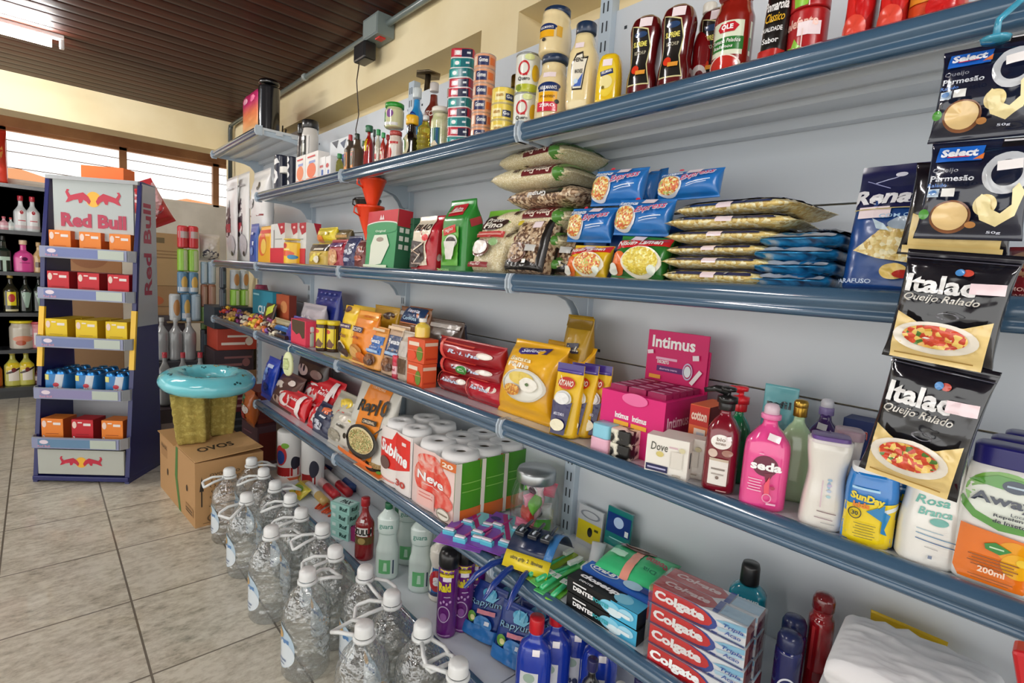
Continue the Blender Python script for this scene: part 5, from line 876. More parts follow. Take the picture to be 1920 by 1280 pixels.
aw = item('insect_repellent_bottle', 'white repellent bottle with green swoosh and orange panel, front one at the right', 'bottle', 'F', .89, 1768, 1936, 846, .06, ([(0, .9, .9), (.03, .97, 1), (.5, 1, 1), (.9, .93, .9), (1, .9, .85)], 5), 'f2f2ee', 's', yaw=0, rnd=False, bf=.86, front=AW, group='insect repellent bottles', cap=('blue_cap', 'block', .86, '201c6e', 'p', .86, 1))
rep(aw, 'second repellent bottle, its navy cap just behind the front one', dx=.062, dy=-.01)
rep(aw, 'third repellent bottle, farthest back by the panel', dx=.124, dy=-.02)
# ================================================================ FOURTH SHELF (z 0.487), far to near
zV = ZS['V']
item('sweet_bread_pack', 'dark brown glossy roll pack at the back behind the green pouch', 'pack', 'V', 1.03, 548, 602, 668, .08, 'pillow', '2c1512', 'f', wr=.006, n=3, front=[('E', -.2, .7, .2, .1, 'c8a8a0'), ('E', .25, .7, .16, .08, '8a6a64')])
for k, (a, b, t, X) in enumerate(((480, 500, 672, .90), (502, 524, 672, .95))):
    item('crisps_packet', ('bright blue crisp packet at the far end of the fourth shelf', 'bright blue crisp packet second from the far end')[k], 'packet', 'V', X, a, b, t, .05, 'pillow', '2244b8', 'f', wr=.008, lean=12, front=[('E', -.1, .6, .14, .18, '8ab0f0'), ('E', .1, .3, .2, .1, '16286e'), ('R', .1, .8, .4, .08, 'c8d4f0')], group='bright blue crisp packets')
item('chocolate_wafer_bag', 'brown and white patterned wafer bag beside the crisp packets', 'bag', 'V', .89, 494, 532, 700, .06, 'pillow', '5a3a34', 'f', wr=.01, lean=25, front=[('E', -.2, .6, .2, .1, 'e8dcd0'), ('E', .2, .4, .2, .1, 'f0e8e0'), ('E', -.1, .2, .2, .1, 'c8a898'), ('E', .25, .75, .12, .08, 'e8d8d0')])
NB = [('E', -.15, .5, .25, .3, 'f6ece8'), ('O', -.15, .5, .25, .3, 'd81c28', .85), ('T', .2, .7, .3, .1, 'leite', 'f8e8e8', .03), ('R', .2, .35, .3, .06, 'f6d0d0'), ('R', .35, .5, .1, .9, 'f4e8e6')]
for k, (a, b, t, X, z0, c) in enumerate(((508, 556, 735, .89, 0, 'd8222c'), (545, 598, 716, .95, .0, 'd81e28'), (556, 620, 708, 1.0, .0, 'e02430'), (560, 600, 760, .885, 0, 'dc2630'))):
    item('milk_powder_bag', 'red and white milk powder bag, %s' % ('far left one with the round badge', 'middle one of the pile', 'one lying against the panel', 'nearest and lowest one')[k], 'bag', 'V', X, a, b, t, .07, 'pillow', c, 'f', z0=z0, wr=.01, lean=(18, 25, 10, 30)[k], n=3, front=NB, seed=80 + k, group='red and white milk powder bags')
for k, (a, b, t, X, c) in enumerate(((572, 606, 762, .885, '2a3050'), (596, 634, 740, .90, 'b9b4a4'), (600, 640, 775, .875, 'c9c4b8'))):
    item('snack_bag', ('small navy and orange snack bag left of the silver ones', 'silver snack bag with yellow and red print left of the wraps', 'crumpled silver snack bag at the shelf edge left of the wraps')[k], 'bag', 'V', X, a, b, t, .06, 'pillow', c, 'f', wr=.012, lean=20, n=3, front=[('E', .1, .8, .25, .1, ('e8703a', 'f0d040', 'e8e0d0')[k]), ('E', -.1, .3, .3, .15, ('c8ccd8', '8a8474', 'a09a8a')[k]), ('R', .1, .6, .3, .06, ('e8e8ec', 'd83a2c', '4a4840')[k])], seed=90 + k)
RAP = [('R', .04, .5, .56, .94, 'f08a1c'), ('T', .0, .9, .34, .035, 'TORTILHAS', 'fbe0c0', .02), ('T', -.08, .64, .44, .19, 'Rap', '17120e', .03, .2, 8), ('T', .27, .7, .26, .2, '10', '17120e', .03, .1, 8), ('R', .1, .49, .34, .06, '1a1410', 5), ('T', .1, .49, .28, .035, 'ORIGINAL', 'f0dcc0', .03, 0, 5), ('R', .38, .46, .24, .02, '1c1814', 40), ('E', .04, .24, .38, .19, '1c1715'), ('E', .04, .25, .32, .145, 'e8d8a8'), ('E', .04, .24, .3, .13, 'V:c8b878:a8783c:e8dca0:6a8a3a:e8c890:300'), ('E', -.36, .2, .05, .035, '1a1a18'), ('R', -.3, .4, .1, .02, 'd8cc30'), ('R', 0, .03, .9, .05, 'e8701c')]
item('tortilla_packet', 'standing tortilla wrap packet with orange band and frying pan picture', 'packet', 'V', .895, 634, 704, 718, .05, 'bag', 'd9d6cc', 'f', wr=.004, lean=14, n=4, front=RAP, seed=95)
item('tortilla_packet', 'tortilla wrap packet lying flat and overhanging the shelf edge', 'packet', 'V', .858, 0, 0, 0, .03, 'pillow', 'd8c8b0', 'f', loc=(.858, yAt(690, .87, zV), zV), Wd=.2, H=.21, lean=90, wr=.003, n=4, front=[('R', 0, .3, .9, .56, 'e8742a'), ('E', 0, .34, .42, .28, '1c1614'), ('E', 0, .34, .34, .22, 'V:c8a868:a8783c:d8c088:300'), ('E', .3, .1, .08, .03, '6aa03a')])
# paper packs: rolls seen through the top
def paperpack(lb, X, xl, xr, yt, nx, ny, nz, front, side, lid=True, group=None, base='eceae6'):
    z = zV; Y0, Y1 = yAt(xl, X, z), yAt(xr, X, z); w = Y0 - Y1; Yc = (Y0 + Y1) / 2; h = zAt(yt, X, Yc) - z; d = w / nx
    r = empty('paper_roll_pack', (X + d * ny / 2, Yc, z), -pi / 2); tag(r, lb, 'paper rolls', group)
    paper = mat('f0efee', 'w'); hole = mat('6a6258', 'w')
    for i in range(nx):
        for j in range(ny):
            for k in range(nz):
                cx, cy, rr = -w / 2 + d * (i + .5), -d * ny / 2 + d * (j + .5), d / 2 * .985; hh = h / nz
                m = MB(); m.lathe([(rr * .3, hh * .97), (rr * .34, hh), (rr * .93, hh), (rr, hh * .93), (rr, hh * .05), (rr * .95, 0)], paper, 26, caps=False)
                m.lathe([(0, hh * .7), (rr * .3, hh * .7), (rr * .3, hh * .97)], hole, 16, caps=False)
                m.build('paper_roll', r, loc=(cx, cy, k * hh))
    m = MB()
    def wall(pts, items, W2):
        L_ = [0]
        for a, b in zip(pts, pts[1:]): L_.append(L_[-1] + (Vector(b) - Vector(a)).length)
        T_ = L_[-1]
        def at(s, off):
            s = min(max((s / W2 + .5) * T_, 0), T_ * .9999)
            for i in range(len(pts) - 1):
                if L_[i + 1] >= s: break
            t = (s - L_[i]) / (L_[i + 1] - L_[i]); p = Vector(pts[i]).lerp(Vector(pts[i + 1]), t); d_ = (Vector(pts[i + 1]) - Vector(pts[i])).normalized(); nrm = Vector((d_.y, -d_.x)); return p + nrm * off
        for i, L in enumerate([('R', 0, .47, 1, .9, base)] + items):
            v, f, c = shape2d(L, W2, h, d / 7)
            m.add([(*at(a, .0008 * (i + 1)), b) for a, b in v], f, mat(c, 'f'), True)
    def scal(n, L, fn): return [fn(-L / 2 + L * t / (n * 10), -d / 2 * (1 - .72 * abs(sin(pi * t / 10)) * 1) * .0 - d * .5 * (abs(sin(pi * t / 10)) ** .6) + d * .5) for t in range(n * 10 + 1)]
    fr = scal(nx, w, lambda s, q: (s, -d * ny / 2 + q * .12 - .0015))
    sdp = scal(ny, d * ny, lambda s, q: (w / 2 - q * .12 + .0015, s))
    wall(fr, front, w); wall(sdp, side, d * ny)
    o = m.build('printed_wrap', r)
    return r
NEVF = [('R', 0, .47, 1, .9, 'f3d6d0'), ('E', .0, .5, .42, .3, 'N:f0412f:ee6a58:f4a898:30'), ('E', -.05, .75, .3, .12, 'N:f0412f:f2988a:f4c8be:34'), ('E', .12, .3, .34, .16, 'N:ee3f30:f2988a:30'), ('T', -.02, .52, .6, .13, 'Neve', 'fff', .03), ('R', .0, .42, .4, .012, 'f8dcd8'), ('R', -.1, .2, .4, .24, 'f6c4bc'), ('R', -.1, .27, .3, .012, 'e87a70'), ('R', -.1, .22, .3, .012, 'e87a70'), ('R', .36, .86, .28, .12, 'e0702c'), ('T', .36, .86, .2, .07, '20', 'fdeedd', .04), ('E', .32, .14, .13, .085, 'efe8dc'), ('O', .32, .14, .13, .085, '9a9080', .86), ('R', .32, .14, .18, .02, '8a8070')]
NEVS = [('R', -.35, .47, .3, .9, 'f0e4dc'), ('R', .0, .55, .46, .64, '4a9a24'), ('R', .0, .14, .46, .17, 'e0702c'), ('R', .0, .86, .46, .08, '8ab84a'), ('R', .05, .6, .3, .03, '6ab83a'), ('R', .05, .5, .3, .03, '6ab83a'), ('R', .36, .5, .3, .84, 'e86a58')]
# one pack is two rolls wide and three deep, wrapped in sections
for k, (dx, lb) in enumerate(((.0, 'front pack of white rolls with red watercolour print and green side'), (.21, 'farther back pack of white rolls with red and green print'))):
    pass
NS = [('R', -.22, .47, .5, .9, '4a9a24'), ('R', -.22, .6, .3, .02, '7ac04a'), ('R', -.22, .5, .3, .02, '7ac04a'), ('R', -.22, .14, .5, .2, 'e0702c'), ('R', .3, .47, .5, .9, 'f0d8d0')]
pp = paperpack('front pack of paper rolls with red print, number 20 and green side', .885, 770, 850, 842, 2, 1, 1, NEVF, [('R', -.0, .47, 1, .9, '4a9a24'), ('R', 0, .14, 1, .2, 'e0702c'), ('R', 0, .62, .6, .015, '8ac85a'), ('R', 0, .5, .6, .015, '8ac85a'), ('R', -.42, .47, .16, .9, 'e8e0d4')], group='red and green paper packs')
rep(pp, 'second red and green paper pack behind the front one', dx=.092, dy=-.0)
rep(pp, 'third red and green paper pack, nearest the panel', dx=.184, dy=.0)
paperpack('paper roll pack with scarlet band, white lettering and number 30', .885, 712, 768, 800, 2, 2, 1, [('R', .0, .47, 1, .9, 'f4ece8'), ('P', [(-.5, .4), (-.5, .72), (-.1, .76), (0, .9), (.45, .86), (.46, .42), (.3, .38), (.0, .3), (-.25, .28)], 'e8261c'), ('T', -.02, .58, .86, .2, 'Sublime', 'fff', .04, .1, -8), ('R', .3, .78, .12, .05, 'f4dcd8'), ('T', .22, .16, .3, .1, '30', 'c83a2c', .03), ('E', -.3, .36, .16, .1, '6a4a44'), ('R', -.2, .1, .4, .02, 'e88a7c')], [('R', 0, .47, 1, .9, 'ece6e2')])
paperpack('plain white paper rolls in clear wrap behind the scarlet pack', 1.0, 722, 775, 795, 2, 1, 1, [], [])
# blister cards, razors and brushes
BR = [('R', 0, .5, 1, 1, '8a4ab8'), ('P', [(-.2, 1), (.1, 1), (.5, .4), (.5, .1), (-.1, .6)], '7fd0dc'), ('P', [(-.3, .95), (-.22, 1), (.5, .2), (.5, .08)], 'b01c78'), ('E', -.35, .8, .12, .05, '4a3a80')]
for k, (px, dx, lb, rz) in enumerate(((850, 0, 'purple and teal razor blister card lying at the edge beside the paper rolls', 28), (905, .05, 'second purple and teal razor card lying beside the candy jar', 20))):
    y = yAt(px + 20, .88 + dx, zV); r = empty('razor_blister_card', (.905 + dx, y, zV), -pi / 2 + radians(rz)); tag(r, lb, 'razor pack', 'purple razor cards')
    m = MB(); body(m, .14, .2, .002, 'flatcard', '8a4ab8', 'p', front=BR); m.build('card', r, xf=Matrix.Translation((0, -.1, .012 + .004 * k)) @ Matrix.Rotation(-pi / 2 + .06, 4, 'X') @ Matrix.Translation((0, 0, 0)))
    for j in range(5):
        a, b = ((-.045, -.05), (.0, -.075), (.045, -.055), (-.02, .02), (.04, .03))[j]
        q = MB(); q.box((-.019, -.008, .0), (.019, .008, .014), mat('5cc4d8', 's')).box((-.015, -.006, .014), (.015, .005, .02), mat('e8dce8', 's')).tube([(0, .005, .008), (.01, .035, .01), (.012, .07, .008)], .004, mat('c03a90', 's'), 8)
        q.build('razor', r, bevel=.002, loc=(a, b, .014 + .004 * k))
# glass jar of sweets
gp = onZ(998, 985, zV); gp.x = 1.06; gp.y = yAt(998, 1.06, zV)
r = empty('sweet_jar', gp); tag(r, 'big round glass jar with metal lid holding pink and green packets', 'jar')
gw = (1045 - 955) * dcam(gp.x, gp.y, gp.z) / FPX / 2; gh = zAt(880, gp.x, gp.y) - zV
GL = clearmat('jar_glass', (.93, .96, .95), .1, .02, 12, .1)
MB().lathe([(gw * .8, 0), (gw * .95, .006), (gw, gh * .2), (gw, gh * .6), (gw * .85, gh * .78), (gw * .72, gh * .84)], GL, 36, caps=False).build('glass_body', r)
MB().lathe([(gw * .8, gh * .82), (gw * .82, gh * .84), (gw * .82, gh * .95), (gw * .76, gh), (0, gh)], mat('b0b4b6', 'm'), 36, caps=False).build('metal_lid', r)
for k in range(12):
    a = 2.4 * k; R_ = gw * .42 * (k % 3 > 0); c = ('f0a8bc', 'e87a98', '5ab83a', 'f4c8d4', 'c8342c', 'eeeeee', 'e88aa8', '7ac04a', 'f2b0c4', 'f6d4de', 'e0607a', '6ac040')[k]
    o = body(MB(), gw * .85, gw * .62, gw * .36, 'pillow', c, 'f', wr=.004, seed=k, n=3, front=[('O', 0, .5, .3, .34, 'e8e8e8', .8), ('E', 0, .5, .22, .26, '5a4a54')] if k in (3, 5, 8, 9) else []).build('sweet_packet')
    o.location = gp + Vector((R_ * cos(a), R_ * sin(a), .008 + gh * .19 * (k // 3))); o.rotation_euler = (.3 * (k % 2), .2, -pi / 2 + a * .3)
    tag(o, ('pink', 'rose', 'green', 'pale pink round badge', 'red', 'white round badge', 'dusty pink', 'lime', 'salmon pink', 'blush pink', 'deep rose', 'grass green')[k] + ' packet inside the big glass sweet jar', 'packet', 'packets in the glass jar')
# arched navy blister with yellow strip
ap = onZ(1010, 1075, zV); ay = yAt(1003, .95, zV)
r = empty('razor_blister_pack', (.965, ay, zV + .004), -pi / 2 + radians(20)); tag(r, 'arched navy blue blister pack of razors with a yellow strip', 'razor pack')
m = MB(); nn = 16; aw_, al = .125, .19; V_ = []
AR = lambda t: .012 + .07 * sin(pi * min(1, t * 1.05)) ** .8
for j in range(nn + 1):
    t = j / nn; V_ += [(-aw_ / 2, -al / 2 + al * t, AR(t)), (aw_ / 2, -al / 2 + al * t, AR(t))]
F_ = [(2 * j, 2 * j + 1, 2 * j + 3, 2 * j + 2) for j in range(nn)]
m.add(V_, F_[:2], mat('f2d828', 'f'), True); m.add(V_, F_[2:], mat('14264a', 'f'), True)
m.add([(a * 1.0 + (.03 if i % 2 else .03) * 0, b, c + .0006) for i, (a, b, c) in enumerate([(aw_ / 2 - .022 * (1 - i % 2), V_[2 * (i // 2)][1], AR((i // 2) / nn)) for i in range(2 * nn + 2)])], F_[2:], mat('3a7ab8', 'f'), True)
o = m.build('card', r); so = o.modifiers.new('t', 'SOLIDIFY'); so.thickness = .0015; so.offset = -1
tt = MB(); v, f, c = shape2d(('T', 0, 0, 1, 1, 'ultra grip  2  lâminas', '3a3a20', .02), .09, .009, 9); tt.add([(a, -al / 2 + .0115 + b, AR(.06) + .004 + b * .9) for a, b in v], f, mat(c)); tt.build('strip_print', r)
for j in range(3):
    x = -.04 + .036 * j; q = MB(); q.box((x - .013, -.05, 0), (x + .013, -.02, .012), mat('1a1f2c', 's')).tube([(x, -.045, .014), (x, -.025, .014)], .003, mat('c8d0dc', 's'), 8).tube([(x, -.02, .008), (x, .03, .012)], .005, mat('20283c', 's'), 8); q.build('razor_head', r, bevel=.003, loc=(0, 0, AR(.35) - .001))
for k in range(3):
    q = MB(); q.tube([(0, 0, .014), (0, -.045, .012), (.0, -.09, -.006), (.0, -.12, -.03)], .0055, mat('1c3a8c', 's'), 10, rs=[.007, .0085, .008, .004]).box((-.018, -.004, .008), (.018, .012, .02), mat('1c3a8c', 's'))
    o = q.build('disposable_razor', bevel=.001, loc=(.88 + .01 * k, ay + .04 - .036 * k, zV + .002)); o.rotation_euler = (0, 0, -pi / 2 + radians(-8 + 14 * k)); tag(o, 'navy blue disposable razor sticking out over the shelf lip, %s of three' % ('farthest', 'middle', 'nearest')[k], 'razor', 'disposable razors')
# toothbrushes
for k, (p0_, p1_, c) in enumerate((((1032, 1118), (1112, 1052), '7ac83a'), ((1010, 1106), (1098, 1046), '5fc878'), ((988, 1084), (1078, 1036), 'a8c43a'), ((1000, 1096), (1085, 1060), '66cc70'))):
    a, b_ = onZ(*p0_, zV + .004), onZ(*p1_, zV + .004); d_ = b_ - a; L_ = min(.2, d_.length); r = empty('toothbrush_pack', (a.x, a.y, zV + .001 + .004 * k), math.atan2(d_.y, d_.x) - pi / 2); tag(r, ('lime toothbrush pack nearest the toothpaste boxes', 'green toothbrush pack beside the lime one', 'yellow green toothbrush pack closest to the arched blister', 'mint toothbrush pack lying across two others')[k], 'toothbrush', 'green toothbrush packs')
    MB().prism([(-.014, 0), (.014, 0), (.017, L_ * .5), (.012, L_), (-.012, L_), (-.017, L_ * .5)], 0, .003, mat(c, 'f'), 'xy').build('backing_card', r)
    MB().tube([(0, .01, .008), (0, L_ * .35, .010), (0, L_ * .62, .008), (0, L_ * .93, .009)], .004, mat('3fbf7c', 's'), 10, rs=[.006, .007, .0035, .005]).box((-.006, L_ * .76, .012), (.006, L_ * .93, .02), mat('e8f0e8', 'w')).box((-.012, L_ * .3, .0155), (.012, L_ * .4, .0165), mat('e8efe8', 'c')).build('brush', r)
cx = item('floss_card', 'yellow fronted floss card leaning on the panel', 'card', 'V', 1.13, 1078, 1122, 958, .006, 'flatcard', 'c8ccd0', 's', lean=4, z0=0, front=[('R', 0, .38, .96, .5, 'e8d62a'), ('E', .05, .4, .1, .12, '2a2a2a'), ('R', .3, .5, .16, .06, '5a5a2a'), ('O', 0, .82, .4, .1, '8a9098', .8)])
item('floss_card', 'teal and navy floss card leaning on the panel, nearer the wipes', 'card', 'V', 1.12, 1127, 1172, 962, .006, 'flatcard', '147a78', 's', lean=5, front=[('R', 0, .72, .94, .36, '1c3a80'), ('E', 0, .76, .2, .1, 'b8d0f0'), ('R', 0, .45, .6, .02, '9adcd8'), ('R', 0, .16, .96, .3, 'b0b8ba'), ('R', .36, .62, .14, .1, 'e8eef0')])
item('toothpaste_tube', 'white toothpaste tube lying behind the toothbrush packs', 'tube', 'V', 1.0, 1085, 1120, 1030, .03, ([(0, 1, 1), (.6, 1, .8), (1, 1.1, .08)], 2), 'e6e8ea', 's', lean=72, H=.11, yaw=30, Wd=.035)
# wipes
for k in range(2):
    item('wipes_pack', ('lower green wet wipes pack behind the toothpaste', 'upper green wet wipes pack with cotton lettering upside down')[k], 'wipes', 'V', .985, 0, 0, 0, .05, 'pillow', '3cc07c', 'f', loc=(.985, yAt(1190, .99, zV), zV + .048 * k), Wd=.17, H=.13, lean=90, wr=.004, n=4, group='green wipes packs', seed=k + 3,
         front=[('R', .02, .5, .13, 1, 'f0a08c'), ('E', -.1, .72, .3, .12, '6a4638'), ('E', -.12, .75, .2, .08, 'c8a89a'), ('T', .28, .42, .34, .18, 'cotton', 'a8283c', .04, 0, 170), ('R', -.22, .4, .24, .12, 'b8e8cc'), ('T', .3, .2, .24, .08, 'Dia', '1c7a54', .02, 0, 175)], rz=0) if 0 else lying('wipes_pack', ('lower green wet wipes pack behind the toothpaste', 'upper green wet wipes pack with red lettering upside down')[k], 'wipes', .955, yAt(1165, .97, zV), zV + .047 * k, .16, .17, .05, '3cc07c', [('R', .0, .5, .13, 1, 'f0a08c'), ('E', -.1, .76, .3, .12, '6a4638'), ('E', -.12, .8, .2, .07, 'c8a89a'), ('T', .3, .5, .32, .14, 'cotton', 'a8283c', .04, 0, 176), ('R', -.24, .4, .24, .12, 'b8e8cc'), ('T', .3, .25, .2, .07, 'Dia', '1c7a54', .02, 0, 176)], wr=.004, n=5, group='green wipes packs', seed=k + 3, rz=(4, 10)[k])
# toothpaste cartons: long boxes lying along the shelf
def carton(lb, X, Y, z, L, h, d, base, front, top=(), rz=0, group=None, side=()):
    r = body(MB(), L, h, d, 'box', base, 'c', front, side, top).build('toothpaste_box', bevel=.001); r.location = (X + d / 2, Y, z); r.rotation_euler = (0, 0, -pi / 2 + radians(rz)); tag(r, lb, 'toothpaste box', group); return r
yc_ = (yAt(1062, .9, zV) + yAt(1205, .9, zV)) / 2
DEN = [('R', .32, .5, .36, 1, '4ab4dc'), ('E', .14, .5, .14, .4, '8ad4ee'), ('E', .2, .3, .1, .25, 'dff4fa'), ('E', .36, .6, .1, .3, 'a8e0f4'), ('R', -.3, .8, .2, .1, 'f0f0f0'), ('T', -.24, .48, .3, .3, 'DENTES', 'fff', .04), ('T', .02, .48, .22, .26, 'FORTES', '3ab0b8', .04), ('R', .34, .5, .16, .2, 'e8f6fa')]
carton('lower black and aqua toothpaste box at the shelf edge', .888, yc_, zV, .185, .034, .045, '0f1012', DEN, group='black and aqua toothpaste boxes', rz=3)
CL = [('R', .36, .5, .28, 1, '4ab4dc'), ('E', .24, .5, .12, .4, '8ad4ee'), ('T', -.12, .6, .56, .5, 'closeup', 'fff', .05, .2), ('T', -.24, .14, .2, .14, 'DENTES', 'fff', .03)]
carton('upper black toothpaste box with large white lettering on top', .89, yc_ + .004, zV + .035, .185, .034, .045, '0f1012', DEN, CL, group='black and aqua toothpaste boxes', rz=3)
OB = [('E', -.25, .5, .2, .4, 'e8f0fa'), ('E', -.25, .5, .18, .34, '1c5ab8'), ('T', -.25, .5, .3, .4, 'Oral-B', 'fff', .04, .2), ('E', .14, .5, .12, .4, 'b8dcf4'), ('R', .35, .5, .2, .4, '2a3a8a')]
carton('blue toothpaste box with an oval badge behind the black ones', .938, yc_ - .004, zV, .195, .078, .04, '2268c4', [('R', 0, .5, 1, 1, '1f4fa0')], OB, rz=3)
COLG = [('P', [(-.5, 0), (-.5, 1), (-.02, 1), (.12, .86), (.2, .62), (.22, .4), (.2, .2), (.14, 0)], '2a4aa0'), ('P', [(-.5, .0), (-.5, 1), (-.06, .98), (.07, .86), (.15, .64), (.17, .42), (.14, .22), (.06, .08), (-.1, .0)], 'd81c24'), ('P', [(.2, .7), (.3, .86), (.5, 1), (.5, .74), (.32, .6)], '8ac8e8'), ('P', [(.22, .4), (.5, .6), (.5, .48), (.24, .22)], 'b8dcf0'), ('T', -.19, .5, .56, .66, 'Colgate', 'fff', .05), ('T', .38, .62, .2, .24, 'Tripla', '2a5ab0', .02, .2), ('T', .38, .32, .16, .2, 'Acao', '2a5ab0', .02, .2), ('R', 0, .03, 1, .06, '1c2f7a')]
COLT = [('P', [(-.5, 0), (-.5, 1), (.05, 1), (.2, .5), (.05, 0)], 'b8202a'), ('T', -.17, .5, .5, .5, 'Colgate', 'f4dcdc', .04, .2), ('R', .36, .5, .28, .8, 'a8cce4'), ('R', .18, .5, .06, 1, '2a4aa0')]
ycg = (yAt(1212, .905, zV) + yAt(1405, .905, zV)) / 2
for i in range(4):
    for j in range(2):
        carton('red and white toothpaste box, %s layer, %s column of the shrink wrapped stack' % (('bottom', 'second', 'third', 'top')[i], ('front', 'rear')[j]), .888 + .006 * i + .046 * j, ycg + .004 * i, zV + .0375 * i, .182, .037, .044, 'eef2f6', COLG, COLT, rz=5, group='red and white toothpaste boxes', side=[('R', 0, .5, 1, 1, '7a2030')])
fm = MB(); fm.box((-.096, -.05, .0), (.097, .05, .156), FILM); o = fm.build('shrink_wrap', loc=(.935 + .0, ycg + .006, zV)); o.rotation_euler = (0, 0, -pi / 2 + radians(5)); tag(o, 'clear shrink wrap round the stack of red and white toothpaste boxes', 'wrap')
item('mouthwash_bottle', 'teal mouthwash bottle with a black flip cap behind the toothpaste stack', 'bottle', 'V', 1.06, 1358, 1422, 1046, .045, ([(0, .9, .9), (.04, 1, 1), (.6, 1, 1), (.85, .96, .95), (.95, .7, .7), (1, .42, .5)], 4), '1590a8', 's', yaw=14, rnd=True, bf=.76, H=.185, front=[('T', 0, .8, .66, .1, 'closeup', 'e8f4f8', .03, .1), ('R', 0, .35, .9, .5, '1c60b0')], cap=[('cap', 'flip', .5, '17181a', 'p', .76, 1)])
nv = item('deodorant_can', 'navy deodorant can with round badge at the front', 'can', 'V', .945, 1442, 1486, 1188, .05, 'aerosol', '15205c', 's', bf=.8, H=.15, yaw=26, rnd=True, front=[('O', 0, .42, .36, .2, 'e8ecf4', .86), ('T', 0, .44, .5, .1, 'NIVEA', 'f4f6fa', .04), ('T', 0, .34, .3, .05, 'MEN', 'c8d0e0', .03)], cap=('cap', 'dome', .96, '1a2450', 'p', .79, 1), group='navy deodorant cans', bn='can_body')
rep(nv, 'navy deodorant can behind the badge one', dx=.055, dy=.012)
item('deodorant_can', 'tall dark red deodorant can with a glossy red cap', 'can', 'V', 1.03, 1500, 1542, 1108, .06, ([(0, .94, .94), (.02, 1, 1), (.8, 1, 1), (.9, .95, .95), (.93, .78, .78), (1, .74, .74)], 2), '8c0f16', 's', bf=.84, H=.2, yaw=20, rnd=True, bn='can_body', front=[('R', -.3, .6, .1, .5, 'c83a3c'), ('R', .1, .3, .5, .1, '6a0a10')], cap=('cap', 'dome', .86, '6e0d12', 's', .83, 1))
# white towels
def towel(lb, X, Y, z, w, d, h, seed):
    m = MB(); m2 = mat('e9e9ec', 'k'); N_ = 26; pr = []
    for j in range(N_ + 1):      # folded strip seen edge on: three folds
        pass
    layers = 3; t = h / layers
    for L_ in range(layers):
        b = body(MB(), w * (1, .93, .97)[L_], d * (1, .94, .9)[L_], t * .97, ([(0, .99, .4), (.06, 1, .9), (.5, 1, 1), (.94, 1, .9), (1, .99, .4)], 4), 'e9e9ec', 'k', wr=.013, seed=seed + L_ * 3, rings=40)
        q = Matrix.Translation(((0, -.008, .006)[L_], (0, .012, .004)[L_], t * (L_ + .5))) @ Matrix.Rotation(-pi / 2, 4, 'X')
        m.add([q @ Vector(v) for v in b.v], b.f, mat('ececee', 'k'), True)
    o = m.build('folded_towel', loc=(X, Y, z)); o.rotation_euler = (0, 0, -pi / 2 + .1); tag(o, lb, 'towel'); return o
yt_ = yAt(1700, .93, zV); towel('folded white towel with a yellow sachet behind it', .90, yt_ + .02, zV, .22, .2, (zAt(1205, .92, yt_) - zV) * .7, 5)
towel('second folded white towel at the shelf edge left of the larger one', .885, yAt(1600, .89, zV), zV, .07, .13, .055, 9)
item('yellow_sachet', 'yellow sachet lying across the back of the white towels', 'sachet', 'V', 1.10, 1600, 1740, 1183, .03, 'pillow', 'f0c81c', 'f', wr=.008, rnd=False, front=[('E', -.2, .7, .1, .06, '8a5a10')])
item('yellow_sachet', 'small yellow and red sachet at the shelf edge below the towels', 'sachet', 'V', .885, 1520, 1552, 1250, .03, 'pillow', 'f0c020', 'f', wr=.006, H=.04, lean=60, front=[('R', 0, .4, .8, .4, 'c82a1c')])
# ================================================================ LOWEST SHELF (z 0.112), far to near
zB = ZS['B']
for k, (a, b, t, h, X, c, lb, fr) in enumerate(((428, 458, 700, .2, .95, '8a3a2a', 'shrink wrapped red and orange snack crate at the far end below the second shelf', [('R', -.2, .6, .4, .3, 'e8dcd0'), ('E', .25, .5, .16, .2, 'e0a040'), ('R', 0, .15, .9, .1, 'e0602a')]),
        (425, 466, 760, .26, .93, '6a4a52', 'dark crate of maroon printed cartons on the floor past the shelving end', [('R', -.1, .2 + .2 * i, .5, .03, 'a8707a') for i in range(4)]),
        (470, 500, 760, .24, .98, '5c4a3c', 'brown crate with diamond pattern behind the maroon cartons', [('P', [(-.4, .2 + .3 * i), (0, .35 + .3 * i), (.4, .2 + .3 * i), (0, .05 + .3 * i)], '8a745a') for i in range(3)]))):
    y = (3.45, 3.35, 3.15)[k]; z = (.5, .0, .115)[k]
    r = body(MB(), .24, h, .17, 'box', c, 'c', fr, [('R', 0, .5, .9, .7, '7a2a24')]).build('goods_crate', bevel=.003); r.location = (X + .09, y, z); r.rotation_euler = (0, 0, -pi / 2 + .1)
    if k == 0: r.location = (1.04, 3.42, .26)
    if k == 2: r.location = (1.08, 2.90, .112)
    tag(r, lb, 'crate')
item('snack_packet', 'orange green and white snack packets bundle over the ring, past the shelf end', 'packet', 'V', .92, 425, 450, 0, .08, 'pillow', 'c8682c', 'f', loc=(.93, 3.3, .26), Wd=.16, H=.22, wr=.012, front=[('E', -.2, .7, .25, .15, '3a8a5a'), ('E', .15, .5, .25, .12, 'ece4dc'), ('E', -.1, .3, .3, .1, 'b83a2c')])
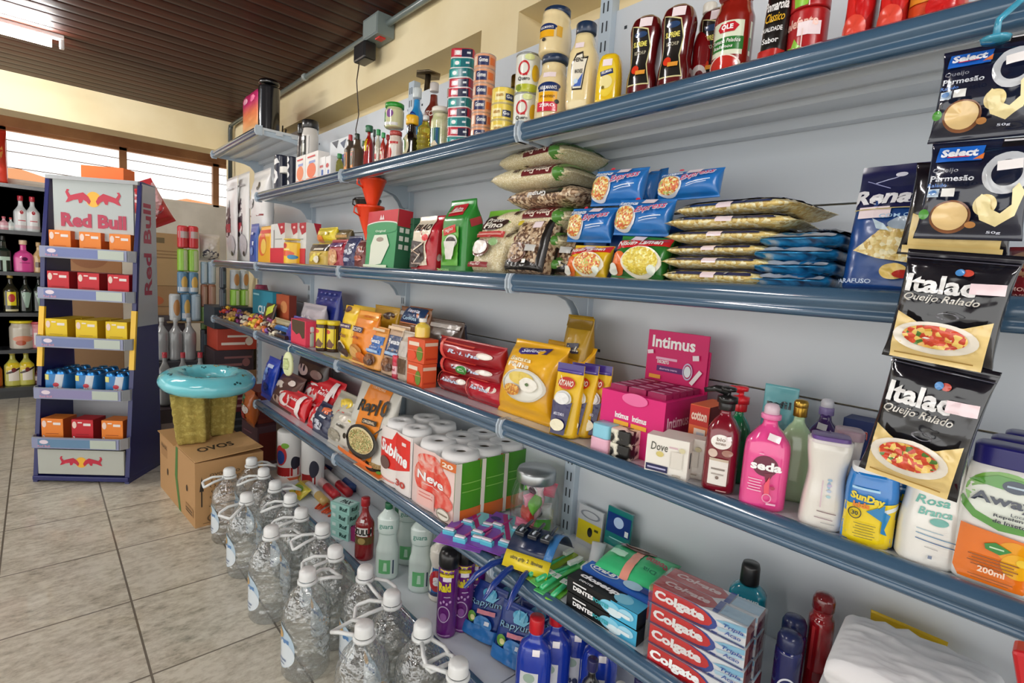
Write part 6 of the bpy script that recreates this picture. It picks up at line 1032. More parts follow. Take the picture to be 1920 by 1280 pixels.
for k, (a, b, lb) in enumerate(((522, 566, 'white paper towel roll with fruit print and red base, front one'), (566, 606, 'white paper towel roll with red base, just right of the fruit print one'))):
    item('paper_towel', lb, 'paper towel', 'B', .93 + .05 * k, a, b, 808 + 2 * k, .1, 'can', 'ecebe9', 'w', rnd=True, yaw=35, front=[('R', 0, .12, 1.9, .24, 'b81c1c'), ('E', -.1, .5, .28, .22, 'd83a3c'), ('E', -.1, .46, .2, .15, '2a4a9a'), ('E', .1, .72, .16, .06, '8ac04a'), ('E', .42, .34, .1, .14, '2a2a3a')] if k == 0 else [('R', 0, .12, 1.9, .24, 'a81c1c'), ('E', .3, .34, .16, .16, '3a3a4a')], group='white paper towel rolls')
item('orange_card', 'flat orange and white card lying at the far front of the lowest shelf', 'card', 'B', .89, 500, 524, 0, .12, 'box', 'f0ece4', 'c', H=.004, top=[('R', 0, .7, .9, .5, 'd8602c')])
item('sponge_pack', 'small yellow and green sponge pack below the paper towels', 'pack', 'B', .885, 536, 556, 875, .03, 'pillow', 'd8c83a', 'f', wr=.003, lean=55, H=.07, front=[('E', 0, .5, .3, .3, '6a9a2a'), ('E', .2, .3, .2, .15, 'e8a02c')])
def roll(lb, p0, p1, r, c, band=None, endc='e8e4e0'):
    a, b = onZ(*p0, zB + r), onZ(*p1, zB + r); a.z = b.z = zB + r; d = (b - a)
    m = MB(); m.tube([a, a + d * .12, a + d * .12, a + d * .88, a + d * .88, b], r, mat(c, 'f'), 18)
    o = m.build('foil_roll'); 
    q = MB(); q.tube([a + d * .3, a + d * .7], r * 1.01, mat(band or endc, 'f'), 18, caps=False); q.build('printed_band', o); MB().tube([a - d * .004, a + d * .05], r * 1.012, mat(endc, 'm'), 18).build('end_cap', o)
    tag(o, lb, 'roll', 'foil and film rolls'); return o
roll('red foil roll, left one of the two lying parallel', (574, 872), (632, 926), .021, 'd8303a', 'f0c8c4')
roll('red foil roll, right one of the two lying parallel', (596, 868), (655, 920), .021, 'c82430', 'e8e0dc')
roll('gold and silver roll lying nearest the water bottles', (566, 892), (612, 938), .02, 'c9a860', 'dcdcdc', 'b89a50')
roll('blue ended silver roll lying beside the red ones', (614, 866), (665, 912), .02, '2a4a8a', 'c8ccd0')
roll('white and gold roll partly under the shelf above', (640, 872), (690, 915), .022, 'd4cfc4', 'e8e4d8', '8a7a4a')
roll('dark ended gold roll farthest under the shelf above', (668, 884), (704, 915), .022, 'b09050', 'a08040', '2a2420')
for k in range(7):
    a = onZ(592 + 4 * k, 948 + 2.4 * k, zB + .006); m = MB().tube([(0, 0, .0), (.075, .02 + .004 * k, 0)], .005, mat(('d84a1c', 'e05a2a')[k % 2], 'p'), 8)
    o = m.build('orange_stick', loc=(a.x, a.y, zB + .006 + .004 * (k % 3))); o.rotation_euler = (0, 0, .5 - .12 * k); tag(o, 'thin orange stick, number %s from the far side of the fan' % ('one', 'two', 'three', 'four', 'five', 'six', 'seven')[k], 'stick', 'fan of orange sticks')
item('brown_packet', 'small brown packet behind the orange sticks', 'packet', 'B', .95, 606, 622, 940, .05, 'pillow', '6a3a20', 'f', wr=.006, lean=40, front=[('E', 0, .5, .3, .2, 'b87a3a')])
def sb(lb, dz, rz):
    o = item('soap_carton', lb, 'soap box', 'B', .90, 618, 650, 0, .06, 'box', 'a8dcd2', 'c', z0=dz, H=.036, Wd=.105, yaw=rz, front=[('T', .2, .5, .4, .5, 'Ruf', '1f4a44', .04), ('R', -.3, .5, .2, .4, 'dff4ee')], top=[('R', 0, .5, .9, .7, 'cfece6'), ('T', .1, .5, .5, .5, 'PAX', '27413c', .05)], side=[('T', 0, .5, .6, .5, 'Ruf', '1f4a44', .04)], group='mint soap cartons'); return o
sb('mint green soap carton at the bottom of its pile', .037, 20); sb('mint green soap carton in the middle of its pile', .074, 14); sb('mint green soap carton on top of its pile', .111, 22)
sb('mint green soap carton under the others', .0, 18)
item('magenta_box', 'magenta soap box between the mint cartons and the red bottle', 'box', 'B', .93, 645, 668, 985, .06, 'box', 'a0246a', 'c', H=.06, yaw=20, side=[('R', 0, .5, 1, 1, '8a1c5a')])
item('alcohol_bottle', 'dark red bottle with white band lettered in black', 'bottle', 'B', .885, 665, 700, 936, .06, ([(0, .93, .93), (.05, 1, 1), (.5, 1, 1), (.66, .98, .98), (.82, .5, .5), (.9, .36, .36), (1, .34, .34)], 2), '8e1218', 's', rnd=True, yaw=40, front=[('R', 0, .54, 1.9, .16, 'f0ece6'), ('T', 0, .54, .9, .11, 'ZULU', '17130f', .04), ('R', 0, .38, 1.9, .14, '6a5224'), ('E', 0, .38, .2, .06, 'b8a060'), ('R', .0, .74, .2, .05, 'f4eeee')], cap=('cap', 'screw', .46, 'a01820', 'p', .87, 1), bf=.88)
CL2 = [(0, .95, .95), (.04, 1, 1), (.4, 1, 1), (.52, .84, .84), (.62, .8, .8), (.72, .92, .92), (.86, .94, .94), (.95, .5, .5), (1, .3, .3)]
al = item('cleaner_bottle', 'frosted white bottle with dark green cap and green label, front one', 'bottle', 'B', .89, 704, 746, 945, .07, (CL2, 2.2), 'd5e4de', 's', rnd=True, yaw=44, bf=.93, group='frosted cleaner bottles', cap=('cap', 'screw', .34, '1f6a44', 'p', .92, 1), front=[('T', 0, .76, .6, .07, 'guara', '5a9a8a', .01), ('R', -.0, .2, .5, .2, '6cc07c'), ('P', [(-.05, .14), (.12, .14), (.1, .26), (-.02, .26)], 'c8ecd0'), ('R', .36, .2, .05, .2, '2a3a5a'), ('R', 0, .66, .7, .01, 'a8c0b8')])
rep(al, 'frosted white bottle behind the front one, under the shelf above', dx=.11, dy=.04)
rep(al, 'frosted white bottle third from the far side, nearer the white spray bottle', dx=.055, dy=-.14)
rep(al, 'frosted white bottle at the back beside the green box', dx=.15, dy=-.08)
item('green_box', 'dark green box at the back between the frosted bottles', 'box', 'B', 1.09, 738, 768, 0, .05, 'box', '2a6a4c', 'c', H=.14)
item('light_green_pack', 'yellow green pack lying behind the dark red bottle', 'pack', 'B', 1.0, 690, 730, 0, .12, 'pillow', 'b0b83c', 'f', H=.1, wr=.006, lean=40, front=[('R', 0, .5, .8, .1, '4a4a20'), ('R', 0, .7, .8, .06, 'e8e8c0')])
item('spray_cleaner', 'white trigger bottle with red and blue label left of the purple aerosols', 'bottle', 'B', .97, 803, 842, 996, .07, 'waist', 'efe9dc', 's', yaw=40, rnd=True, bf=.86, front=[('R', 0, .36, 1.9, .4, '2468b0'), ('E', 0, .36, .4, .17, 'c8242c'), ('T', .0, .36, .4, .14, 'a', 'fff', .05), ('R', 0, .14, 1.9, .05, '2a3a6a')], cap=[('neck', 'screw', .4, 'efe9dc', 'p', .84, .92), ('trigger', 'pump', .5, 'f2efe8', 'p', .9, 1)])
RD = [('T', -.06, .74, .6, .13, 'Raid', 'f2e02a', .05, 0, 4), ('R', 0, .93, 1.9, .1, 'e8d22c'), ('T', 0, .94, .7, .03, 'elimina', '4a3a10', .02), ('R', .05, .86, .4, .06, 'f4ecf4'), ('O', -.05, .36, .3, .12, 'd8b8e0', .88), ('E', -.05, .32, .16, .06, '9a5aa8')] + [('E', -.2 + .15 * i, .52 + .03 * (i % 2), .05, .02, 'd8a8e0') for i in range(4)] + [('R', 0, .06, .6, .015, 'b88ac0'), ('R', .1, .62, .3, .012, 'd8c0e0')]
rd = item('insecticide_can', 'purple aerosol can with yellow collar and black cap, front one of three', 'can', 'B', .89, 817, 855, 1030, .06, 'aerosol', '6a1a7a', 's', yaw=40, rnd=True, bf=.8, front=RD, cap=[('cap', 'dome', 1.02, '141214', 'p', .79, 1)], group='purple aerosol cans', bn='can_body')
rep(rd, 'purple aerosol can with yellow collar, middle of the three', dx=.055, dy=-.01, rz=8)
rep(rd, 'purple aerosol can with yellow collar, rear one under the shelf', dx=.11, dy=-.0, rz=-6)
RP = [('T', .0, .62, .86, .14, 'Rapyum', '141c44', .05, .1, 10), ('T', .01, .63, .86, .14, 'Rapyum', '9ad0f0', .0, .1, 10), ('E', .05, .83, .2, .1, '5ac0e8'), ('P', [(-.1, .75), (-.02, .95), (.06, .78), (.18, .96), (.16, .76), (.34, .84), (.2, .7), (-.06, .7)], '7ad4f4'), ('R', .1, .5, .5, .08, 'e88a9a', 8), ('E', -.26, .34, .12, .1, '6aa83a'), ('E', -.22, .33, .07, .05, 'f0e8a0'), ('E', .1, .3, .25, .14, '3a86cc'), ('R', 0, .12, 1, .24, '2a76c0'), ('R', .22, .34, .12, .07, 'e8ecf4')]
rp = item('detergent_pouch', 'blue detergent pouch with dark lettering, beside the aerosol cans', 'pouch', 'B', .95, 870, 940, 1100, .05, 'stand', '1f3f94', 'f', wr=.004, lean=14, H=.155, Wd=.13, loc=onZ(905, 1186, zB), front=RP, yaw=14, group='blue detergent pouches')
rep(rp, 'blue detergent pouch at the shelf edge left of the red capped bottles', dx=-.0, dy=-.14)
rep(rp, 'blue detergent pouch behind the first, in the shade', dx=.055, dy=-.03)
rep(rp, 'blue detergent pouch second row, nearer the blue bottles', dx=.055, dy=-.16)
BL = [('R', -.1, .3, .5, .5, 'e4e6ea'), ('E', -.1, .48, .16, .06, 'a8c0b0'), ('T', -.08, .24, .42, .14, 'Ipe', '1a2a5a', .04), ('R', -.1, .1, .4, .04, '9aa8c8'), ('R', .05, .8, .2, .07, 'f6f0f4')]
ip = item('bleach_bottle', 'deep blue bottle with bright red cap, front one', 'bottle', 'B', .9, 963, 1028, 1160, .07, ([(0, .95, .95), (.05, 1, 1), (.62, 1, 1), (.8, .85, .85), (.92, .4, .45), (1, .34, .4)], 2.6), '1b3cb0', 's', rnd=True, yaw=40, H=.25, bf=.85, front=BL, cap=('red_cap', 'screw', .42, 'd01c28', 'p', .84, 1), group='deep blue bottles')
rep(ip, 'deep blue bottle with red cap behind the front one', dx=.065, dy=-.01)
rep(ip, 'deep blue bottle at the back without visible cap', dx=.13, dy=-.03)
rep(ip, 'deep blue bottle farther along behind the black ones', dx=.12, dy=-.12)
bk_ = item('stain_remover_bottle', 'black bottle with white lettering under the toothpaste shelf', 'bottle', 'B', .95, 1080, 1120, 0, .07, 'flask', '131216', 's', H=.2, rnd=True, yaw=40, front=[('T', 0, .5, .6, .12, 'Preto', 'e8e8ec', .04, .1, 20), ('R', 0, .3, .6, .06, 'b8b8c0')], cap=('cap', 'screw', .5, '2a2a60', 'p', .86, 1), group='black bottles')
b2 = rep(bk_, 'black bottle with white lettering nearer the frame bottom', dx=.04, dy=-.11)
item('stain_remover_bottle', 'black bottle with a white cap half under the toothpaste shelf', 'bottle', 'B', .9, 1128, 1168, 0, .07, 'flask', '16161a', 's', H=.235, rnd=True, yaw=40, front=[('R', 0, .3, .6, .2, 'c8c040')], cap=('white_cap', 'screw', .5, 'e6e4e0', 'p', .86, 1))
# light green pouch hanging on the third shelf's lip
p = onX(541, 652, .845); r = empty('hanging_pouch', (.845, p.y, p.z), -pi / 2 + radians(20)); tag(r, 'pale green oval pouch hanging from the third shelf lip', 'pouch')
h_ = p.z - zAt(706, .845, p.y)
m = body(MB(), h_ * .5, h_ * .88, .02, ([(0, .3, .3), (.1, .75, .7), (.35, 1, 1), (.7, .95, 1), (.92, .6, .6), (1, .3, .2)], 3), 'dfe6b0', 'f', front=[('E', 0, .5, .3, .2, 'c2d08a'), ('R', 0, .3, .5, .03, '9aa86a'), ('R', 0, .72, .4, .04, '8a9a5a')], wr=.003); m.v = [(a, b, c - h_) for a, b, c in m.v]; m.build('sachet', r)
MB().tube([(0, 0, -h_ * .12), (0, 0, .005), (0, .02, .022)], .003, mat('dfe4e0', 's'), 8).build('hook', r)

# ================================================================ CHEESE SACHETS hanging in a strip from the top shelf
RW[0] = 1.0
PARM = [('R', -.2, .86, .42, .16, '1f6ad0'), ('P', [(.0, .78), (.05, .86), (-.0, .78)], 'e87a2a'), ('T', -.2, .865, .34, .09, 'Select', 'f2f6fc', .05), ('R', -.2, .815, .2, .01, 'c83a4a'), ('P', [(-.06, .78), (.03, .78), (.03, .84)], 'e07a3a'),
        ('T', -.28, .67, .24, .06, 'Queijo', '8a8c94', .01), ('T', -.2, .59, .4, .06, 'Parmesão', 'd8dce4', .02), ('T', -.32, .52, .18, .035, 'Ralado', '5a8ad8', .01), ('R', -.34, .44, .11, .08, 'c8dcec'), ('R', -.2, .44, .12, .08, 'e4e4e0'), ('E', -.34, .44, .04, .025, '4a80c0'),
        ('E', -.14, .2, .19, .16, '8a5430'), ('E', -.14, .205, .165, .135, 'f0cf92'), ('E', -.38, .22, .05, .05, '4a9a34'), ('E', .06, .12, .05, .03, 'c88a4a'),
        ('O', .28, .6, .2, .2, 'c2c6cc', .62), ('O', .16, .3, .1, .1, 'f2dfa0', .0), ('P', [(.08, .34), (.14, .16), (.28, .1), (.42, .2), (.46, .42), (.4, .5), (.36, .44), (.38, .3), (.3, .22), (.22, .26), (.2, .36), (.12, .4)], 'f2e2a8'), ('R', .3, .88, .22, .09, '15151a'), ('R', .3, .9, .2, .02, 'd8d8dc'), ('R', .3, .66, .2, .09, 'f4f0f0', 8), ('T', .28, .04, .12, .03, '50g', 'c8ccd8', .01)]
ITAL = [('R', 0, .95, 1, .02, '2a2a32'), ('R', 0, .92, 1, .008, '50505c'), ('T', -.1, .7, .62, .16, 'Italac', 'f4f4f4', .035), ('E', .1, .82, .05, .03, 'c84a3a'), ('E', .04, .82, .04, .03, '4a8ac8'), ('T', -.06, .57, .66, .08, 'Queijo Ralado', 'dcd8d0', .01, .3), ('R', .3, .7, .28, .09, 'f4dce2', 4), ('P', [(-.4, .02), (-.4, .44), (-.2, .36), (.2, .36), (.42, .44), (.42, .02)], 'ecd08a'), ('E', -.02, .24, .38, .14, 'efe8da'), ('E', -.02, .25, .29, .1, 'V:e8b04a:d84a2a:f0cc6a:c83a1c:4a7a2a:170'), ('O', .05, .44, .1, .03, '6a6a72', .8), ('R', 0, .07, .7, .012, 'a8843c')]
GRP = 'grated cheese sachets'
def sachet(lb, xl, xr, yt, yb_, X, base, fr, seed, roll=0, wr=.003):
    o = item('cheese_sachet', lb, 'sachet', 'T', X, xl, xr, yt, .028, 'pillow', base, 's', yb=yb_, wr=wr, front=fr, seed=seed, n=4, roll=roll, rnd=False, group=GRP, price=None); return o
sachet('navy grated cheese sachet at the top of the hanging strip', 1728, 1925, 72, 262, .80, '151c34', PARM, 1, 2)
sachet('navy grated cheese sachet second from the top of the strip', 1700, 1908, 258, 452, .797, '151c34', PARM, 2, 3)
sachet('black and yellow cheese sachet hidden behind the second one', 1668, 1880, 300, 486, .815, '16161e', ITAL[7:8] + [('R', 0, .06, .9, .08, 'ecd08a')], 6, 4)
sachet('black cheese sachet with pasta plate picture, third down the strip', 1640, 1850, 476, 690, .80, '14151d', ITAL, 3, 5, .006)
sachet('black cheese sachet with pasta plate picture, lowest on the strip', 1597, 1786, 680, 916, .797, '14151d', ITAL, 4, 7, .007)
p = onX(1866, 78, .795); r = empty('plastic_hook', p); tag(r, 'light blue plastic hook holding the cheese sachets to the top shelf lip', 'hook')
MB().tube([(0, 0, 0), (.0, 0, .02), (.02, -.02, .05), (.055, -.025, .068)], .0035, mat('3f9ab8', 's'), 10).lathe([(.0, -.004), (.012, -.003), (.014, .001), (.0, .004)], mat('3f9ab8', 's'), 16, caps=False, c=(0, 0, 0)).build('hook_body', r)
# red furnishing edge at the lower right
m = MB(); p0 = onX(1935, 1170, .72); m.box((0, -.06, -(p0.z - .05) / cos(radians(14)) + .016), (.03, 0, .02), mat('c01822', 'p')); o = m.build('red_crate', loc=(.72, p0.y + .006, p0.z - .05), bevel=.004); o.rotation_euler = (radians(-14), 0, 0)
tag(o, 'bright red panel edge in the lower right corner', 'panel')

# ================================================================ FIVE LITRE WATER BOTTLES on the floor
RBH = .325
def water_bottle():
    r = empty('water_bottle', (0, 0, 0)); R_ = .07
    pr = [(.9 * R_, 0), (R_, .012)]
    z = .03
    while z < .17: pr += [(R_ * .945, z), (R_, z + .011), (R_, z + .02)]; z += .03
    pr += [(R_, .185), (R_ * .98, .205), (R_ * .9, .225), (R_ * .76, .245), (R_ * .58, .262), (R_ * .4, .276), (.024, .285), (.021, .29), (.021, .3)]
    MB().lathe(pr, CLEAR, 30, caps=False).add([(R_ * .9 * cos(2 * pi * k / 24), R_ * .9 * sin(2 * pi * k / 24), 0.001) for k in range(24)] , [tuple(range(24))], CLEAR).build('bottle_body', r)
    MB().lathe([(.025, .295), (.025, .297), (.0245, .318), (.02, .325), (0, .325)], mat('edefee', 'p'), 24, caps=False).build('cap', r)
    HM = mat('e6e9e8', 'p')
    h = MB(); h.lathe([(.024, .282), (.029, .283), (.029, .291), (.024, .292)], HM, 20, caps=False)
    h.tube([(.024, -.014, .287), (.062, -.03, .284), (.092, -.034, .272), (.1, -.028, .266), (.1, .028, .266), (.092, .034, .272), (.062, .03, .284), (.024, .014, .287)], .0055, HM, 8)
    h.build('handle', r)
    l = MB(); 
    def sf(s, z, o): a = s / R_; return ((R_ + o) * cos(a + 2.5), (R_ + o) * sin(a + 2.5), z)
    for i, L in enumerate([('E', 0, .42, .3, .22, 'b9cfe0'), ('E', -.04, .36, .26, .14, 'dfe8ee'), ('R', -.05, .5, .3, .04, '5a8ac0'), ('E', .02, .56, .1, .05, 'd8a85a'), ('R', -.02, .3, .26, .02, '7a8aa8'), ('R', -.02, .26, .2, .012, '7a8aa8')]):
        v, f, c = shape2d(L, .2, .3, .02); l.add([sf(-a, b - .02, .001 + .0004 * i) for a, b in v], [q[::-1] for q in f], mat(c, 'f'), True)
    l.build('label_sticker', r)
    return r
wb_ = water_bottle(); WL = [(431.6, 874, 175), (471, 856, 10), (495, 875, 160), (516, 899, 10), (463.5, 921, 205), (545, 923, 150), (509, 983, 5), (565.6, 950, 160), (605, 979, 170), (629, 1021, 160), (578, 1062, 10), (686, 1058, 290), (736, 1105, 150), (684, 1163, 100), (794, 1162, 265), (861, 1234, 90)]
WN = ['farthest in the outer row', 'farthest in the inner row', 'second in the inner row', 'third in the inner row', 'second in the outer row', 'fourth in the inner row', 'third in the outer row', 'fifth in the inner row', 'sixth in the inner row', 'seventh in the inner row', 'fourth in the outer row', 'eighth in the inner row', 'ninth in the inner row', 'nearest in the outer row', 'tenth in the inner row', 'nearest of the inner row']
WPOS = []
for i, (x, y, a) in enumerate(WL):
    q = onZ(x, y, .322)
    WPOS.append(Vector((q.x, q.y, 0)))
for _ in range(60):   # settle so that neighbours touch but do not overlap
    for i in range(len(WPOS)):
        for j in range(i):
            d = WPOS[i] - WPOS[j]; L_ = d.length
            if L_ < .1425: s_ = d.normalized() * (.1425 - L_) / 2; WPOS[i] += s_; WPOS[j] -= s_
        WPOS[i].x = min(WPOS[i].x, .768)
for i, (x, y, a) in enumerate(WL):
    o = wb_ if i == 0 else copy_tree(wb_)
    o.location = WPOS[i]; o.rotation_euler = (0, 0, radians(a))
    lab = [c for c in o.children if c.name.startswith('label')][0]; lab.rotation_euler = (0, 0, radians(30 - a))
    tag(o, 'clear five litre water bottle with white cap, %s' % WN[i], 'water bottle', 'five litre water bottles by the shelving')
# ================================================================ ENERGY DRINK RACK
RX = empty('energy_drink_rack', (0.145, 3.51, 0), radians(-37)); tag(RX, 'navy and grey free standing energy drink rack with five trays', 'display rack')
RWD, RHT = .46, 1.62
NAVY = mat('1d2160', 'p'); GREY = mat('a9adb0', 'p'); TRAY = mat('9fa4ab', 'p')
rec = lambda z: .16 * z / RHT
for s, nm in ((-1, 'left'), (1, 'right')):
    x0 = s * RWD / 2
    MB().prism([(0, 0), (.3, 0), (.28, RHT), (rec(RHT), RHT + .01), (rec(1.2) - .015, 1.2), (rec(.8) - .0, .8)], x0 - .009, x0 + .009, NAVY, 'yz').build('side_panel', RX, bevel=.002)
    MB().box((x0 - .011, -.004, 0), (x0 + .011, .004, RHT), NAVY).build('front_post', RX, xf=Matrix.Rotation(-math.atan2(.16, RHT), 4, 'X'))
    MB().box((x0 - .013, -.008, .62), (x0 + .013, .006, .94), mat('f4c21a', 'p')).build('yellow_trim', RX, xf=Matrix.Rotation(-math.atan2(.16, RHT), 4, 'X'))
m = MB(); m.prism([(.1, .85), (.29, .85), (.28, RHT), (rec(RHT), RHT)], RWD / 2 + .0095, RWD / 2 + .0105, GREY, 'yz')
v, f, c = shape2d(('T', 0, 0, 1, 1, 'Red Bull', '8a1a3a', .03), .5, .1, 9); m.add([(RWD / 2 + .0115, .2 - b * .7, 1.27 + a) for a, b in v], f, mat('9a2040', 'p'))
m.build('side_print', RX)
def bulls(mb, W_, H_, cx, cy, sc, y, Yf):
    T = [('E', cx, cy, .09 * sc, .2 * sc * W_ / H_ * .42, 'f2b632')]
    for s in (-1, 1):
        T.append(('P', [(cx + s * a * sc, cy + b * sc * W_ / H_) for a, b in ((.03, -.02), (.06, .03), (.12, .07), (.2, .05), (.27, .03), (.3, .07), (.28, .09), (.31, .095), (.33, .06), (.3, .0), (.33, -.05), (.3, -.045), (.24, -.02), (.18, -.01), (.17, -.05), (.14, -.045), (.12, -.01), (.08, -.03), (.05, -.06))][::s], 'c01c3c'))
    return T
Z = lambda t: Matrix.Rotation(-math.atan2(.16, RHT), 4, 'X')
hd = MB(); hs_ = body(hd, RWD - .06, .31, .012, 'box', 'b3bbba', 'p', front=bulls(None, RWD, .31, 0, .7, 1.05, 0, 0) + [('T', 0, .33, .82, .24, 'Red Bull', 'b01c44', .05)])
hd.build('header_sign', RX, xf=Matrix.Translation((.0, .155, 1.3)))
MB().box((-RWD / 2, .14, 1.61), (RWD / 2, .3, 1.63), GREY).build('top_panel', RX); MB().box((-RWD / 2 + .01, .27, .03), (RWD / 2 - .01, .28, .55), mat('c9ccd2')).build('back_panel', RX)
MB().box((-RWD / 2 - .01, -.01, 0.01), (RWD / 2 + .01, .3, .035), NAVY).build('base', RX, bevel=.004)
bp_ = MB(); body(bp_, RWD - .03, .135, .012, 'box', 'b6bab2', 'p', front=bulls(None, RWD, .135, 0, .5, .75, 0, 0)); bp_.build('base_sign', RX, xf=Matrix.Translation((0, .006, .045)))
MB().box((-RWD / 2 + .02, .02, .2), (RWD / 2 - .02, .26, .215), mat('d9dadd')).build('bottom_shelf', RX)
TZ = []
for k, py in enumerate((465, 543, 634, 731, 824)):
    z = .5
    for _ in range(12):
        wp = RX.matrix_basis @ Vector((-.0, rec(z) - .05, 0)); z = zAt(py, wp.x, wp.y)
    z -= .055; TZ.append(z); y0 = rec(z) - .05; d = .24
    t = MB(); hw = RWD / 2 - .012
    t.box((-hw, y0 + .02, z), (hw, y0 + d, z + .006), mat('3a3f4a'))
    arc = [(-hw - .02, y0 + .14), (-hw - .02, y0 + .03), (-hw, y0)] + [(hw, y0), (hw + .02, y0 + .03), (hw + .02, y0 + .14)]
    for (a, b), (c, e) in zip(arc, arc[1:]): t.add([(a, b, z - .005), (c, e, z - .005), (c, e, z + .055), (a, b, z + .055)], [(0, 1, 2, 3)], TRAY)
    o = t.build('tray', RX); so = o.modifiers.new('s', 'SOLIDIFY'); so.thickness = .005
    pl = body(MB(), hw * 1.96, .055, .003, 'box', '8d93b4', 'p', front=[('R', -.12, .5, .62, .8, ('6a78b0', '6a78b0', '6878a8', '8a84b0', '5f86a8')[k]), ('E', -.36, .62, .05, .2, 'e8d8e4'), ('T', -.36, .22, .14, .2, 'Red Bull', 'c890a8', .03), ('R', .32, .5, .3, .84, 'b9c4b8')])
    pl.build('price_strip', o, xf=Matrix.Translation((0, y0 - .006, z - .002)))
Mw = RX.matrix_basis.copy()
RXb = Matrix.Translation(RX.location) @ Matrix.Rotation(radians(-37), 4, 'Z')
def onrack(x, y, z): return RXb @ Vector((x, y, z))
def drinkbox(lb, c, c2, x, y, z, grp, can=False):
    w, h, d = .108, .135, .1
    if can:
        r = empty('can_pack', onrack(x, y, z), radians(-37)); tag(r, lb, 'can pack', grp)
        for i in (-1, 1):
            for j in (-1, 1):
                q = MB().lathe([(.02, 0), (.0255, .004), (.0255, .118), (.02, .13), (.018, .132)], mat('3b86c8', 'm'), 16); q.build('drink_can', r, loc=(i * .027, j * .026, 0))
        q = body(MB(), .108, .112, .106, ([(0, 1, 1), (1, 1, 1)], 5), '2f7fc0', 'f', front=[('P', [(-.1, 0), (.1, 1), (.44, 1), (.3, 0)], 'd4dce4'), ('R', -.36, .85, .28, .26, 'e4dc7a'), ('T', .1, .3, .6, .14, 'Red Bull', 'b01c3c', .03), ('E', .1, .5, .14, .1, 'c83a4a')]); q.build('sleeve', r)
        return r
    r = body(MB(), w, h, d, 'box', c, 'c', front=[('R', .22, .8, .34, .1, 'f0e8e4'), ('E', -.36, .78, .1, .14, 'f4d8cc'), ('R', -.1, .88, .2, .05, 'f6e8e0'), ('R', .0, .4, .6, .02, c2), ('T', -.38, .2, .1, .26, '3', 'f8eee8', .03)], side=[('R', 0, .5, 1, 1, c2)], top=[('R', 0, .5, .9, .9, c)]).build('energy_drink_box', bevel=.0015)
    r.location = onrack(x, y, z); r.rotation_euler = (0, 0, radians(-37)); tag(r, lb, 'drink box', grp); return r
pos = ('left', 'middle', 'right')
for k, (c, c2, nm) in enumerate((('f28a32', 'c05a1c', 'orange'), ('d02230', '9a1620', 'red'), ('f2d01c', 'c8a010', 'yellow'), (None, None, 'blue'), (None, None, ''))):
    z = TZ[k] + .0065; y0 = rec(TZ[k]) + .02
    for i in range(3):
        for j in range(2 if k in (0, 1, 2, 3) else 1):
            x = -.148 + .15 * i - .005; ro = 'front row' if j == 0 else 'back row'
            if k == 4:
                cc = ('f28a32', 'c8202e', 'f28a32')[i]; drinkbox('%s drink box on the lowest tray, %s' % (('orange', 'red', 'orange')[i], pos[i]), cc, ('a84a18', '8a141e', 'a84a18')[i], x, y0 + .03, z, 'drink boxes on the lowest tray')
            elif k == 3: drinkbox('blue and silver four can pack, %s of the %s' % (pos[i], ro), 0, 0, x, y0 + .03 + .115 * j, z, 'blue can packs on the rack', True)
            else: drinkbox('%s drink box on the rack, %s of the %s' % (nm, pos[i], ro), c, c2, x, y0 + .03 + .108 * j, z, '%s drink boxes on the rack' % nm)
for k, (c, lb, x) in enumerate((('f0dc20', 'small yellow pack on the uppermost tray of the rack', -.1), ('cfd8d8', 'small white pack between yellow and green on the rack', -.02), ('2f9a3c', 'small green pack on the uppermost tray of the rack', .07))):
    o = body(MB(), .075, .035, .05, 'brick', c, 'f', front=[('R', 0, .5, .6, .2, 'e8e8d0')]).build('gum_pack', loc=onrack(x, .2, TZ[0] + .0065 + .136)); o.rotation_euler = (0, 0, radians(-37)); tag(o, lb, 'pack')
# small poster-like card above the rack
p = onY(162, 322, 3.9); o = MB().box((-.11, 0, -.02), (.11, .1, .06), mat('f0702c', 'c')).build('orange_box', loc=onrack(-.03, .27, 1.655)); tag(o, 'plain orange box lying on top of the drink rack', 'box'); o.rotation_euler = (0, 0, radians(-37)); o.location.z = 1.652

# ================================================================ LIQUOR SHELF far left
DK = mat('23262a', 'p')
lq = empty('liquor_shelf_unit', (-.62, 5.85, 0)); tag(lq, 'black shelving unit of spirits bottles at the far left', 'shelving unit')
lz = (.098, .409, .715, 1.048, 1.38)
MB().box((-.75, .25, 0), (.75, .27, 1.76), mat('3a3f42')).build('back_board', lq)
for s in (-.75, 0.0, .735): MB().box((s, 0, 0), (s + .015, .25, 1.76), DK).build('side_board', lq)
for z in lz + (1.745,): MB().box((-.75, 0, z - .03), (.75, .25, z), DK).build('shelf', lq)
MB().box((-.75, .03, 0), (.75, .05, .07), mat('16181a')).build('plinth', lq)
def liquor(name, lb, px0, px1, yt, lev, kind, base, capc, fr=(), fin='s', bf=.86, cr=.4, H=None):
    X0 = onY((px0 + px1) / 2, 500, 5.92).x; z = lz[lev]; px = (px0 + px1) / 2
    # solve x on the shelf
    p = Vector((X0, 5.95, z))
    for _ in range(8): 
        k = (px - 960) / FPX; r_ = [RC[0][i] - k * RC[2][i] for i in range(3)]; p.x = -(r_[1] * p.y + r_[2] * (p.z - CAMH)) / r_[0]
    w = (px1 - px0) * dcam(*p) / FPX; h = zAt(yt, p.x, p.y) - z
    r = empty(name, p, radians(8)); tag(r, lb, 'bottle' if 'jar' not in name else 'jar')
    body(MB(), w, h * bf, w, kind, base, fin, front=fr).build('bottle_body', r)
    MB().lathe([(w * cr / 2 * a, h * (bf + (1 - bf) * b)) for a, b in CAPS['screw']], mat(capc, 'p'), 14).build('cap', r)
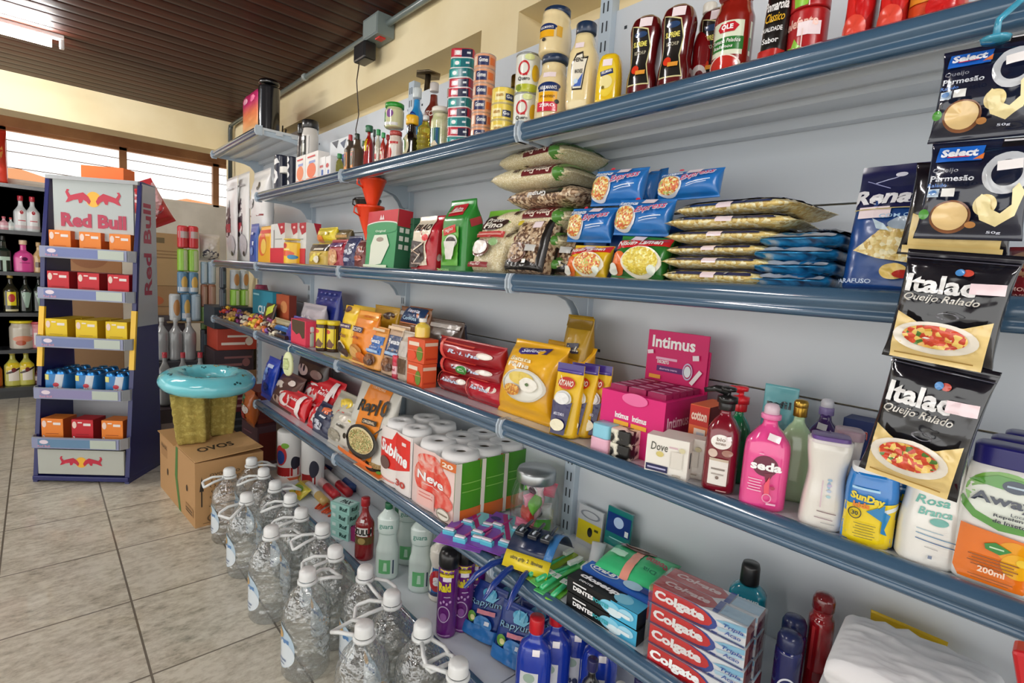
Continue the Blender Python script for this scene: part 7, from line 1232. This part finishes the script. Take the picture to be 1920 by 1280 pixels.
FL = ([(0, .95, .95), (.03, 1, 1), (.62, 1, 1), (.76, .6, .6), (.86, .34, .34), (1, .3, .3)], 2.6)
GIN = [('R', 0, .45, .8, .5, 'eceef0'), ('E', 0, .62, .12, .06, 'b8404a'), ('R', 0, .35, .5, .03, 'c85a64'), ('R', 0, .15, .9, .1, 'd8c8cc')]
liquor('gin_bottle', 'white labelled bottle with red cap, left of the pair on the upper shelf', 30, 51, 366, 4, FL, 'd0d6d8', 'b8283a', GIN)
liquor('gin_bottle', 'white labelled bottle with red cap, right of the pair on the upper shelf', 52, 73, 368, 4, FL, 'd0d6d8', 'b8283a', GIN)
liquor('miniature_bottle', 'small pink bottle on the upper shelf near the left frame edge', 1, 15, 405, 4, FL, 'e0a8b4', 'c05a6a', [('R', 0, .3, .8, .2, 'f0dce0')])
liquor('miniature_bottle', 'small clear bottle beside the small pink one', 16, 26, 407, 4, FL, 'cdd6d4', 'c84a4a', [('R', 0, .3, .8, .25, 'e8e8e4')])
liquor('gin_bottle', 'square dark green bottle with a pale T label on the third level', -2, 18, 441, 3, ([(0, 1, 1), (.66, 1, 1), (.76, .5, .5), (1, .36, .36)], 6), '1c2b24', '151616', [('R', 0, .42, .8, .12, 'b8d4c4'), ('R', 0, .2, .24, .4, 'b8d4c4')])
liquor('gin_bottle', 'bright pink bottle with gold cap on the third level', 31, 60, 450, 3, ([(0, .95, .95), (.04, 1, 1), (.5, 1, 1), (.68, .8, .8), (.8, .32, .32), (1, .3, .3)], 3), 'e0529e', 'e8c8a8', [('R', 0, .34, .5, .02, '6a1c4a'), ('E', 0, .48, .14, .07, '5a1c4a')])
liquor('liqueur_bottle', 'gold cream liqueur bottle right of the pink one', 65, 83, 454, 3, FL, 'd8b886', 'c8a878', [('R', 0, .3, .7, .2, '5a4030'), ('E', 0, .6, .2, .08, 'c8a060')])
RU = [('R', 0, .4, .86, .4, 'f0dc2c'), ('E', 0, .42, .22, .12, 'b83a3a'), ('R', 0, .8, .5, .08, '2a2a24'), ('R', 0, .06, .8, .06, 'd8cfa0')]
liquor('rum_bottle', 'dark rum bottle with yellow label on the second level', 11, 33, 511, 2, FL, '2c2a1c', 'd8b85a', RU)
liquor('rum_bottle', 'dark bottle with a pale V label beside the rum', 41, 59, 512, 2, FL, '1f2622', '222', [('P', [(-.4, .6), (.4, .6), (.1, .14), (-.1, .14)], '9cb8a8')])
liquor('rum_bottle', 'dark bottle with a pale V label nearest the rack on the second level', 66, 85, 512, 2, FL, '1f2622', '222', [('P', [(-.4, .6), (.4, .6), (.1, .14), (-.1, .14)], '9cb8a8')])
liquor('sweets_jar', 'clear sweets jar with yellow lid on the lower level', 25, 60, 602, 1, 'jar', 'c9c0b0', 'f0dc30', [('E', 0, .4, .4, .12, 'd88a6a'), ('R', .36, .7, .16, .3, 'e8e8e8'), ('E', -.1, .25, .2, .1, 'b8583c')], bf=.92, cr=.94)
liquor('sweets_jar', 'pink jar half hidden behind the rack', 61, 84, 604, 1, 'jar', 'd88a94', 'c8505a', [('R', -.2, .4, .2, .5, 'f0ece8')], bf=.92, cr=.94)
CA = [('R', 0, .42, .84, .5, 'f0e9dc'), ('P', [(-.42, .5), (.42, .6), (.42, .74), (-.42, .74)], 'e8cc2c'), ('P', [(-.42, .44), (0, .52), (.42, .6), (.42, .55), (0, .44), (-.42, .39)], '3a2420'), ('E', 0, .52, .14, .07, '7a3a3c')]
liquor('spirit_bottle', 'yellow spirit bottle with white label, left of the pair at the bottom', 14, 38, 656, 0, FL, 'c8c45a', 'e8d06a', CA)
liquor('spirit_bottle', 'yellow spirit bottle with white label, right of the pair at the bottom', 40, 63, 655, 0, FL, 'c8c45a', 'e8d06a', CA)
liquor('spirit_bottle', 'small dark red bottle on the bottom level next to the rack', 66, 76, 690, 0, FL, '5a1c20', '2a1414', [('R', 0, .4, .8, .3, 'c8b8b0')])
liquor('spirit_bottle', 'amber bottle cut by the left frame edge at the bottom', -10, 4, 670, 0, FL, 'a8501c', 'c8782c')
p = onY(8, 330, 5.5); o = item('red_bag', 'red and orange bag standing on the black shelving unit', 'bag', 'T', 0, 0, 0, 0, .1, 'bag', 'e8402c', 'f', loc=(-.26, 5.95, 1.746), Wd=.22, H=.42, wr=.01, front=[('E', .2, .6, .2, .2, 'f0a050')], yaw=90)

# ================================================================ STOCK behind the rack
def crate(lb, x, y, z, w, h, d, c='a9875c', fr=(), rz=0, nm='cardboard_carton', fin='c', side=()):
    o = body(MB(), w, h, d, 'box', c, fin, fr, side).build(nm, bevel=.003); o.location = (x, y, z); o.rotation_euler = (0, 0, radians(rz)); tag(o, lb, 'carton' if 'carton' in nm else 'crate'); return o
TXTC = [('R', -.1, .86, .3, .1, '6a5a3a'), ('R', .1, .66, .6, .02, '8a6a44'), ('R', .12, .6, .5, .02, '8a6a44'), ('R', .08, .54, .56, .02, '8a6a44'), ('R', -.3, .2, .1, .1, 'c8b8a0')]
Yb = 4.45
def atB(px, py, Y=Yb): return onY(px, py, Y)
c0 = atB(306, 535); c1 = atB(306, 437); crate('upright tan carton with faint print behind the drink rack', c0.x, Yb + .12, c0.z, .26, c1.z - c0.z, .22, 'a98a5e', TXTC)
c2 = atB(300, 590); crate('tan carton with orange oval print under the upright one', c2.x, Yb + .12, c2.z, .26, c0.z - c2.z - .001, .22, '96744c', [('E', -.1, .5, .2, .16, 'a8582c'), ('R', .1, .3, .3, .03, '6a5030')])
crate('dark plastic bottle crate standing on the floor behind the rack', c2.x + .02, Yb + .12, 0, .27, c2.z - .001, .26, '4a4448', [('R', 0, .1 + .12 * i, .9, .05, ('6a5a64', '3a3034')[i % 2]) for i in range(8)], nm='bottle_crate')
crate('tan carton seen through the rack behind its trays', .26, 4.76, 0.0, .4, .95, .3, '8a6a48', [('R', 0, .7, .6, .1, 'a88a60')], rz=-5)
crate('open tan carton with a rounded flap seen between the rack trays', .28, 4.76, .951, .36, .45, .26, '9c6f48', [('E', 0, .6, .3, .2, '8a5a38')], rz=-5)
q = atB(312, 438, 4.35)
item('wrapped_pack', 'tilted clear wrapped pack of red packets on the upright carton', 'pack', 'T', 0, 0, 0, 0, .14, 'pillow', 'b8343c', 'f', loc=(q.x, Yb + .1, c1.z + .001), Wd=.21, H=.32, wr=.02, roll=-28, yaw=90, n=4, front=[('E', -.2, .7, .2, .12, 'e8c8c8'), ('E', .1, .4, .24, .14, '7a1c24'), ('E', .2, .75, .14, .08, 'f0e0e0'), ('P', [(-.5, .0), (-.3, .0), (.4, .5), (.5, .9), (.4, .9)], 'd8a8ac')])
def can(lb, px0, px1, y0, y1, base, fr=(), Y=Yb, grp='stacked drink cans', rise=None):
    a = onY((px0 + px1) / 2, y1, Y); b = zAt(y0, a.x, Y); w = (px1 - px0) * dcam(*a) / FPX
    r = body(MB(), w, b - a.z - .001, w, ([(0, .8, .8), (.05, 1, 1), (.93, 1, 1), (1, .8, .8)], 2), base, 'p', front=fr).build('drink_can'); r.location = a; r.rotation_euler = (0, 0, radians(12)); tag(r, lb, 'can', grp); return a, b
CR = {'red': ('c8343c', [('R', 0, .6, 1.2, .3, 'b8a8a8')]), 'green': ('8cc03c', [('R', .1, .5, .4, .9, 'c8d8b0')]), 'blue': ('5a86a8', [('E', 0, .5, .3, .3, 'd8b05a'), ('R', 0, .2, 1.2, .2, 'c8d0d8')]), 'silver': ('b8c0c4', [('E', 0, .5, .3, .3, 'c08a50')]), 'steel': ('8fa4b4', [('R', 0, .5, .4, .8, 'b8c8d4')]), 'brown': ('8a5a44', [('R', 0, .5, .5, .8, 'b09080')]), 'dark': ('2c3440', [('R', 0, .5, .4, .6, '5a6a74')]), 'olive': ('5a7a3c', [('R', 0, .5, .4, .7, '8aa860')])}
for (x0, x1, rows, nm) in (((334), 352, (('red', 422, 465), ('green', 466, 508), ('blue', 509, 549)), 'left column of the tall twin tower'), ((353), 371, (('red', 423, 466), ('green', 467, 509), ('blue', 510, 550)), 'right column of the tall twin tower'),
                           (319, 338, (('silver', 551, 600),), 'row of three below the twin tower, left'), (340, 357, (('blue', 551, 600),), 'row of three below the twin tower, middle'), (358, 376, (('steel', 551, 600),), 'row of three below the twin tower, right'),
                           (377, 389, (('steel', 490, 532), ('brown', 533, 574), ('olive', 575, 616), ('dark', 617, 660)), 'dark column nearest the shelving, left'), (390, 404, (('steel', 490, 532), ('brown', 533, 574), ('olive', 575, 616), ('olive', 617, 660)), 'dark column nearest the shelving, right')):
    for i, (cn, y0, y1) in enumerate(rows):
        can('%s drink can, %s from the top, %s' % (cn, ('first', 'second', 'third', 'fourth')[i], nm), x0, x1, y0, y1, *CR[cn])
for (x0, x1, rows, nm) in ((432, 449, (('silver', 505, 542), ('green', 543, 572)), 'left of the pair behind the shelf end'), (450, 466, (('silver', 505, 542), ('green', 543, 572)), 'right of the pair behind the shelf end'), (412, 424, (('dark', 500, 540), ('dark', 541, 580)), 'dark column behind the shelf end')):
    for i, (cn, y0, y1) in enumerate(rows): can('%s drink can, %s, %s' % (cn, ('upper', 'lower')[i], nm), x0, x1, y0, y1, *CR[cn], Y=4.15)
zz_ = onY(440, 573, 4.15); hh_ = (zz_.z - .001) / 6
for k, (c, f_, lb) in enumerate((('2a2c32', '50555c', 'charcoal'), ('6a2430', 'b88a8a', 'maroon'), ('8a6a4c', 'b89a74', 'tan'), ('3a2c34', '8a5a5a', 'dark plum'), ('b8402c', 'ece0d4', 'orange red and white'), ('24303c', '6a7a84', 'slate'))):
    crate('%s printed case in the pile behind the shelving end' % lb, 1.05 - .02 * (k % 2), 4.2, hh_ * k, .26, hh_ - .001, .3, c, [('R', -.1, .3, .6, .12, f_), ('R', .1, .65, .7, .1, f_), ('E', .3, .4, .1, .2, f_)], nm='bottle_crate')
z3 = onY(390, 661, Yb); crate('dark shrink wrapped case under the dark can column', z3.x + .02, Yb + .05, 0, .13, z3.z - .001, .25, '1f2a34', nm='bottle_crate')
zc = atB(350, 600).z; 
o = crate('thin cardboard sheet carrying the drink can towers', atB(348, 600).x, Yb + .02, zc - .012, .24, .011, .16, '8a7350', nm='cardboard_carton')
crate('cardboard sheet supporting the twin tower of cans', atB(350, 550).x, Yb + .02, atB(350, 550).z - .006, .0, .0, .0, nm='bottle_crate') if 0 else None
PETB = ([(0, .9, .9), (.05, 1, 1), (.3, .95, .95), (.5, 1, 1), (.7, .95, .95), (.84, .5, .5), (.92, .3, .3), (1, .3, .3)], 2)
def petrow(Y, y0, y1, xs, base, capc, wd, nm):
    for i, px in enumerate(xs):
        a = onY(px, y1, Y); h = zAt(y0, a.x, Y) - a.z; w = wd * dcam(*a) / FPX
        r = empty('soda_bottle', a, radians(10)); tag(r, '%s, %s' % (nm, ('left', 'middle', 'right')[i]), 'bottle', nm + 's')
        body(MB(), w, h * .9, w, PETB, base, 's', front=[('R', 0, .5, 1.4, .2, 'a9adb0')] if 0 else ()).build('bottle_body', r); MB().lathe([(w * .17, h * .9), (w * .17, h), (0, h)], mat(capc), 12, caps=False).build('cap', r)
petrow(4.3, 596, 672, (304, 330, 355), '9fa3a4', 'b0b4b4', 24, 'grey clear soda bottle in the upper wrapped row')
petrow(4.1, 662, 755, (310, 344, 376), '8c8f90', 'b83240', 24, 'soda bottle with red cap behind the swim ring')
a = onY(330, 672, 4.3); crate('clear wrapped case of dark soda bottles under the grey ones', a.x + .0, 4.3, 0, .3, a.z - .001, .2, '3a3a40', [('R', 0, .5, .9, .1, '6a6a70')], nm='bottle_crate')
a = onY(344, 755, 4.1); crate('low case under the red capped soda bottles', a.x, 4.09, 0, .32, max(.05, a.z - .001), .18, '50464a', [('R', 0, .5, .9, .2, 'a89890')], nm='bottle_crate')
for i in range(3):
    p = onY((178, 205, 230)[i], 790, 4.2); r = empty('water_pack_bottle', (p.x, 4.2, 0), 0); tag(r, 'dark blue bottle on the floor seen through the rack, %s' % ('left', 'middle', 'right')[i], 'bottle', 'dark blue bottles seen through the rack')
    body(MB(), .12, .3, .12, PETB, '16283c', 's').build('bottle_body', r); MB().lathe([(.02, .3), (.02, .32), (0, .32)], mat('3a5a8a'), 12, caps=False).build('cap', r)
# plastic bag bundle behind the cans
p = atB(390, 455, 4.55); item('plastic_bag_bundle', 'crumpled white and dark plastic bags on the cans behind the shelving end', 'bag', 'T', 0, 0, 0, 0, .1, 'pillow', 'cfc9c4', 'f', loc=(p.x, 4.5, atB(390, 489).z), Wd=.14, H=.2, wr=.02, n=3, yaw=90, front=[('E', 0, .25, .4, .2, '4a4858')])

# ================================================================ CARDBOARD BOX, LOOFAHS, SWIM RING
bx = empty('cardboard_box', (.632, 2.94, 0), radians(4)); tag(bx, 'open cardboard carton with a green stripe on the tiled floor under the loofahs', 'box')
KB = 'b98f5f'
BT = [('P', [(-.44, .55), (-.41, .78), (-.38, .55)], '2a221a'), ('R', -.41, .46, .018, .3, '2a221a')] + [('T', -.08 + .02 * (i % 2), .78 - .085 * i, .44, .045, s, '5a452c', .02) for i, s in enumerate(('OVOS TIPO', '( ) JUMBO', '( ) EXTRA', '( ) GRANDE', '( ) PEQUENO'))] + [('R', -.06, .3, .5, .015, '6a5234'), ('O', -.1, .12, .24, .1, '6a5234', .9), ('R', .0, .05, .8, .008, '6a5234')]
b = body(MB(), .30, .31, .62, 'box', KB, 'w', front=BT, side=[]); 
# left long side carries a green stripe and a stamp
hx = .1501
def sdl(items):
    for i, L in enumerate(items):
        v, f, c = shape2d(L, .62, .31, 9); b.add([(-hx - .0004 * i, -a, c2) for a, c2 in v], [t for t in f], mat(c, 'w'))
sdl([('R', -.36, .74, .2, .22, 'a67d50'), ('T', -.36, .8, .18, .06, 'FRAGIL', '5a452c', .02), ('P', [(.08, .0), (.14, .0), (.04, .5), (.06, 1), (.0, 1), (-.03, .5)], '4e7a3a'), ('E', -.25, .42, .02, .06, '3a2c1c'), ('E', .3, .5, .02, .05, '3a2c1c'), ('R', .36, .2, .2, .12, 'a67d50'), ('R', .36, .2, .16, .02, '5a452c'), ('R', .36, .16, .16, .02, '5a452c')])
b.build('carton_body', bx, bevel=.0015)
fl = MB(); fl.box((-.15, -.31, 0), (.15, -.0, .004), mat('c79c68', 'w')); v, f, c = shape2d(('T', 0, 0, 1, 1, 'OVOS', '3a2c1c', .03), .16, .07, 9); fl.add([(a - .02, b_ - .16, .0045) for a, b_ in v], f, mat(c, 'w'))
o = fl.build('top_flap', bx); o.location = (0, 0, .312); o.rotation_euler = (0, radians(-3.5), 0); o.location.z = .322
fl = MB(); fl.box((-.16, .01, 0), (.15, .31, .004), mat('b58b58', 'w')); o = fl.build('top_flap', bx); o.location = (0, 0, .311)
def loofah(lb, x, y, z, w, h, d, rz, ln):
    pr = [(0, .8, .75), (.1, .84, .85)] + [(.1 + .8 * i / 10, .84 + .14 * i / 10, (.94 if i % 2 else .86)) for i in range(1, 11)] + [(1, .98, .9)]
    b = MB(); body(b, w, h, d, (pr, 5), 'N:a8964a:9a8840:b8a65a:60', 'k')
    # vertical flutes
    b.v = [(x_ * (1 + .09 * cos(8 * math.atan2(y_, x_))), y_ * (1 + .09 * cos(8 * math.atan2(y_, x_))), z_) for x_, y_, z_ in b.v]
    o = b.build('sponge_bundle', xf=Matrix.Rotation(radians(ln), 4, 'Y')); o.location = (x, y, z); o.rotation_euler = (0, 0, radians(rz)); tag(o, lb, 'sponge', 'sponge bundles under the swim ring'); return o
loofah('fluted yellow brown sponge bundle under the swim ring, left one', .56, 2.93, .325, .16, .245, .14, -20, -4)
loofah('fluted yellow brown sponge bundle under the swim ring, right one', .70, 3.0, .325, .13, .245, .13, -10, 3)
rg = MB(); R1, R2 = .153, .064; nu, nv_ = 60, 22; V_ = []
for i in range(nu):
    a = 2 * pi * i / nu
    for j in range(nv_):
        t = 2 * pi * j / nv_; rr = R1 + R2 * cos(t); V_.append((rr * cos(a), rr * sin(a), R2 * .78 * sin(t) + .002 * sin(a * 16) * cos(t)))
F_ = [(i * nv_ + j, ((i + 1) % nu) * nv_ + j, ((i + 1) % nu) * nv_ + (j + 1) % nv_, i * nv_ + (j + 1) % nv_) for i in range(nu) for j in range(nv_)]
rg.add(V_, F_, mat('74d4e0', 's'), True)
rr_ = random.Random(5)
for k in range(14):
    a = 2 * pi * k / 14 + .2; t = rr_.uniform(.3, 2.2); c = ('8a7a3a', '1f6a70', 'b89a4a', '2a5a60')[k % 4]
    for q in range(3):
        aa, t2 = a + .07 * (q - 1), t + .12 * (q % 2); P_ = lambda u, w: Vector((R1 + (R2 + .0012) * cos(w)) * cos(u) for _ in ()) if 0 else Vector(((R1 + (R2 + .0012) * cos(w)) * cos(u), (R1 + (R2 + .0012) * cos(w)) * sin(u), (R2 + .0014) * .78 * sin(w)))
        pts = [P_(aa + .035 * cos(2 * pi * s / 7), t2 + .11 * sin(2 * pi * s / 7)) for s in range(7)]; rg.add(pts, [tuple(range(7))], mat(c, 's'))
o = rg.build('ring_body'); rt = empty('swim_ring', (.625, 2.93, .628)); tag(rt, 'turquoise inflatable swim ring with small printed figures resting on the sponge bundles', 'swim ring'); o.parent = rt; rt.rotation_euler = (radians(3), radians(2), 0)
MB().lathe([(.009, 0), (.008, .012), (.011, .014), (.011, .018), (0, .018)], mat('7fd6de', 's'), 12, caps=False).build('air_valve', rt, loc=(-.02, -.09, .03))
